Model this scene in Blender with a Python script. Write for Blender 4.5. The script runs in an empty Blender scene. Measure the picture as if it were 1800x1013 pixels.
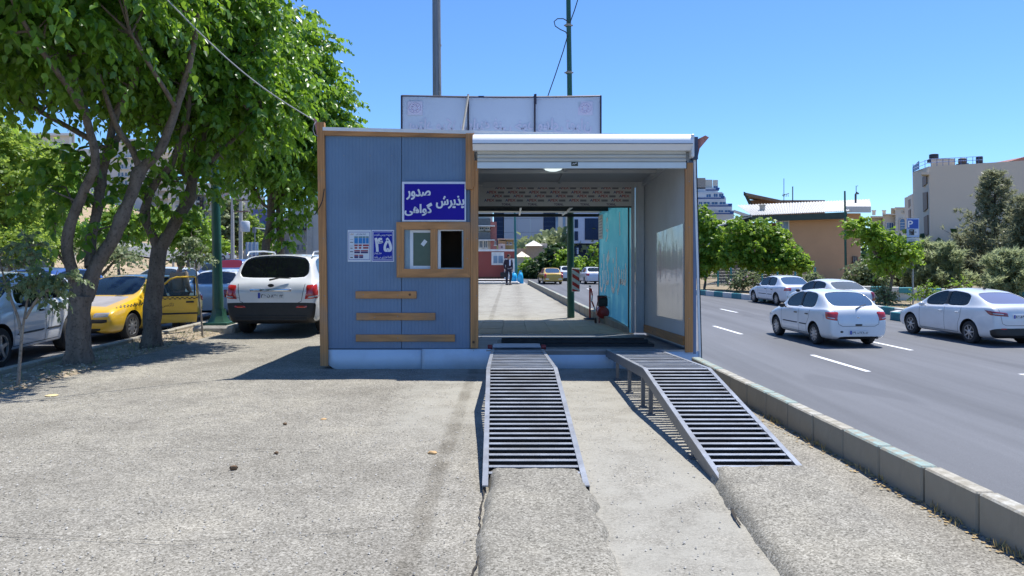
import bpy, bmesh, math, random
import numpy as np
from mathutils import Vector, Matrix, Euler, noise
from mathutils.bvhtree import BVHTree
random.seed(7); RNG = np.random.default_rng(7)
C = bpy.context.scene.collection
sc = bpy.context.scene
R = math.radians
PI = math.pi

# ---------------- camera, sky, sun, exposure ----------------
F, H, HY = 1300.0, 1.65, 451.0           # focal length in photo pixels, eye height, horizon row
cd = bpy.data.cameras.new('camera'); cam = bpy.data.objects.new('camera', cd); C.objects.link(cam)
cam.location = (0, 0, H); cam.rotation_euler = (R(90), 0, 0)
cd.sensor_width = 36; cd.lens = 26.0; cd.shift_y = -(506.5 - HY) / 1800.0
cd.clip_start = 0.05; cd.clip_end = 4000
sc.camera = cam

SUN_DIR = Vector((1.0, 0.95, 3.5)).normalized()     # towards the sun
w = bpy.data.worlds.new('World'); sc.world = w; w.use_nodes = True
nt = w.node_tree; bg = nt.nodes['Background']
sky = nt.nodes.new('ShaderNodeTexSky'); sky.sky_type = 'NISHITA'; sky.sun_disc = False
sky.sun_elevation = math.asin(SUN_DIR.z); sky.sun_rotation = math.atan2(SUN_DIR.x, SUN_DIR.y)
sky.altitude = 1200; sky.air_density = 1.15; sky.dust_density = 0.25; sky.ozone_density = 4.5
tint = nt.nodes.new('ShaderNodeMix'); tint.data_type = 'RGBA'; tint.blend_type = 'MULTIPLY'; tint.inputs[0].default_value = 1
tint.inputs[7].default_value = (.66, .92, 1.24, 1); nt.links.new(sky.outputs[0], tint.inputs[6]); nt.links.new(tint.outputs[2], bg.inputs[0]); bg.inputs[1].default_value = 0.118
sd = bpy.data.lights.new('sun', 'SUN'); sd.energy = 4.9; sd.angle = R(0.55); sd.color = (1.0, 0.965, 0.90)
so = bpy.data.objects.new('sun', sd); C.objects.link(so)
so.rotation_euler = SUN_DIR.to_track_quat('Z', 'Y').to_euler(); so.location = (10, 10, 40)
vs = sc.view_settings; vs.view_transform = 'Standard'; vs.look = 'None'; vs.gamma = 1; vs.use_curve_mapping = False
vs.exposure = 0.42
sc.cycles.max_bounces = 6; sc.cycles.transparent_max_bounces = 12

def P(px, py, d): return Vector(((px - 900) / F * d, d, H - (py - HY) / F * d))
def G(px, py, z=0.0): return P(px, py, (H - z) * F / (py - HY))
def hsh(*a): return noise.noise(Vector(a) * 1.37)

# ---------------- materials ----------------
def nodes(name):
    m = bpy.data.materials.new(name); m.use_nodes = True
    return m, m.node_tree.nodes, m.node_tree.links, m.node_tree.nodes['Principled BSDF']
def ramp(N, stops, interp='LINEAR'):
    r = N.new('ShaderNodeValToRGB'); r.color_ramp.interpolation = interp
    e = r.color_ramp.elements
    while len(e) < len(stops): e.new(0.5)
    for k, (p, c) in enumerate(stops):
        e[k].position = p; e[k].color = (c, c, c, 1) if isinstance(c, (int, float)) else (*c, 1)
    return r
def mix(N, L, a, b, fac, mode='MIX'):
    n = N.new('ShaderNodeMix'); n.data_type = 'RGBA'; n.blend_type = mode
    for first, sock, v in ((1, n.inputs[0], fac), (0, n.inputs[6], a), (0, n.inputs[7], b)):
        if hasattr(v, 'links') or hasattr(v, 'is_linked'): L.new(v, sock)
        elif isinstance(v, (tuple, list)): sock.default_value = (*v[:3], 1)
        else: sock.default_value = v if first else (v, v, v, 1)
    return n.outputs[2]
def coords(N, L, scale=(1, 1, 1), kind='Object'):
    t = N.new('ShaderNodeTexCoord'); mp = N.new('ShaderNodeMapping'); mp.inputs['Scale'].default_value = scale
    L.new(t.outputs[kind], mp.inputs[0]); return mp.outputs[0]
def noi(N, L, co, scale, det=4, rough=.55):
    n = N.new('ShaderNodeTexNoise'); n.inputs['Scale'].default_value = scale; n.inputs['Detail'].default_value = det
    n.inputs['Roughness'].default_value = rough; L.new(co, n.inputs[0]); return n.outputs[0]
def bump(N, L, h, b, strength, dist=.01):
    n = N.new('ShaderNodeBump'); n.inputs['Strength'].default_value = strength; n.inputs['Distance'].default_value = dist
    L.new(h, n.inputs['Height']); L.new(n.outputs[0], b.inputs['Normal']); return n
MATS = {}
def M(name, col=(.5, .5, .5), rough=.6, metal=0.0, var=.12, scale=4.0, bmp=0.0, bscale=60, spec=.5, coat=0.0, stretch=(1, 1, 1), dirt=0.0):
    if name in MATS: return MATS[name]
    m, N, L, b = nodes(name)
    b.inputs['Metallic'].default_value = metal; b.inputs['Roughness'].default_value = rough
    b.inputs['Specular IOR Level'].default_value = spec; b.inputs['Coat Weight'].default_value = coat
    b.inputs['Coat Roughness'].default_value = .03
    co = coords(N, L, stretch)
    lo = tuple(max(0, c * (1 - var)) for c in col); hi = tuple(c * (1 + var) for c in col)
    r = ramp(N, [(.3, lo), (.7, hi)]); L.new(noi(N, L, co, scale), r.inputs[0]); out = r.outputs[0]
    if dirt:
        d = ramp(N, [(.48, 0.0), (.72, dirt)]); L.new(noi(N, L, co, scale * .37 + .3, 6, .7), d.inputs[0])
        out = mix(N, L, out, (.16, .14, .115), d.outputs[0])
    L.new(out, b.inputs['Base Color'])
    if bmp: bump(N, L, noi(N, L, co, bscale, 3), b, bmp)
    MATS[name] = m; return m
def paint(name, col, rough=.35, flake=0.0):
    if name in MATS: return MATS[name]
    m, N, L, b = nodes(name)
    co = coords(N, L)
    r = ramp(N, [(.35, tuple(c * .94 for c in col)), (.65, tuple(min(.86, c * 1.03) for c in col))]); L.new(noi(N, L, co, 2.2, 5), r.inputs[0])
    dz = N.new('ShaderNodeSeparateXYZ'); L.new(co, dz.inputs[0])       # road dust low on the doors and bumpers
    mr = N.new('ShaderNodeMapRange'); mr.inputs[1].default_value = .75; mr.inputs[2].default_value = .2
    mr.inputs[3].default_value = 0; mr.inputs[4].default_value = .35; L.new(dz.outputs[2], mr.inputs[0])
    mu = N.new('ShaderNodeMath'); mu.operation = 'MULTIPLY'; L.new(mr.outputs[0], mu.inputs[0]); L.new(noi(N, L, co, 5, 6, .7), mu.inputs[1])
    L.new(mix(N, L, r.outputs[0], (.30, .27, .23), mu.outputs[0]), b.inputs['Base Color'])
    b.inputs['Roughness'].default_value = rough; b.inputs['Coat Weight'].default_value = .8; b.inputs['Coat Roughness'].default_value = .06
    b.inputs['Metallic'].default_value = flake
    MATS[name] = m; return m
def glass(name, tint=(.5, .58, .58), opaque=.35, base=(.012, .016, .02), rough=.03):
    if name in MATS: return MATS[name]
    m, N, L, b = nodes(name)
    b.inputs['Base Color'].default_value = (*base, 1); b.inputs['Roughness'].default_value = rough
    b.inputs['Specular IOR Level'].default_value = .9; b.inputs['Coat Weight'].default_value = .5
    tr = N.new('ShaderNodeBsdfTransparent'); tr.inputs[0].default_value = (*tint, 1)
    fr = N.new('ShaderNodeFresnel'); fr.inputs[0].default_value = 1.5
    ad = N.new('ShaderNodeMath'); ad.operation = 'ADD'; ad.use_clamp = True; ad.inputs[1].default_value = opaque; L.new(fr.outputs[0], ad.inputs[0])
    mx = N.new('ShaderNodeMixShader'); L.new(ad.outputs[0], mx.inputs[0]); L.new(tr.outputs[0], mx.inputs[1]); L.new(b.outputs[0], mx.inputs[2])
    L.new(mx.outputs[0], N['Material Output'].inputs[0]); MATS[name] = m; return m
def wood(name, col=(.50, .238, .085), axis=2):
    if name in MATS: return MATS[name]
    m, N, L, b = nodes(name)
    s = [9, 9, 9]; s[axis] = .55
    co = coords(N, L, s); n1 = noi(N, L, co, 2.4, 6, .65)
    wv = N.new('ShaderNodeTexWave'); wv.inputs['Scale'].default_value = .9; wv.inputs['Distortion'].default_value = 9; wv.inputs['Detail'].default_value = 3
    wv.bands_direction = 'X'; L.new(co, wv.inputs[0])
    r = ramp(N, [(.25, tuple(c * .62 for c in col)), (.5, col), (.8, tuple(c * 1.25 for c in col))]); L.new(n1, r.inputs[0])
    r2 = ramp(N, [(.2, .72), (.6, 1.0)]); L.new(wv.outputs[0], r2.inputs[0])
    o = mix(N, L, r.outputs[0], r2.outputs[0], .55, 'MULTIPLY')
    co2 = coords(N, L, (1, 1, 1)); vo = N.new('ShaderNodeTexVoronoi'); vo.inputs['Scale'].default_value = 3.1; L.new(co2, vo.inputs[0])
    kn = ramp(N, [(.045, 1.0), (.085, 0.0)]); L.new(vo.outputs[0], kn.inputs[0])
    o = mix(N, L, o, (.07, .028, .012), kn.outputs[0])
    g = ramp(N, [(.5, 0.0), (.72, .45)]); L.new(noi(N, L, co2, 1.7, 5), g.inputs[0])
    o = mix(N, L, o, (.22, .19, .15), g.outputs[0])
    L.new(o, b.inputs['Base Color']); b.inputs['Roughness'].default_value = .62
    bump(N, L, n1, b, .35, .004); MATS[name] = m; return m

# ---------------- mesh helpers ----------------
class MB:
    def __init__(s): s.v = []; s.f = []; s.m = []; s.fn = None
    def add(s, vs, fs, mi=0):
        n = len(s.v); s.v += [Vector(x) for x in vs]
        for f in fs: s.f.append([i + n for i in f]); s.m.append(mi)
        return s
    def box(s, x0, x1, y0, y1, z0, z1, mi=0, bev=0.0, rot=None, at=None):
        if bev and min(abs(x1 - x0), abs(y1 - y0), abs(z1 - z0)) > 2.2 * bev:
            vs = []; 
            for sx in (0, 1):
                for sy in (0, 1):
                    for sz in (0, 1):
                        c = (x1 if sx else x0, y1 if sy else y0, z1 if sz else z0)
                        d = (-bev if sx else bev, -bev if sy else bev, -bev if sz else bev)
                        for k in range(3):
                            vs.append([c[a] + (0 if a == k else d[a]) for a in range(3)])
            idx = lambda sx, sy, sz, k: ((sx * 2 + sy) * 2 + sz) * 3 + k
            fs = []
            for k in range(3):
                a, b2 = [(1, 2), (0, 2), (0, 1)][k]
                for e in (0, 1):
                    q = []
                    for (p, r) in ((0, 0), (1, 0), (1, 1), (0, 1)):
                        t = [0, 0, 0]; t[k] = e; t[a] = p; t[b2] = r; q.append(idx(*t, k))
                    if (e == 1) == (k == 1): q = q[::-1]
                    fs.append(q)
                for p in (0, 1):
                    for r in (0, 1):
                        t0 = [0, 0, 0]; t0[a] = p; t0[b2] = r; t1 = list(t0); t1[k] = 1
                        q = [idx(*t0, a), idx(*t0, b2), idx(*t1, b2), idx(*t1, a)]
                        fs.append(q)
            for sx in (0, 1):
                for sy in (0, 1):
                    for sz in (0, 1): fs.append([idx(sx, sy, sz, k) for k in range(3)])
        else:
            vs = [(x, y, z) for x in (x0, x1) for y in (y0, y1) for z in (z0, z1)]
            fs = [(0, 1, 3, 2), (4, 6, 7, 5), (0, 4, 5, 1), (2, 3, 7, 6), (0, 2, 6, 4), (1, 5, 7, 3)]
        if rot is not None or at is not None:
            mt = Euler(rot or (0, 0, 0)).to_matrix().to_4x4(); mt.translation = Vector(at or (0, 0, 0)); vs = [mt @ Vector(q) for q in vs]
        return s.add(vs, fs, mi)
    def tube(s, pts, r, n=8, mi=0, cap=True):
        pts = [Vector(p) for p in pts]; rs = r if isinstance(r, (list, tuple)) else [r] * len(pts)
        up = Vector((0, 0, 1)); vs = []; prev = None
        for i, p in enumerate(pts):
            t = (pts[min(i + 1, len(pts) - 1)] - pts[max(i - 1, 0)]).normalized()
            if prev is None: a = t.cross(up if abs(t.z) < .9 else Vector((1, 0, 0))).normalized()
            else: a = (prev - t * prev.dot(t)).normalized()
            prev = a; b = t.cross(a)
            for k in range(n): vs.append(p + (a * math.cos(2 * PI * k / n) + b * math.sin(2 * PI * k / n)) * rs[i])
        fs = [(i * n + k, i * n + (k + 1) % n, (i + 1) * n + (k + 1) % n, (i + 1) * n + k) for i in range(len(pts) - 1) for k in range(n)]
        if cap: fs += [list(range(n))[::-1], [(len(pts) - 1) * n + k for k in range(n)]]
        return s.add(vs, fs, mi)
    def prism(s, poly, y0, y1, mi=0, plane='xz'):
        n = len(poly); mk = {'xz': lambda a, b, t: (a, t, b), 'xy': lambda a, b, t: (a, b, t), 'yz': lambda a, b, t: (t, a, b)}[plane]
        vs = [mk(a, b, y0) for a, b in poly] + [mk(a, b, y1) for a, b in poly]
        fs = [list(range(n)), [n + k for k in range(n)][::-1]] + [(k, n + k, n + (k + 1) % n, (k + 1) % n) for k in range(n)]
        return s.add(vs, fs, mi)
    def lathe(s, prof, n=16, c=(0, 0, 0), axis='z', mi=0):
        vs = []; c = Vector(c)
        for r, h in prof:
            for k in range(n):
                a = 2 * PI * k / n; x, y = r * math.cos(a), r * math.sin(a)
                vs.append(c + Vector({'z': (x, y, h), 'y': (x, h, y), 'x': (h, x, y)}[axis]))
        fs = [(i * n + k, i * n + (k + 1) % n, (i + 1) * n + (k + 1) % n, (i + 1) * n + k) for i in range(len(prof) - 1) for k in range(n)]
        return s.add(vs, fs, mi)
    def ball(s, c, r, n=10, mi=0):
        r = r if isinstance(r, (tuple, list)) else (r, r, r); c = Vector(c); m = max(4, n // 2)
        vs = [c + Vector((r[0] * math.sin(PI * i / m) * math.cos(2 * PI * k / n), r[1] * math.sin(PI * i / m) * math.sin(2 * PI * k / n), r[2] * math.cos(PI * i / m))) for i in range(m + 1) for k in range(n)]
        fs = [(i * n + k, (i + 1) * n + k, (i + 1) * n + (k + 1) % n, i * n + (k + 1) % n) for i in range(m) for k in range(n)]
        return s.add(vs, fs, mi)
    def build(s, name, mats, parent=None, smooth=False, world=False, fix=True):
        me = bpy.data.meshes.new(name)
        vs = s.v
        if s.fn: vs = [s.fn(q) for q in vs]
        me.from_pydata([tuple(q) for q in vs], [], s.f)
        mats = mats if isinstance(mats, (list, tuple)) else [mats]
        for m in mats: me.materials.append(m)
        if len(mats) > 1: me.polygons.foreach_set('material_index', s.m)
        if fix and len(s.f) < 60000:
            bm = bmesh.new(); bm.from_mesh(me); bmesh.ops.recalc_face_normals(bm, faces=bm.faces); bm.to_mesh(me); bm.free()
        if smooth: smooth_mesh(me, smooth if isinstance(smooth, (int, float)) and smooth is not True else 40)
        return link(name, me, parent, world)
def smooth_mesh(me, ang=40):
    me.polygons.foreach_set('use_smooth', [True] * len(me.polygons)); me.update()
    me.set_sharp_from_angle(angle=R(ang))
def link(name, me, parent=None, world=False):
    o = bpy.data.objects.new(name, me); C.objects.link(o)
    if parent is not None:
        o.parent = parent
        if world: o.location = -(parent.location + (parent.parent.location if parent.parent else Vector()))
    return o
def tag(o, label=None, cat=None, group=None, kind=None):
    for k, v in (('label', label), ('category', cat), ('group', group), ('kind', kind)):
        if v: o[k] = v
    return o
def thing(name, loc, label, cat, group=None, rz=0.0):
    o = bpy.data.objects.new(name, None); C.objects.link(o); o.location = loc; o.rotation_euler = (0, 0, rz)
    o.empty_display_size = .2
    return tag(o, label, cat, group)
def copy_tree(o, parent=None):
    c = o.copy(); C.objects.link(c)
    if parent is not None: c.parent = parent
    for ch in list(o.children): copy_tree(ch, c)
    return c
def lib_box(name): pass

# ---------------- lettering ----------------
AR = {'ا': (0xFE8D, 0xFE8E, 0, 0), 'آ': (0xFE81, 0xFE82, 0, 0), 'ب': (0xFE8F, 0xFE90, 0xFE91, 0xFE92), 'پ': (0xFB56, 0xFB57, 0xFB58, 0xFB59),
      'ت': (0xFE95, 0xFE96, 0xFE97, 0xFE98), 'د': (0xFEA9, 0xFEAA, 0, 0), 'ذ': (0xFEAB, 0xFEAC, 0, 0), 'ر': (0xFEAD, 0xFEAE, 0, 0),
      'ز': (0xFEAF, 0xFEB0, 0, 0), 'س': (0xFEB1, 0xFEB2, 0xFEB3, 0xFEB4), 'ش': (0xFEB5, 0xFEB6, 0xFEB7, 0xFEB8), 'ص': (0xFEB9, 0xFEBA, 0xFEBB, 0xFEBC),
      'ط': (0xFEC1, 0xFEC2, 0xFEC3, 0xFEC4), 'ع': (0xFEC9, 0xFECA, 0xFECB, 0xFECC), 'ف': (0xFED1, 0xFED2, 0xFED3, 0xFED4), 'ک': (0xFB8E, 0xFB8F, 0xFB90, 0xFB91),
      'گ': (0xFB92, 0xFB93, 0xFB94, 0xFB95), 'ل': (0xFEDD, 0xFEDE, 0xFEDF, 0xFEE0), 'م': (0xFEE1, 0xFEE2, 0xFEE3, 0xFEE4), 'ن': (0xFEE5, 0xFEE6, 0xFEE7, 0xFEE8),
      'ه': (0xFEE9, 0xFEEA, 0xFEEB, 0xFEEC), 'و': (0xFEED, 0xFEEE, 0, 0), 'ی': (0xFBFC, 0xFBFD, 0xFBFE, 0xFBFF), 'ق': (0xFED5, 0xFED6, 0xFED7, 0xFED8),
      'خ': (0xFEA5, 0xFEA6, 0xFEA7, 0xFEA8), 'ج': (0xFE9D, 0xFE9E, 0xFE9F, 0xFEA0), 'ح': (0xFEA1, 0xFEA2, 0xFEA3, 0xFEA4)}
def shape(s):
    out = []
    for i, ch in enumerate(s):
        if ch not in AR: out.append(ch); continue
        iso, fin, ini, med = AR[ch]
        pj = i > 0 and s[i - 1] in AR and AR[s[i - 1]][2]
        nj = i < len(s) - 1 and s[i + 1] in AR and ini
        out.append(chr(med if pj and nj else fin if pj else ini if nj else iso))
    return ''.join(reversed(out))
def text_mesh(s, bold=0.0, rtl=True, res=3):
    bold = min(bold, .018)
    cu = bpy.data.curves.new('lettering', 'FONT'); cu.body = shape(s) if rtl else s; cu.size = 1; cu.resolution_u = res; cu.offset = bold
    o = bpy.data.objects.new('lettering', cu); C.objects.link(o)
    dg = bpy.context.evaluated_depsgraph_get(); me = bpy.data.meshes.new_from_object(o.evaluated_get(dg))
    bpy.data.objects.remove(o); return me
def text(name, s, o3, u, v, wid, hei, mat, parent=None, bold=0.0, rtl=True, mirror=False, world=False, off=.002):
    """lay the lettering in the rectangle that starts at o3 and spans unit vectors u (width) and v (height)"""
    me = text_mesh(s, bold, rtl); co = [q.co.copy() for q in me.vertices]
    if not co: return None
    x0 = min(c.x for c in co); x1 = max(c.x for c in co); y0 = min(c.y for c in co); y1 = max(c.y for c in co)
    o3 = Vector(o3); u = Vector(u).normalized(); v = Vector(v).normalized(); n = u.cross(v)
    for q in me.vertices:
        a = (q.co.x - x0) / (x1 - x0); b = (q.co.y - y0) / (y1 - y0)
        if mirror: a = 1 - a
        q.co = o3 + u * a * wid + v * b * hei + n * off
    me.materials.clear(); me.materials.append(mat); me.name = name
    return link(name, me, parent, world)
# =============== THE GROUND ===============
def kx(y): return 2.98 - .046 * y            # inner edge of the near kerb
def grid_sheet(name, x0, x1, ys, nx, zf, mat, kind='structure'):
    vs = []; ys = list(ys)
    for y in ys:
        a = x0(y) if callable(x0) else x0; b = x1(y) if callable(x1) else x1
        for i in range(nx + 1):
            x = a + (b - a) * i / nx; vs.append((x, y, zf(x, y)))
    fs = [(j * (nx + 1) + i, j * (nx + 1) + i + 1, (j + 1) * (nx + 1) + i + 1, (j + 1) * (nx + 1) + i) for j in range(len(ys) - 1) for i in range(nx)]
    me = bpy.data.meshes.new(name); me.from_pydata(vs, [], fs); me.materials.append(mat)
    me.polygons.foreach_set('use_smooth', [True] * len(fs))
    o = link(name, me); o['kind'] = kind; return o

def aggregate_mat(name, tint=(1, 1, 1), strip=True):
    m, N, L, b = nodes(name); co = coords(N, L)
    vo = N.new('ShaderNodeTexVoronoi'); vo.inputs['Scale'].default_value = 105; L.new(co, vo.inputs[0])
    cr = ramp(N, [(0, (.12, .112, .092)), (.22, (.215, .202, .172)), (.65, (.285, .268, .23)), (1, (.42, .40, .35))])
    sp = N.new('ShaderNodeSeparateColor'); L.new(vo.outputs['Color'], sp.inputs[0]); L.new(sp.outputs[0], cr.inputs[0])
    vo2 = N.new('ShaderNodeTexVoronoi'); vo2.inputs['Scale'].default_value = 46; L.new(co, vo2.inputs[0])
    dk = ramp(N, [(.0, .50), (.14, .62), (.26, 1.0)]); L.new(vo2.outputs[0], dk.inputs[0])
    gate = ramp(N, [(.44, 0.0), (.66, 1.0)]); L.new(noi(N, L, co, 3.5, 7, .7), gate.inputs[0])
    o = mix(N, L, cr.outputs[0], mix(N, L, cr.outputs[0], dk.outputs[0], 1.0, 'MULTIPLY'), gate.outputs[0])
    big = ramp(N, [(.30, (.76, .745, .72)), (.5, (.99, .98, .96)), (.68, (1.18, 1.16, 1.11))]); L.new(noi(N, L, co, .8, 8, .62), big.inputs[0])
    o = mix(N, L, o, big.outputs[0], 1.0, 'MULTIPLY')
    med = ramp(N, [(.35, .86), (.65, 1.08)]); L.new(noi(N, L, co, 5, 6, .7), med.inputs[0]); o = mix(N, L, o, med.outputs[0], 1.0, 'MULTIPLY')
    # smooth worn cement between the ramps and in patches
    sx = N.new('ShaderNodeSeparateXYZ'); L.new(co, sx.inputs[0])
    n2 = noi(N, L, co, 1.7, 7, .65)
    def band(c, wd, soft, amp):
        a = N.new('ShaderNodeMath'); a.operation = 'SUBTRACT'; L.new(sx.outputs[0], a.inputs[0]); a.inputs[1].default_value = c
        a2 = N.new('ShaderNodeMath'); a2.operation = 'MULTIPLY_ADD'; L.new(n2, a2.inputs[0]); a2.inputs[1].default_value = amp; a2.inputs[2].default_value = -amp / 2
        a3 = N.new('ShaderNodeMath'); a3.operation = 'ADD'; L.new(a.outputs[0], a3.inputs[0]); L.new(a2.outputs[0], a3.inputs[1])
        ab = N.new('ShaderNodeMath'); ab.operation = 'ABSOLUTE'; L.new(a3.outputs[0], ab.inputs[0])
        mr = N.new('ShaderNodeMapRange'); mr.interpolation_type = 'SMOOTHSTEP'; mr.inputs[1].default_value = wd + soft; mr.inputs[2].default_value = wd; L.new(ab.outputs[0], mr.inputs[0]); return mr.outputs[0]
    if strip:
        sm = mix(N, L, (.31, .295, .25), (.39, .375, .325), noi(N, L, co, 3.3, 8, .7))
        pit = ramp(N, [(.60, 1.0), (.72, .55)]); L.new(noi(N, L, co, 38, 3, .6), pit.inputs[0]); sm = mix(N, L, sm, pit.outputs[0], .8, 'MULTIPLY')
        gp = ramp(N, [(.42, .22), (.62, .75)]); L.new(noi(N, L, co, 2.6, 6, .65), gp.inputs[0]); gr = mix(N, L, sm, o, gp.outputs[0])
        o = mix(N, L, o, gr, band(1.0, .38, .35, .55))
        yr = N.new('ShaderNodeMapRange'); yr.inputs[1].default_value = 6.2; yr.inputs[2].default_value = 7.6; L.new(sx.outputs[1], yr.inputs[0])
        pm = N.new('ShaderNodeMath'); pm.operation = 'MULTIPLY'; L.new(yr.outputs[0], pm.inputs[0]); L.new(band(-.55, .42, .5, .9), pm.inputs[1])
        o = mix(N, L, o, gr, pm.outputs[0])
        st = N.new('ShaderNodeMath'); st.operation = 'MULTIPLY'; L.new(band(-.56, .035, .06, .05), st.inputs[0])
        L.new(ramp_out(N, L, noi(N, L, co, 2.1, 4), .3, .65), st.inputs[1])
        o = mix(N, L, o, mix(N, L, o, (.62, .60, .57), .9, 'MULTIPLY'), st.outputs[0])
    ol = ramp(N, [(.67, 0.0), (.74, .45)]); L.new(noi(N, L, co, 1.15, 5, .6), ol.inputs[0]); o = mix(N, L, o, (.11, .10, .085), ol.outputs[0])
    o = mix(N, L, o, tint, 1.0, 'MULTIPLY')
    L.new(o, b.inputs['Base Color']); b.inputs['Roughness'].default_value = .88; b.inputs['Specular IOR Level'].default_value = .25
    hs = N.new('ShaderNodeMath'); hs.operation = 'MULTIPLY_ADD'; L.new(vo.outputs[0], hs.inputs[0]); hs.inputs[1].default_value = -.6; L.new(noi(N, L, co, 22, 4), hs.inputs[2])
    bump(N, L, hs.outputs[0], b, .6, .006); return m
def ramp_out(N, L, s, a, b2):
    r = ramp(N, [(a, 0.0), (b2, 1.0)]); L.new(s, r.inputs[0]); return r.outputs[0]
lot_mat = aggregate_mat('worn_aggregate')
ys = [-4 + .5 * i for i in range(12)] + [2 + .09 * i for i in range(112)] + [12.2 + 1.0 * i for i in range(34)]
grid_sheet('parking_lot', lambda y: -6.05 - .025 * y, lambda y: kx(y) + .02, ys, 90,
           lambda x, y: .010 * hsh(x * .9, y * .9, 0) + .0045 * hsh(x * 5, y * 5, 3), lot_mat)
# dirt strip under the street trees
dirt = M('dry_dirt', (.30, .245, .175), .95, 0, .35, 2.2, .6, 40, .1, 0, (1, 1, 1))
grid_sheet('tree_strip', lambda y: -6.62 - .04 * y, lambda y: -5.8 - .025 * y + .05 * hsh(y * 1.3, 5, 1), [-4 + .2 * i for i in range(240)], 10,
           lambda x, y: .030 + .05 * hsh(x * 2, y * 2, 7) * (1 if -6.5 - .04 * y < x < -5.9 - .025 * y else .2) - (.05 if x > -5.84 - .025 * y else 0), dirt)
asphalt = M('road_asphalt', (.118, .122, .135), .78, 0, .10, .35, .35, 220, .4)
def asphalt_mat(name, c):
    m, N, L, b = nodes(name); co = coords(N, L)
    fine = ramp(N, [(.3, tuple(x * .8 for x in c)), (.7, tuple(x * 1.22 for x in c))]); L.new(noi(N, L, co, 130, 2), fine.inputs[0])
    lg = ramp(N, [(.35, .88), (.65, 1.1)]); L.new(noi(N, L, coords(N, L, (1, .12, 1)), .9, 6, .6), lg.inputs[0])
    vo = N.new('ShaderNodeTexVoronoi'); vo.inputs['Scale'].default_value = 14; L.new(co, vo.inputs[0])
    fl = ramp(N, [(.035, 1.0), (.05, 0.0)]); L.new(vo.outputs[0], fl.inputs[0])
    o = mix(N, L, fine.outputs[0], lg.outputs[0], 1.0, 'MULTIPLY'); o = mix(N, L, o, (.34, .34, .34), fl.outputs[0])
    wt_ = ramp(N, [(.38, .84), (.5, 1.0), (.62, 1.12)]); L.new(noi(N, L, coords(N, L, (1.1, .02, 1)), 1.1, 3, .6), wt_.inputs[0]); o = mix(N, L, o, wt_.outputs[0], 1.0, 'MULTIPLY')
    rp = ramp(N, [(.66, 0.0), (.675, .35)]); L.new(noi(N, L, coords(N, L, (1, .3, 1)), .35, 2), rp.inputs[0]); o = mix(N, L, o, (.075, .077, .085), rp.outputs[0])
    L.new(o, b.inputs['Base Color']); b.inputs['Roughness'].default_value = .72; b.inputs['Specular IOR Level'].default_value = .4
    bump(N, L, noi(N, L, co, 110, 2), b, .4, .004); return m
asphalt = asphalt_mat('road_asphalt_blue', (.120, .123, .132))
RK = [(-20, 16.5), (10, 15.2), (20, 14.75), (25, 14.5), (28, 14.3), (28.8, 15.6), (38.6, 15.2), (39.6, 13.4), (40.5, 13.05), (45.9, 11.7), (52, 11.2), (300, 0.3)]
def rkx(y): return float(np.interp(y, [a for a, b in RK], [b for a, b in RK]))
def ex(y): t = min(1, max(0, (y - 20) / 16)); return -17.5 - 7.5 * t * t * (3 - 2 * t)
road = grid_sheet('road', lambda y: kx(y) + .15, lambda y: rkx(y) + .3, [-10 + 3 * i for i in range(70)], 8, lambda x, y: -.75, asphalt)
side_road = grid_sheet('side_road', lambda y: ex(y) - .1, lambda y: -6.78 - .04 * y, [-10 + 3 * i for i in range(60)], 6, lambda x, y: -.2, asphalt_mat('side_asphalt', (.15, .15, .155)))
# broad terrain to the horizon
earth = M('far_earth', (.24, .20, .14), .95, 0, .3, .05, 0, 60, .1)
mb = MB(); mb.add([(-2500, -300, -1.0), (2500, -300, -1.0), (2500, 3000, -1.0), (-2500, 3000, -1.0)], [(0, 1, 2, 3)])
terrain = mb.build('terrain', earth); terrain['kind'] = 'structure'
def hill_z(x, y):
    t = max(0.0, ex(y) - x); return -.16 + .0225 * min(t, 60) ** 1.55 + .12 * hsh(x * .2, y * .2, 2) * min(1, t / 3)
hill_mat = M('hill_soil', (.36, .28, .185), .95, 0, .35, .7, .5, 9, .1)
grid_sheet('hillside', -130, ex, [-10 + 3 * i for i in range(70)], 40, hill_z, hill_mat)
far_lot = grid_sheet('far_pavement', lambda y: -6.6 - .04 * y, lambda y: kx(y), [44 + 4 * i for i in range(20)], 6, lambda x, y: -.02, M('pale_pavement', (.40, .39, .37), .9, 0, .12, 1.5, .3, 30))
verge_mat = M('verge_soil', (.27, .22, .15), .95, 0, .35, 1.4, .6, 30, .1)
grid_sheet('verge', lambda y: rkx(y) + .12, 90, [5 + 3 * i for i in range(50)], 20, lambda x, y: -.60 + .03 * hsh(x * .8, y * .8, 4), verge_mat)
# upper road on the hillside
grid_sheet('upper_road', -58, -30, [82 + 3 * i for i in range(8)], 14, lambda x, y: hill_z(x, 90) + .16, asphalt_mat('upper_asphalt', (.17, .17, .17)))

# lane markings
white_line = M('road_paint', (.74, .75, .76), .7, 0, .12, 9, .2, 80)
def dash(x0, y0, x1, y1, wd=.13):
    mb = MB(); mb.add([(x0 - wd / 2, y0, -.746), (x0 + wd / 2, y0, -.746), (x1 + wd / 2, y1, -.746), (x1 - wd / 2, y1, -.746)], [(0, 1, 2, 3)])
    o = mb.build('lane_dash', white_line, road); return o
for a, b2 in ((8.2, 10.9), (15.4, 18.0), (22.8, 25.5), (30.2, 32.8), (37.5, 40.2), (45, 47.7), (52.5, 55.2)):
    dash(8.13 - .046 * a, a, 8.13 - .046 * b2, b2)
for a, b2 in ((6.6, 9.1), (12.6, 15.1), (18.9, 21.3), (25.2, 27.4), (31.6, 33.8), (38, 40.2), (44.5, 46.7), (51, 53.2)):
    dash(11.08 - .046 * a, a, 11.08 - .046 * b2, b2)

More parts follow.
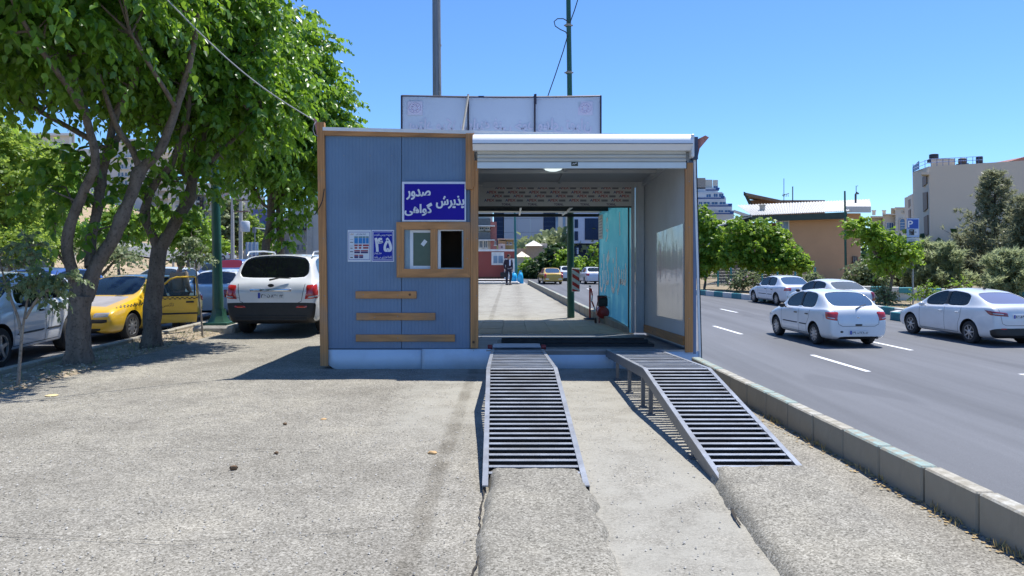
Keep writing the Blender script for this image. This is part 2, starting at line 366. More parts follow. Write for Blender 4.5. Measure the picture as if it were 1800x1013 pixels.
# near kerb: one block each
def kerb_mat(name, top):
    m, N, L, b = nodes(name); co = coords(N, L)
    c = mix(N, L, (.23, .205, .155), (.34, .31, .245), noi(N, L, co, 3, 7, .7))  # side colour darkened to stand in for shade on the kerb faces
    st = ramp(N, [(.55, 0.0), (.75, .6)]); L.new(noi(N, L, coords(N, L, (3, 3, .6)), 4, 6, .7), st.inputs[0]); c = mix(N, L, c, (.20, .18, .15), st.outputs[0])
    top = top or (.46, .43, .36)  # unpainted blocks also get a paler top, as if sunlit
    if top:
        g = N.new('ShaderNodeNewGeometry'); s = N.new('ShaderNodeSeparateXYZ'); L.new(g.outputs['True Normal'], s.inputs[0])
        th = N.new('ShaderNodeMath'); th.operation = 'GREATER_THAN'; th.inputs[1].default_value = .3; L.new(s.outputs[2], th.inputs[0])
        wr = ramp(N, [(.43, 0.0), (.62, .85)]); L.new(noi(N, L, co, 14, 7, .75), wr.inputs[0])
        mm = N.new('ShaderNodeMath'); mm.operation = 'MULTIPLY'; L.new(th.outputs[0], mm.inputs[0]); L.new(wr.outputs[0], mm.inputs[1])
        c = mix(N, L, c, top, mm.outputs[0])
    L.new(c, b.inputs['Base Color']); b.inputs['Roughness'].default_value = .85; bump(N, L, noi(N, L, co, 55, 5), b, .35, .006); return m
k_bare, k_teal, k_white = kerb_mat('kerb_concrete', None), kerb_mat('kerb_teal_top', (.27, .43, .42)), kerb_mat('kerb_white_top', (.50, .49, .44))
kerb = bpy.data.objects.new('kerb', None); C.objects.link(kerb); kerb['kind'] = 'structure'
k = -7; y = 4.43 - .54 * 7
while y < 44:
    y1 = y + .527
    if not (10.35 < y < 14.2):
        hh = .24 + .004 * hsh(y * 3, 0, 0); jx = .010 * hsh(0, y * 3, 1)
        mb = MB(); mb.box(-.06, .06, 0, .527, -.03, hh, bev=.012)
        ang = math.atan(.046) + .012 * hsh(y * 5, 9, 0)
        o = mb.build('kerb_block', [k_teal if (k % 4) in (1, 2) else (k_white if k % 3 else k_bare)], kerb); o.location = (kx(y) + .06 + jx, y, 0); o.rotation_euler.z = ang
        o.rotation_euler.x = .006 * hsh(y, 2, 2)
    y += .54; k += 1
mb = MB(); mb.add([(kx(y) + a, y, z) for y in (-4, 46) for a, z in ((.02, -.03), (.145, -.03), (.145, -.76), (.02, -.76))], [(0, 1, 5, 4), (1, 2, 6, 5), (0, 4, 7, 3), (2, 3, 7, 6), (0, 3, 2, 1), (4, 5, 6, 7)])
o = mb.build('retaining_wall', k_bare, kerb)
# left kerb and far-side kerb in painted blocks
lk = bpy.data.objects.new('left_kerb', None); C.objects.link(lk); lk['kind'] = 'structure'
lkm = [kerb_mat('grey_kerb_a', None)]
me0 = MB().box(-.07, .07, 0, .97, -.25, .09, bev=.015).build('kerb_block', lkm, lk).data
first = True
for i in range(44):
    y = -3 + i * 1.0
    if first: o = lk.children[0]; first = False
    else: o = link('kerb_block', me0, lk)
    o.location = (-6.69 - .04 * y, y, .01 * hsh(y, 3, 3)); o.rotation_euler.z = .04 + .02 * hsh(y * 3, 1, 1)
rk = bpy.data.objects.new('painted_kerb', None); C.objects.link(rk); rk['kind'] = 'structure'
tealp = M('kerb_paint_teal', (.03, .20, .23), .6, 0, .2, 3, .2, 40, dirt=.3); whitep = M('kerb_paint_white', (.58, .58, .55), .7, 0, .12, 3, .2, 40, dirt=.35)
mb = MB().box(-.10, .10, 0, .985, -.78, -.44, bev=.02)
ka = mb.build('kerb_block', tealp, rk); kb = mb.build('kerb_block', whitep, rk)
pos = []; y = 7.0
while y < 53:
    pos.append((rkx(y), y)); dx = rkx(y + .3) - rkx(y); y += 1.0 / math.hypot(1, dx / .3)
for i, (x, y) in enumerate(pos):
    te = (i % 2 == 0) if i > 16 else ((i // 2) % 2 == 0)
    src = ka if te else kb
    o = src if i in (0,) and te else link('kerb_block', src.data, rk)
    nx, ny = pos[min(i + 1, len(pos) - 1)]; dx = nx - x if i < len(pos) - 1 else -.3
    o.location = (x + .1, y, 0); o.rotation_euler.z = math.atan2(-dx, 1.0)
kb.location = (rkx(6) + .1, 6, 0)

# cement aprons at the feet of the two ramps
def apron(name, x0, x1, y0, y1, h, lx):
    nx, ny = 26, 60; vs = []; fs = []
    for j in range(ny + 1):
        y = y0 + (y1 - y0) * j / ny; t = j / ny
        for i in range(nx + 1):
            s = i / nx; ex = .045 * hsh(y * 1.6, lx, 1) + .012 * hsh(y * 8, lx, 2)
            a = x0 + lx * (1 - t) * .12 + ex; b2 = x1 + .05 * hsh(y * 3, 4, lx)
            x = a + (b2 - a) * s
            e = min(1, s / .10) * (min(1, (1 - s) / (.12 if name else .1)))
            z = h * (t ** .8) * (e ** .5) + .012 * hsh(x * 6, y * 6, 2) + .006 * hsh(x * 19, y * 19, 5)
            if s in (0, 1): z = -.02
            vs.append((x, y, z + .004))
    for j in range(ny):
        for i in range(nx):
            q = j * (nx + 1) + i; fs.append((q, q + 1, q + nx + 2, q + nx + 1))
    me = bpy.data.meshes.new('apron'); me.from_pydata(vs, [], fs); me.materials.append(apron_mat)
    me.polygons.foreach_set('use_smooth', [True] * len(fs)); o = link('cement_apron', me); o['kind'] = 'structure'; return o
apron_mat = aggregate_mat('apron_aggregate', (.97, .97, .96), False)
apron(True, -.19, .56, 1.6, 5.45, .085, -.1); apron(True, 1.44, 2.32, 1.6, 5.45, .10, -1.2)
# cracks: real fissures filled with dark grit, standing 2 mm off the surface they split
crack_mat = M('crack_grit', (.035, .03, .024), .95, 0, .3, 30)
def crack(pts, wd, name='crack'):
    vs = []; fs = []
    for i in range(len(pts) - 1):
        a, b2 = Vector(pts[i]), Vector(pts[i + 1]); n = max(2, int((b2 - a).length / .035))
        for q in range(n): 
            p = a.lerp(b2, q / n); d = (b2 - a).normalized(); s = Vector((-d.y, d.x, 0))
            off = .045 * hsh(p.x * 1.3, p.y * 1.6, 1) + .010 * hsh(p.x * 7, p.y * 9, 2) + .004 * hsh(p.x * 20, p.y * 20, 5); ww = wd * (.55 + 1.0 * abs(hsh(p.x * 5, p.y * 6, 6)))
            vs += [p + s * (off + ww / 2), p + s * (off - ww / 2)]
    fs = [(2 * i, 2 * i + 1, 2 * i + 3, 2 * i + 2) for i in range(len(vs) // 2 - 1)]
    me = bpy.data.meshes.new(name); me.from_pydata(vs, [], fs); me.materials.append(crack_mat); o = link(name, me); o['kind'] = 'structure'
crack([(1.46, 5.25, .022), (1.41, 4.8, .02), (1.37, 4.45, .018)], .016)
crack([(-.215, 5.3, .018), (-.20, 4.6, .018), (-.2, 4.0, .016), (-.17, 3.2, .016)], .013)
crack([(-6.1, 8.1, .02), (-5.0, 8.6, .018), (-3.9, 9.75, .018)], .012)
crack([(-3.2, 4.4, .018), (-1.9, 4.25, .018), (-.6, 4.5, .018)], .005)
crack([(-5.2, 6.2, .018), (-2.9, 6.3, .018), (-1.6, 6.25, .018)], .006)
# small clods, husks and litter on the lot
clod = M('brown_clod', (.16, .10, .055), .95, 0, .35, 30, .5, 60); husk = M('tan_husk', (.52, .33, .15), .8, 0, .3, 30)
def lump(name, px, py, r, mat, label, cat, flat=.6):
    g = G(px, py); mb = MB().ball((0, 0, 0), (r, r * .8, r * flat), 9)
    mb.v = [q * (1 + .35 * hsh(q.x * 40 + px, q.y * 40, q.z * 40)) for q in mb.v]
    o = mb.build(name, mat, None, 60); o.location = (g.x, g.y, r * flat * .75); tag(o, label, cat, 'clods and scraps lying on the lot')
lump('clod', 411, 826, .035, clod, 'largest brown clod lying on the pale lot left of the ramps', 'clod')
lump('clod', 486, 798, .02, clod, 'small round brown clod up the lot from the largest clod', 'clod')
lump('clod', 501, 747, .022, clod, 'brown clod on the lot below the kiosk left post', 'clod')
lump('clod', 1437, 867, .03, M('dark_clod', (.03, .027, .025), .9), 'small black chip on the cement right of the right ramp foot', 'clod', .3)
lump('husk', 760, 798, .04, husk, 'curled tan husk on the lot left of the left ramp', 'husk', .35)
lump('husk', 569, 738, .03, husk, 'flat tan husk on the lot in front of the kiosk', 'husk', .3)
lump('husk', 92, 696, .08, M('cream_scrap', (.62, .5, .26), .8), 'pale yellow scrap on the dirt edge by the sapling', 'scrap', .12)
# loose grit and dry leaves gathered along the foot of the kerb, and stones
def scatter(name, n, fn, size, mat, flat=.5, mn=.5):
    V = []; Fc = []
    for i in range(n):
        x, y, z = fn(); r = size * random.uniform(mn, 1.4); a = random.uniform(0, PI); ca, sa = math.cos(a), math.sin(a)
        base = [(-1, -.7, 0), (1, -.8, 0), (.8, .9, 0), (-.9, .7, 0), (.1, 0, flat)]; k = len(V)
        for (u, v2, w2) in base:
            u *= random.uniform(.7, 1.2); V.append((x + r * (u * ca - v2 * sa), y + r * (u * sa + v2 * ca), z + r * w2))
        Fc += [(k, k + 1, k + 4), (k + 1, k + 2, k + 4), (k + 2, k + 3, k + 4), (k + 3, k, k + 4)]
    me = bpy.data.meshes.new(name); me.from_pydata(V, [], Fc); me.materials.append(mat); o = link(name, me); o['kind'] = 'stuff'; return o
def rnd_lot():
    y = 2.6 + 9 * random.random() ** 1.5; return (random.uniform(-5.5, 2.2), y, .006)
def rnd_dark():
    while 1:
        p = rnd_lot()
        if not (.3 < p[0] < 1.6): return p
scatter('grit', 4200, rnd_lot, .006, M('grit_grey', (.42, .40, .36), .9, 0, .5, 40), .8)
scatter('dark_grit', 1900, rnd_dark, .0045, M('grit_dark', (.09, .08, .07), .9, 0, .5, 40), .7)
def by_kerb():
    y = random.uniform(3, 10); return (kx(y) - abs(random.gauss(0, .05)), y, .008)
scatter('kerb_litter', 700, by_kerb, .010, M('dry_litter', (.38, .27, .12), .9, 0, .5, 25), .25)
def on_strip():
    y = random.uniform(6, 19); return (random.uniform(-6.6 - .04 * y + .1, -5.75 - .025 * y), y, .045)
scatter('strip_stones', 1500, on_strip, .02, M('strip_stone', (.36, .31, .24), .95, 0, .5, 20), .6, .2)
# =============== THE INSPECTION KIOSK ===============
KD = 10.9; KS = F / KD
def KX(px): return (px - 900) / KS
def KZ(py): return H - (py - HY) / KS
def lev(q): return Vector((q.x, q.y, q.z - .038 * (q.y - KD)))
def KB(): mb = MB(); mb.fn = lev; return mb
def kb(mb, px0, px1, py0, py1, t0, t1, mi=0, bev=0.0): return mb.box(KX(px0), KX(px1), KD + t0, KD + t1, KZ(py1), KZ(py0), mi, bev)
kiosk = thing('kiosk', (0, KD, 0), 'blue grey panel kiosk with timber edging, a ticket window and an open drive-through bay', 'kiosk')
w_v = wood('pine_upright', axis=2); w_h = wood('pine_level', axis=0); w_d = wood('pine_deep', axis=1)
panel_m = M('blue_grey_panel', (.125, .208, .325), .42, 0, .09, 1.6, .05, 30, .5, dirt=.12)
skirt_m = M('pale_blue_sheet', (.56, .66, .76), .4, 0, .05, 1.5, .06, 6, .5, dirt=.25)
white_m = M('white_sheet', (.74, .75, .75), .4, 0, .05, 1.5, .05, 12, .5, dirt=.2)
wall_m = M('white_inner_panel', (.54, .57, .58), .45, 0, .05, .9, .03, 20, .5, dirt=.2)
ceil_m = M('ceiling_panel', (.46, .48, .49), .5, 0, .06, .8, .03, 20)
steel_m = M('grey_steel', (.30, .31, .32), .5, .5, .12, 6, .1, 60, dirt=.3)
dark_m = M('black_rubber', (.018, .018, .018), .75, 0, .3, 12, .2, 60)
def ribbed(mb, x0, x1, z0, z1, y, pitch=.05, dep=.0022, mi=0, back=.04):
    n = max(1, round((x1 - x0) / pitch)); p = (x1 - x0) / n; pr = []
    for i in range(n):
        a = x0 + i * p; pr += [(a, y), (a + p * .80, y), (a + p * .86, y + dep), (a + p * .96, y + dep)]
    pr.append((x1, y)); k = len(pr)
    vs = [(a, b, z0) for a, b in pr] + [(a, b, z1) for a, b in pr]
    mb.add(vs, [(i, i + 1, k + i + 1, k + i) for i in range(k - 1)], mi)
    mb.box(x0, x1, y + dep + .001, y + back, z0, z1, mi)
# front wall of the booth: two ribbed panels, the right one cut out for the window
mb = KB(); ribbed(mb, KX(572), KX(705.5), KZ(613), KZ(239), KD); mb.build('wall_panel', panel_m, kiosk, world=True)
mb = KB(); wx0, wx1, wz0, wz1 = KX(711), KX(815), KZ(473), KZ(404)
ribbed(mb, KX(706.5), wx0, wz0, wz1, KD, .042); ribbed(mb, wx1, KX(826), wz0, wz1, KD, .04)
ribbed(mb, KX(706.5), KX(826), KZ(613), wz0, KD); ribbed(mb, KX(706.5), KX(826), wz1, KZ(239), KD)
mb.build('wall_panel', panel_m, kiosk, world=True)
# outer left wall, booth side and back walls
mb = KB(); kb(mb, 566, 571, 232, 640, .02, 3.5); mb.build('side_wall', panel_m, kiosk, world=True)
mb = KB(); kb(mb, 826, 831, 240, 613, .045, 1.6); mb.build('booth_wall', wall_m, kiosk, world=True)
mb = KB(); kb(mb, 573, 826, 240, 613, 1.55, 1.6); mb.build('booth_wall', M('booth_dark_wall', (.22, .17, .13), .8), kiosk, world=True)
# ribbed inner right wall, full depth
mb = KB(); x = KX(1206); n = 44; pr = []
for i in range(n):
    a = .02 + i * 3.46 / n; p = 3.46 / n; pr += [(x, a), (x, a + p * .8), (x + .005, a + p * .86), (x + .005, a + p * .95)]
k = len(pr); vs = [(a, KD + b2, z) for z in (KZ(612), KZ(262)) for a, b2 in pr]
mb.add(vs, [(i, i + 1, k + i + 1, k + i) for i in range(k - 1)]); mb.box(x + .006, x + .05, KD + .02, KD + 3.5, KZ(612), KZ(262))
mb.build('inner_wall', wall_m, kiosk, world=True)
mb = KB(); kb(mb, 1212, 1221, 250, 622, .0, 3.5); mb.build('side_wall', panel_m, kiosk, world=True)
film = glass('shiny_film', (.84, .86, .87), .10, (.45, .47, .49), .26)
mb = KB(); xs = KX(1205); nn = 40
vs = []
for i in range(nn + 1):
    for j in range(13):
        t = .10 + 2.0 * i / nn; z = KZ(565) + (KZ(392) - KZ(565)) * j / 12
        vs.append((xs - .012 + .003 * hsh(t * 8, z * .8, 1) + .0015 * hsh(t * 21, z * 2, 4) + (.01 * hsh(t * 3, z * 9, 8) if j > 10 else 0), KD + t, z))
mb.add(vs, [(i * 13 + j, i * 13 + j + 1, (i + 1) * 13 + j + 1, (i + 1) * 13 + j) for i in range(nn) for j in range(12)])
o = mb.build('plastic_film', film, kiosk, True, world=True); o['label'] = 'clear crinkled protective film'
mb = KB(); mb.box(xs - .03, xs, KD + .05, KD + 3.3, KZ(608), KZ(592)); mb.build('skirting_board', w_d, kiosk, world=True)
# floor
floor_m = M('chequer_floor', (.23, .235, .24), .55, .3, .12, 2.5, .3, 70, dirt=.5)
mb = KB(); kb(mb, 832, 1206, 616, 624, -.02, 3.5, 0, .004); mb.build('floor', floor_m, kiosk, world=True)
mb = KB(); kb(mb, 572, 831.5, 616, 624, .045, 3.5); mb.build('floor', floor_m, kiosk, world=True)
# roof with its sloping front edge
mb = KB()
def roofz(x, up): return KZ(225 + (x - KX(570)) * KS * 15 / 648 + (0 if up else 6))
x0, x1 = KX(569), KX(1219)
mb.add([(x0, KD - .06, roofz(x0, 0)), (x1, KD - .06, roofz(x1, 0)), (x1, KD + 3.6, roofz(x1, 0)), (x0, KD + 3.6, roofz(x0, 0)),
        (x0, KD - .06, roofz(x0, 1)), (x1, KD - .06, roofz(x1, 1)), (x1, KD + 3.6, roofz(x1, 1)), (x0, KD + 3.6, roofz(x0, 1))],
       [(0, 1, 2, 3), (4, 5, 6, 7), (0, 1, 5, 4), (1, 2, 6, 5), (2, 3, 7, 6), (3, 0, 4, 7)])
mb.build('roof', white_m, kiosk, world=True)
mb = KB(); kb(mb, 832, 1206, 259, 264, .02, 3.5); mb.build('ceiling', ceil_m, kiosk, world=True)
mb = KB(); kb(mb, 573, 831.8, 259, 264, 1.65, 3.5); mb.build('ceiling', ceil_m, kiosk, world=True)
mb = KB(); kb(mb, 573, 780, 259, 618, 3.44, 3.5); mb.build('rear_wall', panel_m, kiosk, world=True)
mb = KB(); kb(mb, 573, 1206, 250, 269, 3.44, 3.49); mb.build('rear_header', wall_m, kiosk, world=True)
for t, hh in ((1.9, .05), (3.40, .10)):
    mb = KB(); kb(mb, 832, 1206, 264, 264 + hh * KS, t, t + .07); mb.build('ceiling_beam', wall_m, kiosk, world=True)
mb = KB(); mb.box(KX(1006), KX(1012), KD + .02, KD + 3.4, KZ(268), KZ(264)); mb.build('ceiling_beam', ceil_m, kiosk, world=True)
mb = KB(); mb.box(KX(1198), KX(1206), KD + .02, KD + 3.4, KZ(274), KZ(264)); mb.build('ceiling_beam', wall_m, kiosk, world=True)
# back: corner post and printed panel over the rear opening
mb = KB(); mb.box(KX(1186), KX(1205), KD + 3.38, KD + 3.5, KZ(612), KZ(262), bev=.006); mb.box(KX(1176), KX(1184), KD + 3.42, KD + 3.5, KZ(612), KZ(262)); mb.build('corner_post', wall_m, kiosk, world=True)
bd = KD + 3.45
def BX(px): return (px - 900) / F * bd
def BZ(py): return H - (py - HY) / F * bd
mb = MB(); mb.box(BX(820), BX(1112), bd, bd + .05, BZ(363), BZ(322))
fm = M('printed_film', (.66, .66, .63), .5, 0, .06, 3, .05, 30, dirt=.2); fp = mb.build('rear_panel', fm, kiosk, world=True)
mb = MB(); mb.box(BX(820), BX(1112), bd - .012, bd + .06, BZ(365.2), BZ(363)); mb.build('panel_edge', dark_m, kiosk, world=True)
mb = MB(); mb.box(BX(842), BX(985), bd - .02, bd - .004, BZ(327), BZ(325)); mb.build('light_strip', M('pale_strip', (.7, .7, .68), .5), kiosk, world=True)
inkb, inkr, inkg, inkp = M('ink_blue', (.02, .05, .22), .6, 0, .05), M('ink_red', (.42, .04, .04), .6, 0, .05), M('ink_grey', (.24, .24, .25), .6, 0, .1, 40), M('ink_purple', (.05, .02, .10), .6, 0, .05)
inkk = M('ink_black', (.02, .02, .022), .6, 0, .05); inkw = M('ink_white', (.72, .74, .78), .55, 0, .03)
def batch(name, s, spots, mat, parent, wid, hei, bold=.02):
    src = text_mesh(s, bold, False); co = np.array([q.co[:] for q in src.vertices]); mn, mx = co.min(0), co.max(0)
    V = []; Fc = []; k = 0; pol = [list(p.vertices) for p in src.polygons]
    for (x, y, z) in spots:
        V += [(x + (c[0] - mn[0]) / (mx[0] - mn[0]) * wid, y, z + (c[1] - mn[1]) / (mx[1] - mn[1]) * hei) for c in co]
        Fc += [[i + k for i in p] for p in pol]; k += len(co)
    me = bpy.data.meshes.new(name); me.from_pydata(V, [], Fc); me.materials.append(mat); return link(name, me, parent, True)
pxm = bd / F; sa, sp_, sg = [], [], []
for r, (yy, off) in enumerate(((340.4, 0), (347.2, 10), (354.6, -4), (332.8, -22))):
    for i in range(-1, 9):
        px = 855 + off + 37.2 * i
        if px < 843 or px > 1094: continue
        sa.append((BX(px), bd - .004, BZ(yy))); sp_.append((BX(px + 5.2), bd - .004, BZ(yy)))
        if px + 31 < 1111: sg.append((BX(px + 20), BX(px + 31), BZ(yy)))
batch('printed_letter', 'A', sa, inkb, kiosk, 5.2 * pxm, 4.6 * pxm, .03); batch('printed_letter', 'PEX', sp_, inkr, kiosk, 13 * pxm, 4.6 * pxm, .03)
mb = MB()
for a, b2, z in sg: mb.box(a, b2, bd - .004, bd + .0, z, z + 3.6 * pxm)
mb.build('printed_block', inkg, kiosk, world=True)
sp2 = [(BX(836 + 46 * i), bd - .004, BZ(361.6)) for i in range(1, 6)]
batch('printed_letter', 'TORNL.', sp2, inkp, kiosk, 17 * pxm, 4 * pxm, .04)
# timber
def board(px0, px1, py0, py1, t0, t1, m, name='timber_board', bev=.004): mb = KB(); kb(mb, px0, px1, py0, py1, t0, t1, 0, bev); return mb.build(name, m, kiosk, world=True)
mb = KB(); a, b2 = KX(558.5), KX(571); c2, d2 = KX(564.5), KX(578)
z0, z1 = KZ(643), KZ(216)
mb.add([(c2, KD - .05, z0), (d2, KD - .05, z0), (d2, KD + .04, z0), (c2, KD + .04, z0), (a, KD - .05, z1), (b2, KD - .05, z1), (b2, KD + .04, z1), (a, KD + .04, z1)],
       [(0, 1, 2, 3), (4, 5, 6, 7), (0, 1, 5, 4), (1, 2, 6, 5), (2, 3, 7, 6), (3, 0, 4, 7)]); mb.build('timber_post', w_v, kiosk, world=True)
mb = KB(); mb.prism([(KX(571), KZ(239)), (KX(819), KZ(242.5)), (KX(819), KZ(235.2)), (KX(571), KZ(229))], KD - .045, KD + .0); mb.build('top_beam', w_h, kiosk, world=True)
board(819, 832, 236, 334, -.075, 0, w_v, 'timber_post'); board(831.5, 834, 236, 330, -.082, -.05, w_v, 'timber_post')
board(827.5, 841, 283, 612, -.05, 0, w_v, 'timber_post'); board(1203, 1217, 287, 619, -.05, 0, w_v, 'timber_post')
for a, b2, c2, d2 in ((625.5, 732.5, 512, 525), (627, 765.5, 550, 563), (626, 800, 588, 600.5)): board(a, b2, c2, d2, -.03, 0, w_h, 'timber_slat')
# window: mitred casing, mullion, sashes
def miter(poly): mb = KB(); mb.prism([(KX(a), KZ(b2)) for a, b2 in poly], KD - .045, KD + .0); return mb.build('casing_board', w_h if abs(poly[0][1] - poly[1][1]) < 3 else w_v, kiosk, world=True)
O = [(697.5, 391), (827, 391), (827.2, 488), (698, 488)]; I = [(711, 404), (815, 404), (815, 473), (711, 473)]
for i in range(4): miter([O[i], O[(i + 1) % 4], I[(i + 1) % 4], I[i]])
board(757, 769.5, 403.5, 473.5, -.04, .0, w_v, 'mullion')
win_w = M('window_white', (.70, .74, .76), .4, 0, .04); alu = M('window_blue_grey', (.25, .34, .40), .4, .3)
mb = KB()
for q in ((711, 718, 404, 473), (718, 720.5, 404, 473)): kb(mb, *q, .01 if q[0] < 715 else .02, .05)
mb.build('window_frame', alu, kiosk, world=True)
sash = KB()
for q in ((720.5, 726, 404.5, 473), (726, 757.5, 404.5, 409), (726, 757.5, 467.5, 473)): kb(sash, *q, .015, .045)
sash = sash.build('sash', win_w, kiosk, world=True)
mb = KB(); kb(mb, 726, 757.5, 409, 467.5, .03, .034)
mg, N, L, b = nodes('green_film_glass'); co = coords(N, L); L.new(mix(N, L, (.035, .075, .055), (.075, .125, .095), noi(N, L, co, 14, 7, .7)), b.inputs['Base Color']); b.inputs['Roughness'].default_value = .22
pn = mb.build('pane', mg, sash, world=False)
mb = KB(); mb.box(-.028, .028, 0, .002, -.045, .045, rot=(0, R(38), 0), at=(KX(745), KD + .026, KZ(427))); mb.build('sticker', win_w, kiosk, world=True)
mb = KB(); kb(mb, 769.5, 774.5, 404, 473, .0, .04); kb(mb, 774.5, 815, 404, 406, .0, .04); mb.build('window_frame', win_w, kiosk, world=True)
mb = KB(); kb(mb, 812, 815, 406, 473, .0, .04); kb(mb, 774.5, 812, 471, 473, 0, .04); mb.build('window_frame', alu, kiosk, world=True)
pass
# roller shutter box, lowered slats and bottom bar
prof = [(.0, KZ(267)), (-.10, KZ(267.6)), (-.135, KZ(267.2)), (-.20, KZ(257.8)), (-.205, KZ(257.2)), (-.20, KZ(251)), (-.17, KZ(245.4)), (-.12, KZ(241)), (-.06, KZ(237.5)), (.0, KZ(236))]
mb = KB(); xa, xb = KX(832), KX(1213); npf = len(prof); vs = [(xa, KD + a, z) for a, z in prof] + [(xb, KD + a, z) for a, z in prof]
mb.add(vs, [(i, i + 1, npf + i + 1, npf + i) for i in range(npf - 1)] + [list(range(npf)), list(range(npf, 2 * npf)), (npf - 1, 0, npf, 2 * npf - 1)])
mb.build('shutter_box', M('shutter_white', (.84, .85, .86), .3, 0, .03, 1, .0, 5, .5), kiosk, 35, world=True)
mb = KB(); kb(mb, 832, 1212, 256.8, 257.8, -.214, -.20); mb.build('box_seam', M('seam_dark', (.12, .14, .17), .6), kiosk, world=True)
mb = KB(); kb(mb, 1210.5, 1215.5, 240, 280, -.18, .02, 0, .01); mb.build('box_end_cap', white_m, kiosk, world=True)
cream = M('shutter_slat', (.55, .545, .49), .4, 0, .04, 2); palem = M('shutter_bar', (.62, .70, .72), .4, 0, .03)
for py0, py1, mm, tt in ((277, 280.5, cream, -.10), (281, 285.6, cream, -.09), (286, 291.6, cream, -.085), (287.6, 297.6, palem, -.095)):
    pass
for i, (py0, py1, mm) in enumerate(((266, 272.4, cream), (272.8, 279, cream), (279.4, 286.0, cream), (286.6, 297.5, palem))):
    mb = KB(); a = -.02 - 0.0 * i; zt, zb = KZ(py0), KZ(py1); q = [(a, zb), (a - .012, zb + .006), (a - .020, (zb + zt) / 2), (a - .012, zt - .006), (a, zt)]
    if i == 3: q = [(a, zb), (a - .028, zb + .002), (a - .028, zt - .004), (a, zt)]
    n5 = len(q); vs = [(KX(839.5), KD + u, z) for u, z in q] + [(KX(1204), KD + u, z) for u, z in q]
    mb.add(vs, [(j, j + 1, n5 + j + 1, n5 + j) for j in range(n5 - 1)] + [list(range(n5)), list(range(n5, 2 * n5)), (n5 - 1, 0, n5, 2 * n5 - 1)])
    mb.v = [q + Vector((0, -.03, 0)) for q in mb.v]; mb.build('shutter_slat' if i < 3 else 'bottom_bar', mm, kiosk, 30, world=True)
mb = KB(); kb(mb, 1003.5, 1015, 286.5, 293.5, -.085, -.078); lb = mb.build('badge', M('badge_dark', (.05, .055, .035), .4, .3), kiosk, world=True)
mb = KB(); mb.tube([(KX(1005.5), KD - .09, KZ(291)), (KX(1007.5), KD - .09, KZ(289.6)), (KX(1009), KD - .09, KZ(290.6)), (KX(1011), KD - .09, KZ(288.8)), (KX(1013), KD - .09, KZ(288.6))], .005, 5); mb.build('badge_mark', inkw, kiosk, world=True)
board(1203.5, 1206, 284, 298, -.06, -.045, dark_m, 'guide_bracket')
# right corner flashings
board(1217.5, 1223, 284, 622, -.03, .02, M('slate_blue_trim', (.14, .20, .32), .4), 'corner_trim')
mb = KB(); z0, z1 = KZ(640), KZ(262)
for (xa, xb, xc, xd, ya, yb, mi) in ((1222.5, 1226.5, 1228.5, 1232, -.035, .0, 0), (1226, 1229, 1232, 1234, -.02, .03, 1)):
    A = [(KX(xc), KD + ya, z0), (KX(xd), KD + ya, z0), (KX(xd), KD + yb, z0), (KX(xc), KD + yb, z0), (KX(xa - 5), KD + ya, z1), (KX(xb - 5), KD + ya, z1), (KX(xb - 5), KD + yb, z1), (KX(xa - 5), KD + yb, z1)]
    mb.add(A, [(0, 1, 2, 3), (4, 5, 6, 7), (0, 1, 5, 4), (1, 2, 6, 5), (2, 3, 7, 6), (3, 0, 4, 7)], mi)
mb.build('corner_trim', [white_m, dark_m], kiosk, world=True)
# skirting sheets with bent, uneven lower edges
def skirt(px0, px1, t0, bot, top):
    n = 16; mb = KB(); vs = []
    for i in range(n + 1):
        px = px0 + (px1 - px0) * i / n; zz = KZ(bot(px)) + .006 * hsh(px * .1, 3, 3); bend = .012 * hsh(px * .03, 1, 1)
        for z, yy in ((zz, -.015 + bend), (KZ((top + bot(px)) / 2), bend * .4), (KZ(top), 0.0)):
            vs.append((KX(px), KD + t0 + yy, z))
    mb.add(vs, [(i * 3 + j, i * 3 + j + 1, i * 3 + j + 4, i * 3 + j + 3) for i in range(n) for j in range(2)]); o = mb.build('skirt_panel', skirt_m, kiosk, 30, world=True)
    so_ = o.modifiers.new('thick', 'SOLIDIFY'); so_.thickness = .006; return o
skirt(577, 743, -.012, lambda p: 640 + min(10, (p - 577) * .7) , 614.5); skirt(742, 863, -.024, lambda p: 652 if p < 835 else 652 + 0 * p, 613.5)
skirt(862, 1082, -.012, lambda p: 654 + .013 * (p - 957), 617.5); skirt(1081, 1231, -.018, lambda p: 655, 617.5)
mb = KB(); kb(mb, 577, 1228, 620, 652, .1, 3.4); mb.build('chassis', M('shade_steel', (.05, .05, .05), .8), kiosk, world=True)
mb = KB(); kb(mb, 832, 1206, 614.8, 617.4, -.03, .02); mb.build('threshold', steel_m, kiosk, world=True)
# screws along the timber and on the wall
mb = KB()
for px, py in ((712, 416), (712, 472), (703, 452), (822, 420), (822, 455), (640, 518), (700, 519), (700, 556), (660, 558), (700, 594), (1210, 320), (1210, 400), (1210, 480), (1210, 560), (606, 275), (652, 275), (690, 275), (838, 300), (838, 420), (838, 520), (568, 300), (570, 420), (572, 520)):
    mb.ball((KX(px), KD - .052, KZ(py)), (.008, .004, .008), 6)
mb.build('screw', steel_m, kiosk, world=True)['kind'] = 'stuff'

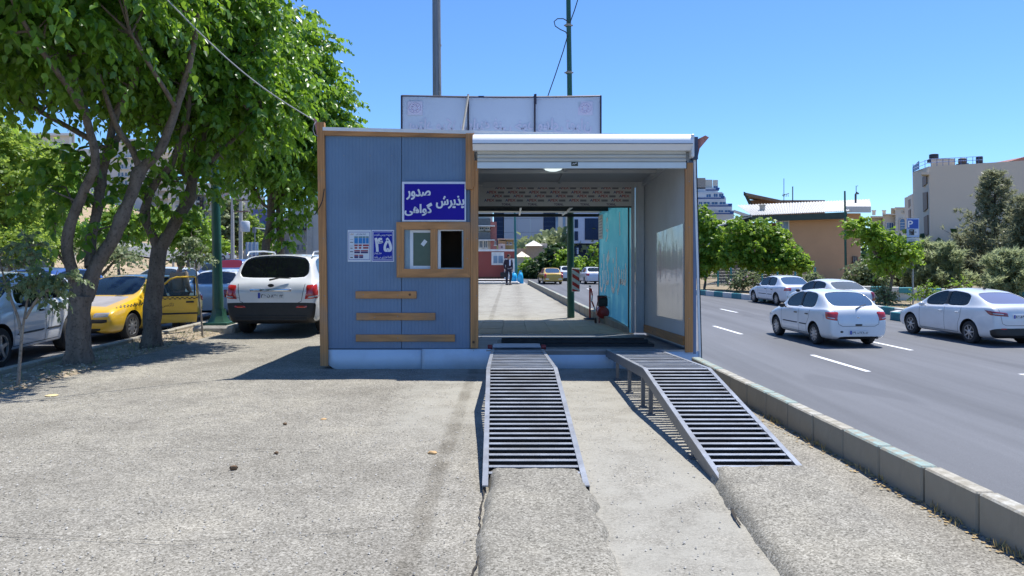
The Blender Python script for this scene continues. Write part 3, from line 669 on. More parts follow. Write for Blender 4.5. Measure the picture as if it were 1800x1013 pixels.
# brake tester pit in the floor
tester = thing('brake_tester', (KX(990), KD + .5, KZ(612)), 'long black roller brake tester across the kiosk floor', 'brake tester')
def fl(t): return KZ(616) - .038 * t
mb = MB(); mb.box(KX(872), KX(1165), KD + .62, KD + 1.25, fl(.9) - .01, fl(.9) + .055, bev=.01); mb.build('frame', M('tester_black', (.02, .02, .022), .5, .2, .2, 9), tester, world=True)
for t in (.78, 1.1):
    mb = MB(); mb.tube([(KX(880), KD + t, fl(t) + .055), (KX(1155), KD + t, fl(t) + .055)], .05, 14); mb.build('roller', dark_m, tester, 40, world=True)
plate = thing('floor_plate', (KX(905), KD + .25, KZ(614)), 'small steel plate with red end wheels at the head of the left ramp', 'plate')
mb = MB(); mb.box(KX(866), KX(951), KD + .05, KD + .50, fl(.2) + .03, fl(.2) + .05, bev=.004); mb.build('plate', M('plate_steel', (.25, .27, .33), .35, .6, .1, 6, dirt=.3), plate, world=True)
redm = M('red_rubber', (.22, .03, .03), .6, 0, .2, 20)
for px in (861, 956):
    mb = MB(); mb.lathe([(0, -.035), (.03, -.035), (.036, -.025), (.036, .025), (.03, .035), (0, .035)], 14, (KX(px), KD + .10, fl(.1) + .04), 'x'); mb.build('wheel', redm, plate, 40, world=True)
# ceiling light
lamp = thing('ceiling_light', (KX(983), KD + 1.62, KZ(264)), 'round white glass ceiling light just inside the kiosk shutter', 'light')
mb = KB(); mb.lathe([(.0, -.055), (.08, -.050), (.14, -.03), (.155, -.004), (.155, .0)], 24, (KX(983), KD + 1.62, KZ(265))); em, N, L, b = nodes('lamp_glass')
b.inputs['Base Color'].default_value = (.8, .85, .85, 1); b.inputs['Emission Color'].default_value = (.85, 1, 1, 1); b.inputs['Emission Strength'].default_value = .75
mb.build('globe', em, lamp, True, world=True)
mb = KB(); mb.lathe([(.18, -.012), (.185, -.006), (.185, .002), (.0, .002)], 24, (KX(983), KD + 1.62, KZ(264.5))); mb.build('base_ring', white_m, lamp, 40, world=True)

# ---- banners and posters on the front wall ----
navy = M('banner_blue', (.018, .010, .30), .6, 0, .06, 3, .0, 60, .2); bwhite = M('banner_white', (.66, .70, .80), .45, 0, .03)
def sheet(name, px0, px1, py0, py1, t, mat, parent, wob=.004, n=24):
    mb = KB(); vs = []
    for i in range(n + 1):
        for j in range(n // 2 + 1):
            px = px0 + (px1 - px0) * i / n; py = py0 + (py1 - py0) * j / (n // 2)
            vs.append((KX(px), KD + t + wob * hsh(px * .05, py * .05, t * 9) , KZ(py)))
    m2 = n // 2 + 1; mb.add(vs, [(i * m2 + j, i * m2 + j + 1, (i + 1) * m2 + j + 1, (i + 1) * m2 + j) for i in range(n) for j in range(m2 - 1)])
    return mb.build(name, mat, parent, True, world=True)
ban = thing('banner', (KX(764), KD, KZ(390)), 'large violet blue banner with white Persian words above the ticket window', 'banner')
sheet('cloth', 707.5, 819.5, 320.5, 390, -.050, bwhite, ban, .0008); sheet('blue_field', 711.5, 817, 324.5, 387.5, -.055, navy, ban, .0008)
def ktext(s, px0, px1, py0, py1, t, mat, parent, bold=.03, rtl=True):
    return text('lettering', s, (KX(px0), KD + t, KZ(py1)), (1, 0, 0), (0, 0, 1), (px1 - px0) / KS, (py1 - py0) / KS, mat, parent, bold, rtl, world=True, off=.0)
ktext('پذیرش', 767, 816, 345, 369, -.060, inkw, ban, .042); ktext('صدور', 715, 757, 333, 352, -.060, inkw, ban, .042); ktext('گواهی', 712, 760, 357, 380, -.060, inkw, ban, .042)
for q_ in (.9,): ktext('پذیرش', 767 + q_, 816 + q_, 345, 369, -.0605 - q_ * .0004, inkw, ban); ktext('صدور', 715 + q_, 757 + q_, 333, 352, -.0605 - q_ * .0004, inkw, ban); ktext('گواهی', 712 + q_, 760 + q_, 357, 380, -.0605 - q_ * .0004, inkw, ban)
pst = thing('price_poster', (KX(673), KD, KZ(460)), 'blue poster with the big Persian number 45 on the kiosk wall', 'poster')
kbx = lambda px0, px1, py0, py1, t, m, par, nm: (lambda mb: mb.build(nm, m, par, world=True))(kb(KB(), px0, px1, py0, py1, t, t + .003))
pb = M('poster_blue', (.022, .035, .34), .7, 0, .04, 4, 0, 60, .15)
kbx(653.3, 693, 404.5, 460.3, -.008, bwhite, pst, 'sheet'); kbx(655, 691.4, 406.4, 458.6, -.0095, pb, pst, 'blue_field')
kbx(656.2, 690.4, 407.6, 457.2, -.0105, bwhite, pst, 'border'); kbx(656.9, 689.8, 408.4, 456.4, -.0115, pb, pst, 'inner_field')
ktext('هزینه پرس کارت', 658, 689, 411, 416, -.0155, inkw, pst, .03); ktext('۴۵', 658.5, 688.5, 418, 443, -.0155, inkw, pst, .03, False); ktext('۴۵', 659.5, 689.5, 418, 443, -.0160, inkw, pst, .03, False)
ktext('هزار تومان', 657.5, 671, 443.2, 447.6, -.0155, inkw, pst, .03); ktext('کاملا اختیاری می باشد', 658, 689, 450, 455.5, -.0155, inkw, pst, .03)
pst2 = thing('tariff_poster', (KX(632), KD, KZ(460)), 'white poster with a coloured price table left of the blue number poster', 'poster')
pw = M('poster_paper', (.62, .68, .74), .4, 0, .03)
kbx(611.3, 652, 404.5, 460.3, -.006, pw, pst2, 'sheet'); 
for nm_, q in (('border', (613, 650.4, 408, 408.6)), ('border', (613, 650.4, 456.2, 456.8)), ('border', (613, 613.6, 408.6, 456.2)), ('border', (649.8, 650.4, 408.6, 456.2))): kbx(*q, -.008, pb, pst2, nm_)
cB, cG, cR, cN = M('cell_blue', (.02, .20, .50), .5), M('cell_green', (.02, .14, .12), .5), M('cell_red', (.30, .03, .05), .5), M('cell_navy', (.03, .02, .12), .5)
cells = []
for c0 in (623, 630.5, 637.6, 643.4): cells += [(c0, c0 + (6.4 if c0 < 637 else 5), 416, 418, cG), (c0, c0 + (6.4 if c0 < 637 else 5), 418.6, 428.5, cB)]
for c0, c1 in ((623, 629), (630.5, 636), (638, 648.5)): cells += [(c0, c1, 430, 433, cR), (c0 + .5, c1 - .8, 434.5, 437.5, cR)]
cells += [(623, 633, 440, 442, cR), (623, 633, 442.5, 445.5, cN), (634.5, 647, 440, 442, cR), (634.5, 647, 442.5, 445.5, cN), (623, 630, 448, 450, cR), (623, 630, 450.5, 454, cN), (631.5, 638.5, 448, 450, cR), (631.5, 638.5, 450.5, 454, cN)]
cells += [(615.5, 621, 425.8, 426.8, inkk), (616, 620, 436, 437.2, inkk), (615.5, 621, 442, 443.4, cN), (616, 620.5, 452, 453.6, inkk), (615.8, 621, 421, 421.6, inkg), (615.8, 621, 432.5, 433, inkg), (615.8, 621, 448, 448.5, inkg)]
for a, b2, c2, d2, mm in cells: kbx(a, b2, c2, d2, -.0085, mm, pst2, 'table_cell')
ktext('تعرفه معاینه فنی', 626, 643, 410.3, 413.6, -.012, inkb, pst2, .02); ktext('تهران', 616, 622, 410, 413.4, -.012, M('ink_orange', (.5, .2, .05), .6), pst2, .03)

# ---- billboard seen from behind on the roof ----
bb = 14.3
def X2(px): return (px - 900) / F * bb
def Z2(py): return H - (py - HY) / F * bb
bill = thing('billboard', (X2(880), bb, Z2(240)), 'wide pale billboard seen from behind on the kiosk roof, its lettering showing through mirrored', 'billboard')
bm_, N, L, b = nodes('translucent_banner'); co = coords(N, L); c = mix(N, L, (.33, .41, .54), (.35, .43, .56), noi(N, L, co, 1.2, 4)); L.new(c, b.inputs['Base Color']); b.inputs['Roughness'].default_value = .6
tl = N.new('ShaderNodeBsdfTranslucent'); tl.inputs[0].default_value = (.30, .42, .66, 1); mx = N.new('ShaderNodeMixShader'); mx.inputs[0].default_value = .12
L.new(b.outputs[0], mx.inputs[1]); L.new(tl.outputs[0], mx.inputs[2]); L.new(mx.outputs[0], N['Material Output'].inputs[0])
top = lambda px: 168.5 + (2.2 * math.sin(PI * (px - 706) / 350) + .6 * (px - 706) / 350)
mb = MB(); n = 20; vs = []
for i in range(n + 1):
    px = 707 + 348 * i / n
    vs += [(X2(px), bb + .03, Z2(258)), (X2(px), bb + .03 + .02 * math.sin(i), Z2(top(px) + 1))]
mb.add(vs, [(2 * i, 2 * i + 1, 2 * i + 3, 2 * i + 2) for i in range(n)]); mb.build('cloth', bm_, bill, 30, world=True)
frm = M('frame_navy', (.022, .022, .045), .5, .2)
mb = MB(); mb.tube([(X2(706 + 350 * i / 12), bb, Z2(top(706 + 350 * i / 12))) for i in range(13)], .018, 4); mb.build('frame_bar', frm, bill, world=True)
for px in (706, 1056): mb = MB(); mb.box(X2(px) - .016, X2(px) + .016, bb - .02, bb + .02, Z2(260), Z2(168), bev=.003); mb.build('frame_bar', frm, bill, world=True)
for px, pt in ((823, 166), (940, 166)):
    mb = MB(); mb.box(X2(px) - .017, X2(px) + .017, bb - .025, bb + .015, Z2(262), Z2(pt), bev=.003); mb.build('frame_bar', frm, bill, world=True)
mb = MB(); mb.box(X2(940.5), X2(943), bb - .05, bb - .02, Z2(184), Z2(166)); mb.build('clamp', frm, bill, world=True)
mb = MB(); mb.box(X2(841), X2(851), bb - .02, bb + .03, Z2(171), Z2(169)); mb.build('clamp', frm, bill, world=True)
mb = MB(); mb.tube([(X2(823.5), bb - .04, Z2(168)), (X2(813), bb - .35, Z2(248))], .022, 6); mb.build('brace', M('brace_cream', (.55, .48, .38), .6), bill, world=True)
ghost = M('ghost_pink', (.41, .44, .60), .6, 0, .03); ghost2 = M('ghost_mark', (.45, .42, .60), .6, 0, .03)
for (px0, px1) in ((716, 742.5), (1016, 1042)):
    mb = MB(); mb.box(X2(px0), X2(px1), bb + .018, bb + .024, Z2(202), Z2(178)); mb.build('emblem_square', ghost, bill, world=True)
    mb = MB()
    for q in range(8):
        a = q * PI / 4; cx, cz = X2((px0 + px1) / 2), Z2(190); r = .08
        mb.tube([(cx + r * math.cos(a + t * .4) * (1 if t % 2 else .55), bb + .014, cz + r * math.sin(a + t * .4) * (1 if t % 2 else .55)) for t in range(3)], .006, 4)
    mb.tube([(cx + .115 * math.cos(t * PI / 10), bb + .014, cz + .10 * math.sin(t * PI / 10)) for t in range(21)], .005, 4)
    mb.build('emblem', ghost2, bill, world=True)
text('lettering', 'ستاد مرکز معاینه فنی خودروهای تهران', (X2(720), bb + .014, Z2(234)), (1, 0, 0), (0, 0, 1), X2(1040) - X2(720), Z2(208) - Z2(234), ghost, bill, .02, True, True, world=True)

# ---- torn flex at the two upper corners ----
pk = M('torn_flex', (.48, .24, .23), .7, 0, .25, 12, .2, 40)
mb = KB(); mb.add([(KX(1222), KD - .03, KZ(247)), (KX(1242), KD - .14, KZ(245)), (KX(1236), KD - .08, KZ(253)), (KX(1229), KD - .03, KZ(262)), (KX(1227), KD + .02, KZ(277)), (KX(1224), KD, KZ(262)), (KX(1217), KD, KZ(237)), (KX(1221), KD - .05, KZ(252)), (KX(1235), KD - .16, KZ(242))], [(0, 1, 2, 3), (0, 3, 4, 5), (6, 7, 0), (0, 8, 1)])
o = mb.build('torn_flex', pk, None); tag(o, 'torn pink and white flex sheet curling at the kiosk right upper corner', 'torn sheet')
mb = KB(); mb.add([(KX(553), KD - .06, KZ(208)), (KX(559), KD - .05, KZ(213)), (KX(562), KD - .03, KZ(240)), (KX(557), KD - .02, KZ(237)), (KX(555), KD - .04, KZ(222))], [(0, 1, 2, 3, 4)])
o = mb.build('torn_flex', pk, None); tag(o, 'narrow torn pink flex strip at the kiosk left upper corner', 'torn sheet')
mb = KB(); mb.box(KX(1214), KX(1224), KD - .10, KD + .02, KZ(282), KZ(243), rot=None); o = mb.build('dark_bracket', M('dark_blue_bracket', (.05, .07, .12), .6), kiosk, world=True)

# ---- the two ramps ----
ramp_top = M('ramp_bright_steel', (.29, .31, .345), .45, .3, .2, 5, .2, 60, dirt=.6); ramp_shade = M('ramp_shaded_steel', (.022, .024, .03), .7, .2, .25, 12)  # dark web steel, blackened to paint in the shade between the bars
rail_m = M('ramp_rail_paint', (.16, .168, .178), .5, .25, .12, 5, .12, 60, dirt=.35)
def build_ramp(label, xs, group):
    """xs: left / right X at the head, the bend and the foot"""
    Y = (10.80, 8.0, 5.42); Z = (.292, .440, .075)
    t = thing('ramp', ((xs[2][0] + xs[2][1]) / 2, 5.4, 0), label, 'ramp', group)
    pt = lambda side, k: Vector((xs[k][side], Y[k], Z[k]))
    for side in (0, 1):
        sg = 1 if side == 0 else -1; mb = MB()
        A, B, Cc = pt(side, 0), pt(side, 1), pt(side, 2); D = Cc + (Cc - B).normalized() * .24
        up = Vector((0, 0, 1))
        def sec(p, w0, w1, h0, h1): return [p + Vector((w0 * sg, 0, h0)), p + Vector((w1 * sg, 0, h0)), p + Vector((w1 * sg, 0, h1)), p + Vector((w0 * sg, 0, h1))]
        for (w0, w1, h0, h1, mi) in ((0, .042, -.006, .004, 0), (0, .006, -.105, -.006, 1), (.006, .042, -.105, -.098, 1)):
            s = [sec(q, w0, w1, h0, h1) for q in (A, B, Cc, D)]; vs = [v for r in s for v in r]
            fs = [(i * 4 + j, i * 4 + (j + 1) % 4, (i + 1) * 4 + (j + 1) % 4, (i + 1) * 4 + j) for i in range(3) for j in range(4)] + [(0, 1, 2, 3), (12, 13, 14, 15)]
            mb.add(vs, fs, mi)
        mb.build('rail', [ramp_top, rail_m], t, world=True)
    def slat(p0, p1, d, name='slat', wd=.036):
        mb = MB(); n = (p1 - p0).cross(d).normalized(); n = n if n.z > 0 else -n
        a, b2 = p0, p1; e = d * wd
        mb.add([a, b2, b2 - e, a - e, a - n * .005, b2 - n * .005, b2 - e - n * .005, a - e - n * .005], [(0, 1, 2, 3), (0, 1, 5, 4), (1, 2, 6, 5), (2, 3, 7, 6), (3, 0, 4, 7), (4, 5, 6, 7)], 0)
        q = d * .005
        mb.add([a - n * .0052, b2 - n * .0052, b2 - n * .062, a - n * .062, a - q - n * .0052, b2 - q - n * .0052, b2 - q - n * .062, a - q - n * .062], [(0, 1, 2, 3), (4, 5, 6, 7), (0, 1, 5, 4), (1, 2, 6, 5), (2, 3, 7, 6), (3, 0, 4, 7)], 1)
        mb.build(name, [ramp_top, ramp_shade], t, world=True)
    for k, n in ((0, 21), (1, 24)):
        A0, A1, B0, B1 = pt(0, k), pt(1, k), pt(0, k + 1), pt(1, k + 1); d = ((B0 + B1) / 2 - (A0 + A1) / 2).normalized() * -1
        for i in range(n if k == 0 else n + 1):
            f = (i + .5) / n if k == 0 else i / n
            jz = Vector((0, random.uniform(-.004, .004), random.uniform(-.0015, .0015)))
            a = A0.lerp(B0, f) + Vector((.044, 0, 0)) + jz; b2 = A1.lerp(B1, f) - Vector((.044, 0, 0)) + jz
            slat(a, b2, d, wd=.07 if k == 0 and i % 3 else .036)
    for yl in (9.9, 8.97, 8.12, 7.72, 6.05):
        for side in (0, 1):
            k = 0 if yl > 8 else 1; f = (Y[k] - yl) / (Y[k] - Y[k + 1]); p = pt(side, k).lerp(pt(side, k + 1), f); s = .006 if side == 0 else -.046
            mb = MB(); mb.box(p.x + s, p.x + s + .04, yl - .02, yl + .02, -.01, p.z - .095, bev=.003); mb.box(p.x + s - .02, p.x + s + .06, yl - .05, yl + .05, -.01, .012); mb.build('leg', rail_m, t, world=True)
    return t
build_ramp('left steel ramp, its bars rising straight to the plate in the kiosk doorway', ((-.30, .46), (-.277, .492), (-.215, .54)), 'steel car ramps')
build_ramp('right steel ramp beside the road kerb, its legs and side rail in view', ((1.37, 2.14), (1.415, 2.15), (1.478, 2.165)), 'steel car ramps')
mb = KB(); kb(mb, 1068, 1075, 617, 630, -.14, -.02, 0, .005); tag(mb.build('ramp_bracket', rail_m, None), 'short dark steel bracket at the head of the right ramp', 'bracket')

# ---- canopy, wall and floor behind the kiosk ----
slab = bpy.data.objects.new('slab', None); C.objects.link(slab); slab['kind'] = 'structure'
tile_m = M('brown_paver', (.50, .41, .30), .8, 0, .14, 3, .25, 40, dirt=.35)
def slabz(y): return .135 - (y - 14.45) * .026
tiles = []
for i in range(9):
    for j in range(9):
        x = -2.2 + i * .5; y = 14.47 + j * .5; mb = MB().box(-.247, .247, 0, .494, -.2, 0, bev=.004)
        if not tiles: o = mb.build('paving_tile', tile_m, slab); tiles.append(o)
        else: o = link('paving_tile', tiles[0].data, slab)
        if x + .25 > kx(y) : o.location = (2.1, y, slabz(y) - .003)
        o.location = (x + .25, y, slabz(y) + random.uniform(-.004, .004)); o.rotation_euler = (-.026, random.uniform(-.004, .004), random.uniform(-.008, .008))
mb = MB(); mb.box(-2.3, 2.4, 14.42, 19.0, -.05, -.001); mb.build('bed', M('slab_bed', (.20, .165, .12), .95), slab)
can = thing('canopy', (1.0, 17, 0), 'pale sheet canopy on dark beams behind the kiosk', 'canopy')
cw = M('canopy_sheet', (.60, .62, .58), .5, 0, .05, 2, dirt=.15); cdark = M('canopy_beam', (.018, .025, .028), .5, .3)
nst = 9
for i in range(nst):
    y0 = 14.7 + i * 5.1 / nst; y1 = y0 + 5.1 / nst - .004; zz = 2.92 - (y0 - 14.7) * .022
    mb = MB(); mb.box(-2.6, 2.36, y0, y1, zz, zz + .02); mb.build('roof_sheet', cw, can, world=True)
for y in (15.3, 16.6, 17.9, 19.75):
    zz = 2.905 - (y - 14.7) * .022; mb = MB(); mb.box(-2.6, 2.38, y, y + .07, zz - .085, zz - .005, bev=.004); mb.build('beam', cdark, can, world=True)
for x in (-1.0, .2, 1.35):
    mb = MB(); mb.box(x - .02, x + .02, 14.7, 19.7, 2.74, 2.775); mb.build('rafter', white_m, can, world=True)
mb = MB(); mb.box(2.31, 2.36, 14.7, 14.75, 0, 2.84); mb.box(2.31, 2.36, 19.74, 19.79, 0, 2.8); mb.build('post', cdark, can, world=True)
mb = MB(); mb.box(-2.5, -2.44, 14.7, 14.76, 0, 2.84); mb.box(-2.5, -2.44, 19.74, 19.8, 0, 2.8); mb.build('post', cdark, can, world=True)
tb = thing('teal_banner', (2.33, 17, 0), 'tall turquoise banner wall with white Persian lettering at the right of the passage', 'banner')
tealb, N, L, b = nodes('turquoise_banner'); co = coords(N, L); sx = N.new('ShaderNodeSeparateXYZ'); L.new(co, sx.inputs[0]); mr = N.new('ShaderNodeMapRange'); mr.inputs[1].default_value = .2; mr.inputs[2].default_value = 2.6; L.new(sx.outputs[2], mr.inputs[0])
c = mix(N, L, (.06, .24, .38), (.11, .44, .46), mr.outputs[0]); c = mix(N, L, c, (.20, .50, .52), ramp_out(N, L, noi(N, L, co, 1.6, 5), .5, .75)); L.new(c, b.inputs['Base Color']); b.inputs['Roughness'].default_value = .65; b.inputs['Specular IOR Level'].default_value = .2
tr = N.new('ShaderNodeBsdfTranslucent'); L.new(c, tr.inputs[0]); mx = N.new('ShaderNodeMixShader'); mx.inputs[0].default_value = .45; L.new(b.outputs[0], mx.inputs[1]); L.new(tr.outputs[0], mx.inputs[2]); L.new(mx.outputs[0], N['Material Output'].inputs[0])
mb = MB(); n = 30; vs = []
for i in range(n + 1):
    y = 14.5 + 5.2 * i / n
    for j in range(9):
        z = slabz(y) + .02 + (2.83 - slabz(y)) * j / 8; vs.append((2.33 + .006 * hsh(y * 1.2, z * .8, 3), y, z))
mb.add(vs, [(i * 9 + j, i * 9 + j + 1, (i + 1) * 9 + j + 1, (i + 1) * 9 + j) for i in range(n) for j in range(8)]); mb.build('cloth', tealb, tb, True, world=True)
for (s, y0, wd, z0, hh) in (('سران', 17.2, 2.3, .80, 1.05), ('گران', 19.4, 1.9, .72, 1.1)):
    text('lettering', s, (2.305, y0, z0), (0, -1, 0), (0, 0, 1), wd, hh, M('letter_cream', (.84, .86, .82), .5), tb, .018, world=True, off=0)
text('lettering', 'و', (2.305, 18.2, 2.0), (0, -1, 0), (0, 0, 1), .5, .6, MATS['letter_cream'], tb, -.01, world=True, off=0)
text('lettering', 'ا', (2.305, 15.9, 2.1), (0, -1, 0), (0, 0, 1), .15, .5, MATS['letter_cream'], tb, -.01, world=True, off=0)
nb = MB().box(2.295, 2.302, 18.75, 19.6, 2.1, 2.72).build('notice', M('notice_paper', (.5, .52, .48), .6), tb, world=True)
mb = MB()
for i in range(7): mb.box(2.290, 2.294, 18.85, 19.5, 2.16 + i * .075, 2.185 + i * .075)
mb.build('notice_line', inkg, tb, world=True)
# =============== VEHICLES ===============
tyre_m = M('tyre_rubber', (.022, .022, .023), .8, 0, .2, 9, .1, 60); trim_m = M('black_trim', (.02, .02, .021), .55, 0, .15, 8)
lining_m = M('cabin_lining', (.045, .045, .05), .8, 0, .2, 6); seat_m = M('seat_cloth', (.10, .10, .11), .85, 0, .2, 8)
rim_m = M('silver_rim', (.42, .43, .45), .35, .75, .1, 8, dirt=.4); chrome_m = M('chrome', (.65, .66, .68), .12, 1, .03)
car_glass = glass('car_glass', (.50, .58, .57), .30, (.05, .07, .08)); tint_glass = glass('tinted_glass', (.25, .29, .30), .45, (.012, .015, .02)); sky_refl_glass = glass('sky_reflection_glass', (.40, .52, .62), .5, (.10, .18, .32))  # the last glass has a blue base colour standing in for reflected sky
lens_red, N, L, b = nodes('tail_lens'); b.inputs['Base Color'].default_value = (.50, .025, .025, 1); b.inputs['Roughness'].default_value = .12; b.inputs['Coat Weight'].default_value = 1
lens_dk, N, L, b = nodes('dark_tail_lens'); b.inputs['Base Color'].default_value = (.22, .02, .025, 1); b.inputs['Roughness'].default_value = .12; b.inputs['Coat Weight'].default_value = 1
lens_cl, N, L, b = nodes('clear_lens'); b.inputs['Base Color'].default_value = (.45, .47, .5, 1); b.inputs['Roughness'].default_value = .1; b.inputs['Metallic'].default_value = .4; b.inputs['Coat Weight'].default_value = 1
plate_m = M('plate_white', (.66, .67, .68), .45, 0, .03); pblue_m = M('plate_blue', (.02, .05, .38), .45, 0, .03)

def make_wheel(r, wd, style, side, parent, x, y):
    mb = MB(); s = side; o = wd / 2
    mb.lathe([(r * .62, -o), (r * .9, -o), (r * .975, -o * .8), (r, -o * .5), (r, o * .5), (r * .975, o * .8), (r * .9, o), (r * .62, o)], 28, axis='y')
    t = mb.build('wheel', tyre_m, parent, 35); t.location = (x, y, r)
    mb = MB(); k = s * o
    mb.lathe([(r * .64, k * .5), (r * .655, k * .98), (r * .62, k * .99), (r * .585, k * .62), (r * .0, k * .45)], 28, axis='y', mi=1)
    n = {'steel': 9, 'alloy': 6, 'star': 7, 'five': 5}[style]; wsp = {'steel': .045, 'alloy': .035, 'star': .030, 'five': .05}[style]
    mb.lathe([(r * .655, k * .5), (r * .66, k * 1.0), (r * .60, k * 1.0), (r * .585, k * .72)], 28, axis='y')
    for i in range(n):
        a = 2 * PI * i / n + .3
        for sgn in ((-1, 1) if style == 'alloy' else (0,)):
            a2 = a + sgn * .13; c0, s0 = math.cos(a2), math.sin(a2); pw = wsp * (.55 if sgn else 1)
            q = [(r * .12, pw * 1.3), (r * .60, pw)]
            vs = []
            for rr, w2 in q:
                for dd in (-w2 / 2, w2 / 2):
                    for kk in (k * .55, k * .93): vs.append((rr * c0 - dd * s0, kk, rr * s0 + dd * c0))
            mb.add(vs, [(0, 1, 3, 2), (4, 6, 7, 5), (0, 4, 5, 1), (2, 3, 7, 6), (1, 5, 7, 3), (0, 2, 6, 4)])
    mb.lathe([(r * .22, k * .55), (r * .2, k * .95), (r * .1, k * 1.02), (0, k * 1.02)], 14, axis='y')
    mb.build('rim', [rim_m, trim_m], t, 30)
    return t

SHAPES = {
 'boxy': dict(L=4.41, W=1.69, st=[(0, .50, .58, .86, .76, .28), (.05, .63, .70, .95, .84, .22), (.28, .70, .775, .99, .86, .18), (.85, .80, .885, 1, .87, .18), (1.27, .87, .96, 1, .87, .18),
        (1.60, .875, 1.20, 1, .83, .18), (2.0, .88, 1.375, 1, .765, .18), (2.40, .89, 1.41, 1, .755, .18), (2.48, .89, 1.411, 1, .755, .18), (3.05, .90, 1.40, 1, .765, .18), (3.25, .905, 1.37, 1, .775, .18),
        (3.5, .915, 1.20, 1, .82, .18), (3.78, .92, .985, 1, .86, .18), (4.28, .91, .96, .985, .86, .20), (4.37, .86, .90, .96, .85, .24), (4.41, .60, .64, .90, .80, .28)],
        cowl=4, rf=6, b=7, re=9, rr=10, dk=12, glass2=(9, 10), axle=(.82, 3.49), r=.30),
 # x, z belt, z top, width factor, roof width factor, z under
 'sedan': dict(L=4.35, W=1.70, st=[(0, .44, .50, .74, .60, .30), (.07, .58, .64, .88, .74, .22), (.35, .68, .76, .975, .80, .18), (.85, .80, .91, 1, .84, .18), (1.22, .875, .985, 1, .86, .18),
        (1.52, .885, 1.22, 1, .815, .18), (1.92, .895, 1.405, 1, .735, .18), (2.36, .905, 1.455, 1, .72, .18), (2.44, .905, 1.457, 1, .72, .18), (3.0, .92, 1.43, 1, .735, .18), (3.22, .93, 1.385, 1, .75, .18),
        (3.5, .945, 1.23, 1, .80, .18), (3.86, .955, 1.035, .99, .84, .18), (4.2, .95, 1.005, .965, .84, .22), (4.3, .90, .95, .92, .80, .26), (4.35, .62, .66, .84, .74, .30)],
        cowl=4, rf=6, b=7, re=9, rr=10, dk=12, glass2=(9, 10), rwb=(.95, 1.75), axle=(.80, 3.38), r=.30),
 'fast': dict(L=4.30, W=1.70, st=[(0, .46, .52, .72, .60, .30), (.08, .62, .68, .88, .74, .22), (.38, .74, .82, .975, .80, .18), (.82, .84, .95, 1, .84, .18), (1.12, .90, 1.02, 1, .86, .18),
        (1.45, .92, 1.25, 1, .815, .18), (1.92, .94, 1.43, 1, .735, .18), (2.33, .955, 1.485, 1, .72, .18), (2.41, .957, 1.487, 1, .72, .18), (3.0, .985, 1.45, 1, .735, .18), (3.28, .995, 1.395, 1, .75, .18),
        (3.6, 1.01, 1.27, 1, .79, .18), (3.93, 1.03, 1.115, .985, .83, .18), (4.14, 1.03, 1.085, .96, .84, .22), (4.25, .98, 1.03, .92, .80, .26), (4.30, .64, .70, .84, .74, .30)],
        cowl=4, rf=6, b=7, re=9, rr=10, dk=12, glass2=(9, 10), axle=(.80, 3.38), r=.31),
 'hatch': dict(L=3.98, W=1.66, st=[(0, .44, .50, .72, .60, .30), (.07, .60, .66, .88, .74, .22), (.34, .72, .80, .975, .80, .19), (.75, .83, .94, 1, .84, .19), (1.05, .89, 1.01, 1, .86, .19),
        (1.38, .91, 1.25, 1, .815, .19), (1.85, .93, 1.43, 1, .735, .19), (2.22, .94, 1.48, 1, .725, .19), (2.30, .942, 1.482, 1, .725, .19), (2.84, .96, 1.465, 1, .74, .19), (3.12, .97, 1.43, 1, .755, .19),
        (3.42, .99, 1.28, 1, .80, .19), (3.74, 1.00, 1.075, .985, .83, .19), (3.87, .97, 1.02, .955, .82, .22), (3.94, .84, .88, .93, .80, .26), (3.98, .58, .62, .86, .76, .30)],
        cowl=4, rf=6, b=7, re=9, rr=10, dk=12, glass2=(9, 10), axle=(.78, 3.14), r=.29),
 'suv': dict(L=4.68, W=1.88, st=[(0, .60, .68, .76, .62, .34), (.08, .78, .86, .90, .76, .28), (.4, .92, 1.02, .98, .82, .26), (.95, 1.02, 1.13, 1, .86, .26), (1.28, 1.06, 1.18, 1, .88, .26),
        (1.62, 1.08, 1.42, 1, .84, .26), (2.05, 1.10, 1.62, 1, .78, .26), (2.5, 1.11, 1.70, 1, .765, .26), (2.58, 1.11, 1.702, 1, .765, .26), (3.3, 1.13, 1.70, 1, .775, .26), (4.16, 1.15, 1.67, 1, .78, .26),
        (4.34, 1.14, 1.42, 1, .825, .26), (4.50, 1.13, 1.205, .985, .87, .26), (4.60, 1.06, 1.12, .97, .86, .30), (4.65, .98, 1.02, .955, .85, .32), (4.68, .88, .92, .91, .82, .36)],
        cowl=4, rf=6, b=7, re=9, rr=10, dk=12, glass2=(9, 10), axle=(.92, 3.62), r=.36, lowrow=.40),
 'crossover': dict(L=4.25, W=1.76, st=[(0, .50, .58, .76, .62, .30), (.08, .68, .76, .90, .76, .24), (.36, .82, .91, .98, .82, .22), (.85, .92, 1.02, 1, .86, .22), (1.1, .96, 1.06, 1, .87, .22),
        (1.4, .98, 1.30, 1, .83, .22), (1.85, 1.0, 1.50, 1, .76, .22), (2.28, 1.01, 1.57, 1, .75, .22), (2.36, 1.01, 1.572, 1, .75, .22), (3.0, 1.03, 1.55, 1, .76, .22), (3.6, 1.05, 1.50, 1, .77, .22),
        (3.88, 1.06, 1.28, 1, .81, .22), (4.08, 1.05, 1.12, .985, .85, .22), (4.17, .98, 1.04, .96, .84, .26), (4.22, .76, .80, .93, .82, .28), (4.25, .58, .62, .88, .78, .30)],
        cowl=4, rf=6, b=7, re=9, rr=10, dk=12, glass2=(9, 10), axle=(.82, 3.36), r=.34),
}
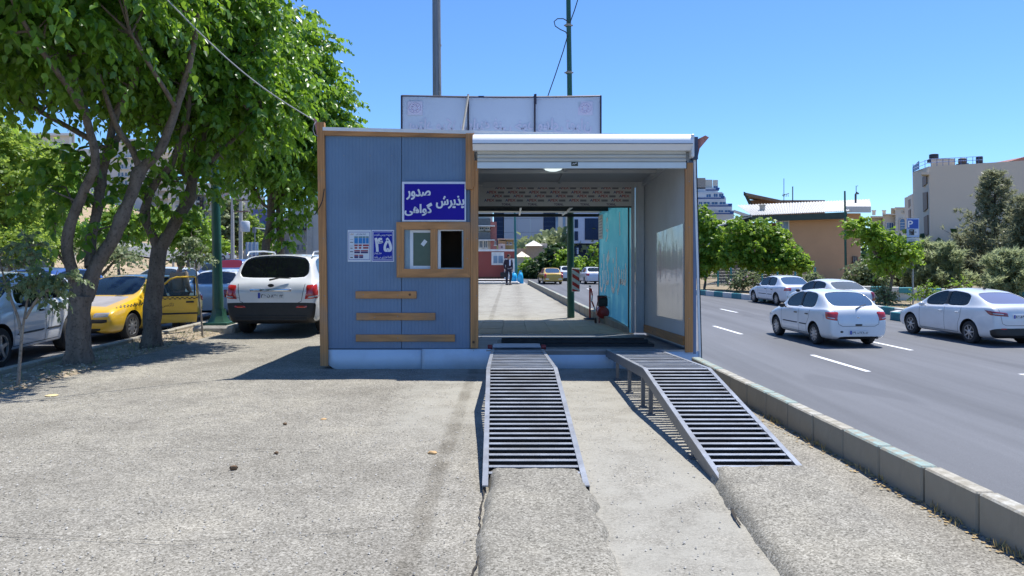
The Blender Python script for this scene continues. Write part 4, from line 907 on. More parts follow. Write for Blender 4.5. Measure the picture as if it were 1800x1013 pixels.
def car_shell(sp, mats, lvl, door_cut=False):
    L_, W_ = sp['L'], sp['W'] / 2; st = sp['st']; V = []; Fc = []; Mi = []; ring = []
    for (x, zb, zr, wf, rf, zu) in st:
        w_ = W_ * wf; c = max(0.0, min(1, (zr - zb - .11) / .25)); X = L_ / 2 - x
        zl = min(zu + sp.get('lowrow', .20), zb - .14)
        row = [(0, zu), (w_ * .72, zu), (w_ * .945, zu + .03), (w_ * .995, zl), (w_ * 1.0, (zl + zb) / 2), (w_ * .985, zb - .07), (w_ * .955, zb),
               (w_ * .915, zb + .025 * (1 if c else .6)), (W_ * rf * (1 if wf > .95 else wf), zr - .055 * c - .03 * (1 - c)), (W_ * (rf - .075) * (1 if wf > .95 else wf), zr - .014), (0, zr + .012)]
        idx = []
        for (y, z) in row: V.append((X, y, z)); idx.append(len(V) - 1)
        idl = [idx[0]]
        for (y, z) in row[1:-1]: V.append((X, -y, z)); idl.append(len(V) - 1)
        idl.append(idx[-1]); ring.append((idx, idl))
    n = len(ring[0][0]); cw, rf_, B, re_, rr, dk = (sp[k] for k in ('cowl', 'rf', 'b', 're', 'rr', 'dk'))
    for i in range(len(st) - 1):
        for side in (0, 1):
            a, b2 = ring[i][side], ring[i + 1][side]
            for j in range(n - 1):
                f = (a[j], a[j + 1], b2[j + 1], b2[j]); f = f[::-1] if side else f
                m = 0
                if j == 7 and ((cw + 1 <= i < B) or (B + 1 <= i < re_)): m = 2
                if j == 7 and i == re_ and sp.get('quarter', True): m = 2
                if j == 9 and cw <= i < rf_: m = 3
                if j == 9 and rr <= i < dk: m = 4
                if j == 7 and i == B: m = 1
                if j < 1: m = 1
                if sp.get('black_sill') and j < 2: m = 1
                if sp.get('black_tail') and i >= len(st) - 3 and j < 3: m = 1
                Fc.append(f); Mi.append(m)
    for e, (a, b2) in ((0, ring[0]), (1, ring[-1])):
        for j in range(n - 1):
            f = [q for q in (a[j], b2[j], b2[j + 1], a[j + 1])]; f = list(dict.fromkeys(f))
            if e: f = f[::-1]
            Fc.append(f); Mi.append(1 if (sp.get('black_tail') and j < 3 and e) else 0)
    me = bpy.data.meshes.new('shell'); me.from_pydata(V, [], Fc)
    for m in mats: me.materials.append(m)
    me.polygons.foreach_set('material_index', Mi)
    bm = bmesh.new(); bm.from_mesh(me); bmesh.ops.recalc_face_normals(bm, faces=bm.faces)
    cl = bm.edges.layers.float.new('crease_edge')
    for ed in bm.edges:
        ms = {f.material_index for f in ed.link_faces}
        if len(ms) > 1: ed[cl] = .55 if not (ms <= {0, 1}) else .3
        zz = [v.co for v in ed.verts]
    bm.to_mesh(me); bm.free()
    o = link('shell', me); m1 = o.modifiers.new('s', 'SUBSURF'); m1.levels = lvl; m1.render_levels = lvl
    cut = MB(); ra = sp['r'] + .055
    for ax in sp['axle']:
        for s in (-1, 1):
            y0, y1 = s * (W_ - .24), s * (W_ + .3); k = 24
            prof = [(L_ / 2 - ax + ra * math.cos(2 * PI * q / k), sp['r'] + .01 + ra * math.sin(2 * PI * q / k)) for q in range(k)]
            nn = len(cut.v); cut.prism(prof, min(y0, y1), max(y0, y1), 1)
    if door_cut:
        x1 = L_ / 2 - 1.42; cut.prism([(x1, .30), (x1 - 1.02, .30), (x1 - 1.02, 1.30), (x1 - .5, 1.30), (x1 - .02, .96)], W_ - .42, W_ + .3, 5)
    co = cut.build('cutter', mats); bo = o.modifiers.new('b', 'BOOLEAN'); bo.operation = 'DIFFERENCE'; bo.object = co; bo.solver = 'EXACT'
    dg = bpy.context.evaluated_depsgraph_get(); dg.update(); me2 = bpy.data.meshes.new_from_object(o.evaluated_get(dg))
    bpy.data.objects.remove(o); bpy.data.objects.remove(co)
    return me2
def split_mat(me, keep):
    bm = bmesh.new(); bm.from_mesh(me); bmesh.ops.delete(bm, geom=[f for f in bm.faces if f.material_index not in keep], context='FACES')
    m2 = bpy.data.meshes.new(me.name); bm.to_mesh(m2); bm.free()
    for m in me.materials: m2.materials.append(m)
    return m2
class Skin:
    """things laid on a car body by casting rays at it"""
    def __init__(s, me): s.t = BVHTree.FromPolygons([v.co.copy() for v in me.vertices], [list(p.vertices) for p in me.polygons])
    def hit(s, p, d):
        h = s.t.ray_cast(Vector(p) - Vector(d) * 4, Vector(d)); return (h[0], h[1]) if h[0] is not None else (None, None)
    def patch(s, o, u, v, d, quad, name, mat, parent, lift=.012, nu=8, nv=5, pw=1.0):
        o, u, v, d = Vector(o), Vector(u).normalized(), Vector(v).normalized(), Vector(d).normalized(); G_ = []
        for i in range(nu + 1):
            for j in range(nv + 1):
                a, b2 = i / nu, j / nv; q = [Vector((*c, 0)) for c in quad]
                pt = (q[0] * (1 - a) + q[1] * a) * (1 - b2) + (q[3] * (1 - a) + q[2] * a) * b2
                h, nn = s.hit(o + u * pt.x + v * pt.y, d)
                if h is None: return None
                if nn.dot(d) > 0: nn = -nn
                edge = i in (0, nu) or j in (0, nv); G_.append(h + nn * (-.004 if edge else lift))
        m = nv + 1; mb = MB(); mb.add(G_, [(i * m + j, i * m + j + 1, (i + 1) * m + j + 1, (i + 1) * m + j) for i in range(nu) for j in range(nv)])
        return mb.build(name, mat, parent, 60)
    def seam(s, pts, d, wd, name, mat, parent, lift=.0025):
        d = Vector(d).normalized(); vs = []; P_ = [Vector(p) for p in pts]
        for k in range(len(P_) - 1):
            n = max(2, int((P_[k + 1] - P_[k]).length / .04)); t = (P_[k + 1] - P_[k]).normalized(); sd_ = t.cross(d).normalized()
            for q in range(n + (k == len(P_) - 2)):
                p = P_[k].lerp(P_[k + 1], q / n)
                for sg in (-1, 1):
                    h, nn = s.hit(p + sd_ * sg * wd / 2, d)
                    if h is None: return None
                    if nn.dot(d) > 0: nn = -nn
                    vs.append(h + nn * lift)
        mb = MB(); mb.add(vs, [(2 * i, 2 * i + 1, 2 * i + 3, 2 * i + 2) for i in range(len(vs) // 2 - 1)]); return mb.build(name, mat, parent)
def plate(parent, x, z, rear, txt, wd=.50, ht=.105, y=0.0, left_blue=True):
    s = -1 if rear else 1      # outward direction along x
    mb = MB(); mb.box(min(x, x + s * .012), max(x, x + s * .012), y - wd / 2, y + wd / 2, z - ht / 2, z + ht / 2, bev=.003); p = mb.build('number_plate', plate_m, parent)
    u = (0, -1, 0) if rear else (0, 1, 0); y0 = y + wd / 2 if rear else y - wd / 2; us = -1 if rear else 1
    mb = MB(); ya, yb = y0 + us * .004, y0 + us * .05; mb.box(x + s * .0125 - .0005, x + s * .0125 + .0005, min(ya, yb), max(ya, yb), z - ht / 2 + .004, z + ht / 2 - .004); mb.build('blue_band', pblue_m, p)
    w0 = .06
    for ss, f0, f1, h_ in txt:
        text('plate_character', ss, (x + s * .0138, y0 + us * (w0 + f0 * (wd - .07)), z - ht * .34), u, (0, 0, 1), (f1 - f0) * (wd - .07), ht * .68 * h_, inkk, p, .025, False, off=0)
    return p
def make_car(shape, col, label, cat, loc, rz, name='car', group=None, lvl=2, wheel='steel', gl=None, screen=None, rearg=None, tail='block', lens=None, black_tail=False, black_sill=False,
             platet=None, seams=True, rough=.3, flake=0.0, seats=True, door_cut=False, tweak=None, handles='black', wiper=False, rails=False, strip=False, head=True, plz=.5, quarter=True, front_black=True):
    sp = dict(SHAPES[shape]); sp['black_tail'] = black_tail; sp['black_sill'] = black_sill; sp['quarter'] = quarter
    if tweak: sp.update(tweak)
    body_m = paint('paint_%02d%02d%02d' % tuple(int(c * 99) for c in col), col, rough, flake)
    mats = [body_m, trim_m, gl or car_glass, screen or car_glass, rearg or gl or car_glass, lining_m]
    me = car_shell(sp, mats, lvl, door_cut); W_, L_ = sp['W'] / 2, sp['L']; st = sp['st']
    t = thing(name, loc, label, cat, group, rz)
    sk = Skin(me)
    bme = split_mat(me, {0, 1, 5}); bme.name = 'body'; smooth_mesh(bme, 50)
    body = link('body', bme, t); so_ = body.modifiers.new('thick', 'SOLIDIFY'); so_.thickness = .022; so_.offset = -1; so_.material_offset = 5; so_.material_offset_rim = 1; so_.use_quality_normals = False
    for k, nm in ((2, 'side_window'), (3, 'windscreen'), (4, 'rear_window')):
        for s in ((1, -1) if k == 2 else (0,)):
            g = split_mat(me, {k})
            if s:
                bm = bmesh.new(); bm.from_mesh(g); bmesh.ops.delete(bm, geom=[f for f in bm.faces if f.calc_center_median().y * s < 0], context='FACES'); bm.to_mesh(g); bm.free()
            if not g.polygons: continue
            if k == 2:      # one object for each separate window of that side
                xB = L_ / 2 - (st[sp['b']][0] + st[sp['b'] + 1][0]) / 2
                for part in (1, -1):
                    g2 = g.copy(); bm = bmesh.new(); bm.from_mesh(g2); bmesh.ops.delete(bm, geom=[f for f in bm.faces if (f.calc_center_median().x - xB) * part < 0], context='FACES')
                    for v in bm.verts: v.co -= v.normal * .010
                    bm.to_mesh(g2); bm.free()
                    if door_cut and part == 1 and s == 1: continue
                    if g2.polygons: smooth_mesh(g2, 80); link(nm, g2, t)
            else:
                bm = bmesh.new(); bm.from_mesh(g)
                for v in bm.verts: v.co -= v.normal * .008
                bm.to_mesh(g); bm.free(); smooth_mesh(g, 80); link(nm, g, t)
    for i, ax in enumerate(sp['axle']):
        for s in (1, -1): make_wheel(sp['r'], .19 if sp['r'] < .33 else .23, wheel, s, t, L_ / 2 - ax, s * (W_ - .115))
    if seats:
        mb = MB(); f = L_ / 2 - 2.25; zs = .55 if sp['r'] < .33 else .72
        for s in (-.36, .36):
            mb.box(f - .2, f + .28, s - .23, s + .23, zs - .2, zs - .04, bev=.03)
            mb.box(-.05, .07, -.21, .21, 0, .56, bev=.04, rot=(0, -.22, 0), at=(f - .2, s, zs - .08)); mb.box(-.04, .04, -.13, .13, 0, .17, bev=.03, rot=(0, -.22, 0), at=(f - .33, s, zs + .5))
        mb.box(f - 1.05, f - .65, -.6, .6, zs - .2, zs - .03, bev=.03); mb.box(-.05, .07, -.6, .6, 0, .55, bev=.04, rot=(0, -.25, 0), at=(f - 1.05, 0, zs - .08))
        for s in (-.36, .36): mb.box(-.04, .04, -.12, .12, 0, .14, bev=.03, rot=(0, -.25, 0), at=(f - 1.2, s, zs + .46))
        mb.build('seats', seat_m, t)
        mb = MB(); mb.box(f + .62, f + 1.0, -.66, .66, zs + .08, zs + .33, bev=.04); mb.build('dashboard', lining_m, t)
        mb = MB(); cx, cz = f + .5, zs + .30; mb.tube([(cx + .07 * math.sin(a), .36 + .18 * math.cos(a), cz + .17 * math.sin(a)) for a in [2 * PI * q / 16 for q in range(17)]], .014, 6); mb.build('steering_wheel', trim_m, t)
    rear_x = -L_ / 2; rl = lens or lens_red
    zb = st[sp['dk']][1]
    for s in (1, -1):
        d = Vector((1, -s * .75, 0)).normalized(); u = Vector((-.75 * 1, -s * 1, 0)).normalized() * 1; u = Vector((d.y, -d.x, 0))
        if u.y * s < 0: u = -u          # u points outwards to the flank
        o = Vector((rear_x + .12, s * (W_ - .16), 0))
        if tail == 'block': q = [(-.14, zb - .30), (.16, zb - .25), (.19, zb - .06), (-.16, zb - .05)]
        elif tail == 'tall': q = [(-.12, zb - .36), (.12, zb - .36), (.10, zb + .04), (-.07, zb + .05)]
        elif tail == 'suv': q = [(-.15, zb - .36), (.17, zb - .34), (.13, zb - .03), (-.10, zb - .05)]
        elif tail == 'wide': q = [(-.32, zb - .235), (.12, zb - .20), (.26, zb - .055), (-.30, zb - .13)]
        elif tail == 'slim': q = [(-.20, zb - .21), (.16, zb - .21), (.12, zb - .08), (-.20, zb - .05)]
        p = sk.patch(o, u, (0, 0, 1), d, q, 'tail_light', rl, t, .014, 10, 6)
        if p and tail in ('block', 'suv', 'wide', 'slim'):
            q2 = [(q[0][0] * .75, q[0][1] + .025), (q[1][0] * .75, q[1][1] + .025), (q[1][0] * .72, q[1][1] + .085), (q[0][0] * .72, q[0][1] + .085)]
            sk.patch(o, u, (0, 0, 1), d, q2, 'lens', lens_cl, p, .018, 6, 3)
        d2 = Vector((-1, -s * .7, 0)).normalized(); u2 = Vector((-d2.y, d2.x, 0)); u2 = u2 if u2.y * s > 0 else -u2
        if head:
            zn = st[1][1]; hp = sk.patch((L_ / 2 - .12, s * (W_ - .17), 0), u2, (0, 0, 1), d2, [(-.22, zn - .06), (.13, zn - .03), (.17, zn + .07), (-.20, zn + .055)], 'headlight', lens_cl, t, .012, 8, 4)
        # mirror
        x = L_ / 2 - st[sp['cowl']][0] - .38; z = st[sp['cowl']][1] + .075; mb = MB()
        mb.ball((x, s * (W_ + .085), z), (.055, .10, .068), 12); mb.tube([(x + .02, s * (W_ - .07), z - .06), (x + .01, s * (W_ + .03), z - .02)], .022, 6); mb.build('mirror', trim_m if handles == 'black' else body_m, t, 60)
        if seams:
            side = (0, -s, 0); xB = L_ / 2 - (st[sp['b']][0] + st[sp['b'] + 1][0]) / 2; xA = L_ / 2 - st[sp['cowl']][0] - .12; xC = L_ / 2 - st[sp['re']][0] - .02; zl = sp['st'][8][5] + .10
            for pts in ([(xA, 0, st[4][1] - .02), (xA - .02, 0, zl)], [(xB, 0, st[7][1] - .01), (xB - .01, 0, zl)], [(xC - .05, 0, st[9][1] - .01), (xC - .02, 0, .72), (L_ / 2 - sp['axle'][1] + sp['r'] + .12, 0, .52), (L_ / 2 - sp['axle'][1] + sp['r'] + .14, 0, zl)], [(xA, 0, zl), (L_ / 2 - sp['axle'][1] + sp['r'] + .14, 0, zl)]):
                if door_cut and s == 1 and pts[0][0] in (xA,): continue
                sk.seam(pts, side, .010, 'door_gap', trim_m, t)
            for xx in (xB + .16, xC + .10):
                if door_cut and s == 1 and xx == xB + .16: continue
                h, nn = sk.hit((xx, 0, st[8][1] - .13), side)
                if h: mb = MB(); mb.box(-.075, .075, -.018, .018, -.016, .016, bev=.008, at=h + Vector((0, s * .012, 0))); mb.build('door_handle', trim_m if handles == 'black' else body_m, t, 60)
            if strip:
                for (a, b2) in ((xA - .08, xB + .02), (xB - .03, L_ / 2 - sp['axle'][1] + sp['r'] + .10)):
                    sk.patch((0, 0, 0), (1, 0, 0), (0, 0, 1), side, [(a, .50), (b2, .50), (b2, .545), (a, .545)], 'rub_strip', trim_m, t, .012, 10, 2)
        if rails:
            mb = MB(); xs = [L_ / 2 - q for q in (2.1, 2.25, 3.0, 3.7, 3.95, 4.05)]; zz = [1.67, 1.745, 1.765, 1.755, 1.74, 1.66]
            mb.tube([(a, s * W_ * .73, b2) for a, b2 in zip(xs, zz)], .018, 8); mb.build('roof_rail', M('rail_silver', (.6, .62, .64), .3, .5), t, 60)
    # boot or tailgate gap
    bx = (1, 0, 0); ww = W_ * .66; zt = zb - .02
    if seams: sk.seam([(0, -ww - .06, zt - .02), (0, -ww, .62 if shape != 'suv' else .74), (0, -ww * .8, .565 if shape != 'suv' else .68), (0, ww * .8, .565 if shape != 'suv' else .68), (0, ww, .62 if shape != 'suv' else .74), (0, ww + .06, zt - .02)], bx, .010, 'boot_gap', trim_m, t)
    if platet:
        h, nn = sk.hit((0, 0, plz), bx)
        if h: plate(t, h.x - .008, plz, True, platet)
    if wiper:
        a, _ = sk.hit((0, .02, zb + .02), bx); b2, _ = sk.hit((0, -.36, zb + .12), bx)
        if a and b2: mb = MB(); mb.tube([a + Vector((-.03, 0, 0)), (a + b2) / 2 + Vector((-.035, 0, .015)), b2 + Vector((-.03, 0, 0))], [.018, .012, .007], 6); mb.build('wiper', trim_m, t, 60)
    t['skin'] = 0; SK[t.name] = (sk, sp); del t['skin']
    return t
SK = {}
def pl(a, m, c, d_): return [(a, 0, .24, .9), (m, .28, .42, .8), (c, .46, .78, .9), (d_, .85, 1.0, .72)]

WH = (.76, .78, .80)
# --- hatchback on the road ---
c1 = make_car('hatch', WH, 'white hatchback with a rear wiper driving in the middle lane of the road', 'car', (8.95, 21.4, -.75), R(94.5), 'hatchback', 'white cars on the road', 3, 'steel', strip=True, wiper=True,
              platet=pl('۲۹', 'ﻁ', '۲۲۸', '۸۲'), plz=.40, rearg=sky_refl_glass)
sk, sp = SK[c1.name]
sk.patch((0, 0, 0), (0, 1, 0), (0, 0, 1), (1, 0, -.25), [(-.22, 1.415), (.22, 1.415), (.20, 1.44), (-.20, 1.44)], 'brake_light', lens_red, c1, .010, 8, 2)
h, _ = sk.hit((0, 0, .60), (1, 0, 0)); mb = MB(); mb.box(-.01, .01, -.09, .09, -.022, .022, bev=.006, at=h + Vector((-.006, 0, 0))); mb.build('boot_handle', trim_m, c1, 60)
mb = MB(); h, _ = sk.hit((0, 0, .80), (1, 0, 0)); mb.ball(h + Vector((-.006, 0, 0)), (.012, .035, .028), 10); mb.build('emblem', chrome_m, c1, True)
for s in (1,): mb = MB(); h, _ = sk.hit((0, .46, .42), (1, 0, 0)); mb.ball(h + Vector((-.002, 0, 0)), (.01, .045, .028), 10); mb.build('reflector', trim_m, c1, True)
mb = MB(); mb.tube([(-1.99, -.5, .26), (-1.8, -.5, .27)], .035, 10); mb.build('exhaust', trim_m, c1, True)
h, _ = sk.hit((-1.62, 0, .78), (0, -1, 0))
if h: mb = MB(); mb.lathe([(.085, 0), (.09, .004), (.08, .006), (0, .007)], 18, h, 'y'); mb.build('fuel_cap', paint('paint_757779', WH), c1, 60)
# --- right-hand sedan ---
c2 = make_car('fast', (.70, .72, .74), 'white saloon with a black lower bumper cut off by the right edge of the photo', 'car', (13.35, 21.75, -.75), R(95), 'saloon', 'white cars on the road', 3, 'star', black_tail=True, tail='wide', lens=lens_dk,
              platet=pl('۱۶', 'ﻣ', '۹۵۸', '۱۱'), plz=.80, handles='body', rearg=glass('lilac_glass', (.45, .48, .62), .62, (.25, .27, .42)))
sk, sp = SK[c2.name]
for s in (1, -1):
    sk.patch((0, 0, 0), (0, 1, 0), (0, 0, 1), (1, 0, 0), [(s * .42, .455), (s * .62, .455), (s * .60, .50), (s * .44, .50)], 'reflector', lens_red, c2, .008, 5, 2)
mb = MB(); mb.ball((-.75, 0, 1.49), (.07, .015, .03), 8); mb.build('antenna', trim_m, c2, True)
# --- saloon further up ---
c3 = make_car('sedan', (.74, .77, .82), 'white three-box saloon pulling up beside the painted far kerb', 'car', (13.62, 37.5, -.75), R(96), 'saloon', 'white cars on the road', 3, 'steel', strip=True, tail='slim', platet=pl('۳۲', 'ﺩ', '۵۱۷', '۱۰'), plz=.70, rearg=sky_refl_glass)
c4 = make_car('fast', (.72, .74, .76), 'white arched-roof saloon half hidden behind the nearest hatchback', 'car', (13.0, 30.5, -.75), R(96), 'saloon', 'white cars on the road', 2, 'steel', tail='tall', lens=lens_dk, rearg=glass('pale_glass', (.6, .62, .62), .5, (.20, .22, .22)))
# --- parked SUV ---
kia = make_car('suv', (.76, .77, .78), 'white sport utility vehicle with roof rails parked left of the kiosk', 'car', (-4.92, 17.35, 0), R(90.5), 'parked_suv', None, 3, 'five', tint_glass, tail='suv', black_sill=True, black_tail=True,
               rails=True, handles='body', seams=True, wiper=False)
sk, sp = SK[kia.name]
plate(kia, -2.335, .855, True, pl('۲۶', 'ﻥ', '۸۳۶', '۴۴'), .52, .12)
mb = MB(); mb.box(-.012, .012, -.42, .42, -.028, .028, bev=.008, at=(-2.34, 0, .965)); o = mb.build('tailgate_trim', chrome_m, kia, 60)
mb = MB(); mb.ball((-2.325, 0, 1.06), (.012, .065, .034), 14); mb.build('emblem', trim_m, kia, True)
for s in (1, -1):
    sk.patch((0, 0, 0), (0, 1, 0), (0, 0, 1), (1, 0, 0), [(s * .50, .60), (s * .76, .60), (s * .74, .655), (s * .50, .655)], 'reflector', lens_red, kia, .012, 5, 2)
mb = MB()
for i, zz in enumerate((.36, .42)): mb.box(-2.36 + i * .0, -2.2, -.72, .72, zz, zz + .02)
mb.build('bumper_rib', trim_m, kia)
mb = MB(); mb.tube([(-2.30, .04, 1.17), (-2.27, -.16, 1.215), (-2.245, -.38, 1.20)], [.022, .016, .008], 6); mb.build('wiper', trim_m, kia, True)
sk.patch((0, 0, 0), (0, 1, 0), (0, 0, 1), (1, 0, -.2), [(-.5, 1.655), (.5, 1.655), (.46, 1.70), (-.46, 1.70)], 'spoiler', paint('paint_757677', (.76, .77, .78)), kia, .05, 12, 4)
mb = MB(); mb.tube([(-.9, .0, 1.70), (-1.02, 0, 1.86)], [.006, .003], 5); mb.build('antenna', trim_m, kia)
for s_, y0, w2 in (('SORENTO', .80, .16),): text('lettering', s_, (-2.352, y0, .80), (0, -1, 0), (0, 0, 1), w2, .022, trim_m, kia, .02, False, off=0)
# --- taxi ---
YEL = (.78, .47, .01)
taxi = make_car('boxy', YEL, 'yellow taxi facing the camera between the two trees, its front door swung open', 'taxi', (-9.22, 17.85, -.2), R(-91.5), 'taxi', None, 3, 'steel', gl=car_glass, screen=glass('taxi_screen', (.52, .60, .62), .30, (.03, .06, .10)), door_cut=True, handles='black', strip=True, head=False)
sk, sp = SK[taxi.name]
for s in (1, -1):
    sk.patch((0, 0, 0), (0, 1, 0), (0, 0, 1), (-1, 0, 0), [(s * .40, .545), (s * .74, .56), (s * .74, .665), (s * .42, .655)], 'headlight', lens_cl, taxi, .012, 8, 4)
sk.patch((0, 0, 0), (0, 1, 0), (0, 0, 1), (-1, 0, 0), [(-.37, .555), (.37, .555), (.37, .645), (-.37, .645)], 'grille', trim_m, taxi, .006, 8, 3)
for zz in (.575, .6, .625): sk.patch((0, 0, 0), (0, 1, 0), (0, 0, 1), (-1, 0, 0), [(-.36, zz), (.36, zz), (.36, zz + .008), (-.36, zz + .008)], 'grille_bar', paint('paint_774600', YEL), taxi, .014, 8, 2)
sk.patch((0, 0, 0), (0, 1, 0), (0, 0, 1), (-1, 0, 0), [(-.72, .43), (.72, .43), (.72, .515), (-.72, .515)], 'bumper', trim_m, taxi, .035, 12, 4)
sk.patch((0, 0, 0), (0, 1, 0), (0, 0, 1), (-1, 0, 0), [(-.6, .245), (.6, .245), (.62, .33), (-.62, .33)], 'air_intake', trim_m, taxi, .01, 10, 3)
sk.patch((0, 0, 0), (1, 0, 0), (0, 1, 0), (0, 0, -1), [(.98, -.64), (1.95, -.58), (1.95, .58), (.98, .64)], 'bonnet_cover', M('grey_bonnet', (.36, .33, .31), .4, 0, .15, 3), taxi, .004, 10, 10)  # warm grey colour laid over the yellow bonnet
chk = MB()
for i in range(34):
    x = 2.0 - i * .052
    for j in range(2):
        if (i + j) % 2: continue
        hh = []
        for (a, c_) in ((0, 0), (.05, 0), (.05, .026), (0, .026)):
            h, nn = sk.hit((x - a, 0, .73 + .035 * max(0, 1 - abs(x) / 2) + j * .026 + c_), (0, -1, 0))
            if h: hh.append(h + Vector((0, .004, 0)))
        if len(hh) == 4: chk.add(hh, [(0, 1, 2, 3)])
chk.build('checker_stripe', trim_m, taxi)['kind'] = 'stuff'
# the open door: hinged at its front edge, swung 62 degrees
door = bpy.data.objects.new('door', None); C.objects.link(door); door.parent = taxi; door.location = (2.175 - 1.42, .84, 0); door.rotation_euler = (0, 0, R(-118 + 55)); 
ymat = paint('paint_774600', YEL)
def dbx(nm, pts, y0, y1, m): mb = MB(); mb.prism(pts, y0, y1); return mb.build(nm, m, door, 40)
yo = lambda z: .0
panel = [(0, .30), (-1.03, .30), (-1.05, .60), (-1.05, .915), (0, .915), (.03, .60)]
dbx('door_panel', panel, -.03, .03, ymat); dbx('door_lining', [(-.04, .34), (-.99, .34), (-.99, .9), (-.04, .9)], -.045, -.031, lining_m)
mb = MB()
mb.tube([(0, 0, .91), (-.48, -.03, 1.33), (-.60, -.035, 1.36), (-.98, -.04, 1.375), (-1.02, -.04, 1.34), (-1.05, 0, .91)], .022, 8); mb.build('window_frame', ymat, door, 60)
mb = MB(); mb.tube([(-.99, -.02, .92), (-.975, -.035, 1.345)], .018, 6); mb.tube([(-.03, .012, .917), (-1.03, .012, .917)], .014, 6); mb.build('window_seal', trim_m, door, 60)
mb = MB(); mb.add([(-.03, -.005, .92), (-1.0, -.005, .92), (-.97, -.035, 1.36), (-.58, -.035, 1.35)], [(0, 1, 2, 3)]); mb.build('window', glass('door_glass', (.75, .82, .82), .12, (.03, .04, .05)), door)
dbx('rub_strip', [(.02, .495), (-1.05, .495), (-1.05, .53), (.02, .53)], .03, .042, trim_m); dbx('door_handle', [(-.80, .76), (-.97, .76), (-.97, .80), (-.80, .80)], .03, .042, trim_m)
mb = MB()
for i in range(20):
    for j in range(2):
        if (i + j) % 2 == 0: mb.box(-.02 - i * .052 - .05, -.02 - i * .052, .0305, .0335, .845 + j * .026, .869 + j * .026)
mb.build('checker_stripe', trim_m, door)['kind'] = 'stuff'
text('lettering', 'تاکسی', (-.28, .034, .66), (-1, 0, 0), (0, 0, 1), .26, .11, M('taxi_ink', (.25, .13, .02), .6), door, .01, off=0)
mb = MB(); mb.ball((-.12, .16, .95), (.05, .09, .07), 10); mb.tube([(-.1, .03, .92), (-.12, .13, .94)], .02, 6); mb.build('mirror', trim_m, door, 60)
# --- other cars on the left ---
make_car('crossover', (.70, .73, .78), 'white crossover in the shade at the left edge, parked nose towards the camera', 'car', (-9.42, 13.3, -.2), R(-82), 'parked_car', 'cars parked on the side road', 3, 'five', tint_glass, screen=tint_glass, black_sill=True, strip=True)
make_car('crossover', (.04, .09, .30), 'blue high-roofed car behind the shaded white crossover', 'car', (-11.9, 18.6, -.2), R(-90), 'parked_car', 'cars parked on the side road', 2, 'five', tint_glass, seams=False)
make_car('hatch', (.60, .62, .62), 'pale hatchback with a dark roof behind the yellow taxi', 'car', (-12.2, 26.0, -.2), R(-88), 'parked_car', 'cars parked on the side road', 2, 'steel', car_glass, seams=False)
o = C.objects[-1]
make_car('sedan', (.012, .022, .06), 'dark blue saloon seen through the raised taxi door window', 'car', (-18.9, 47, -.2), R(-80), 'moving_car', 'cars coming down the side road', 2, 'alloy', tint_glass, seams=False)
make_car('hatch', (.02, .05, .14), 'dark blue hatchback just left of the green lamp post', 'car', (-20.3, 53, -.2), R(-78), 'moving_car', 'cars coming down the side road', 2, 'alloy', tint_glass, seams=False)
make_car('sedan', (.68, .70, .72), 'small white saloon climbing the upper road above the lamp post foot', 'car', (-37, 93, hill_z(-37, 90) + .18), R(170), 'distant_car', 'cars on the upper road', 1, 'steel', tint_glass, seams=False, seats=False)
make_car('sedan', (.03, .05, .16), 'dark blue saloon high on the upper road at the left edge behind the trees', 'car', (-54.2, 83, hill_z(-54, 90) + .18), R(175), 'distant_car', 'cars on the upper road', 1, 'steel', tint_glass, seams=False, seats=False)
make_car('suv', (.07, .13, .32), 'blue pickup-like car with a red rear window beyond the white vehicle roof', 'car', (-15.8, 44, -.2), R(84), 'moving_car', 'cars coming down the side road', 2, 'steel', lens_dk, seams=False)
make_car('sedan', (.70, .72, .74), 'white saloon glimpsed between the lamp post and the parked white vehicle', 'car', (-8.9, 23.5, -.2), R(90), 'moving_car', 'cars coming down the side road', 2, 'steel', tint_glass, seams=False)
# --- far cars seen through the kiosk ---
ft = make_car('boxy', (.62, .38, .03), 'boxy yellow taxi far up the road seen through the kiosk', 'taxi', (3.35, 65.5, -.75), R(96), 'taxi', None, 2, 'steel', tail='tall', seams=False, rearg=sky_refl_glass)
mb = MB(); mb.box(-2.2, -2.17, -.72, .72, .40, .52, bev=.01); mb.build('bumper', chrome_m, ft)
make_car('sedan', (.66, .69, .70), 'pale saloon just ahead of the far yellow taxi', 'car', (5.35, 74, -.75), R(95), 'distant_car', 'far cars up the road', 1, 'steel', tint_glass, seams=False, seats=False)
make_car('hatch', (.72, .75, .80), 'white hatchback far up the road right of the green post', 'car', (6.95, 65.5, -.75), R(97), 'distant_car', 'far cars up the road', 2, 'steel', seams=False)
# =============== TREES AND SHRUBS ===============
def leaf_mat(name, lo, hi, trans=.38, tr_col=None, rough=.42, sheen=.35):
    m, N, L, b = nodes(name)
    at = N.new('ShaderNodeAttribute'); at.attribute_name = 'rnd'
    mid = tuple((a + c) / 2 for a, c in zip(lo, hi)); r = ramp(N, [(0, lo), (.55, mid), (1, hi)]); L.new(at.outputs['Fac'], r.inputs[0])
    L.new(r.outputs[0], b.inputs['Base Color']); b.inputs['Roughness'].default_value = rough; b.inputs['Specular IOR Level'].default_value = sheen
    t = N.new('ShaderNodeBsdfTranslucent'); k = tr_col or tuple(min(.9, c * 2.1) for c in hi)
    tc = mix(N, L, r.outputs[0], k, .6); L.new(tc, t.inputs[0])
    mx = N.new('ShaderNodeMixShader'); mx.inputs[0].default_value = trans; L.new(b.outputs[0], mx.inputs[1]); L.new(t.outputs[0], mx.inputs[2]); L.new(mx.outputs[0], N['Material Output'].inputs[0]); return m
mulb = leaf_mat('mulberry_leaf', (.030, .10, .016), (.15, .29, .035), .40, (.50, .80, .06), .36, .5)
LEAF = np.array([(0, 0, 0), (.20, .36, .08), (.62, .28, .05), (1.10, 0, -.14), (.62, -.28, .05), (.20, -.36, .08)])
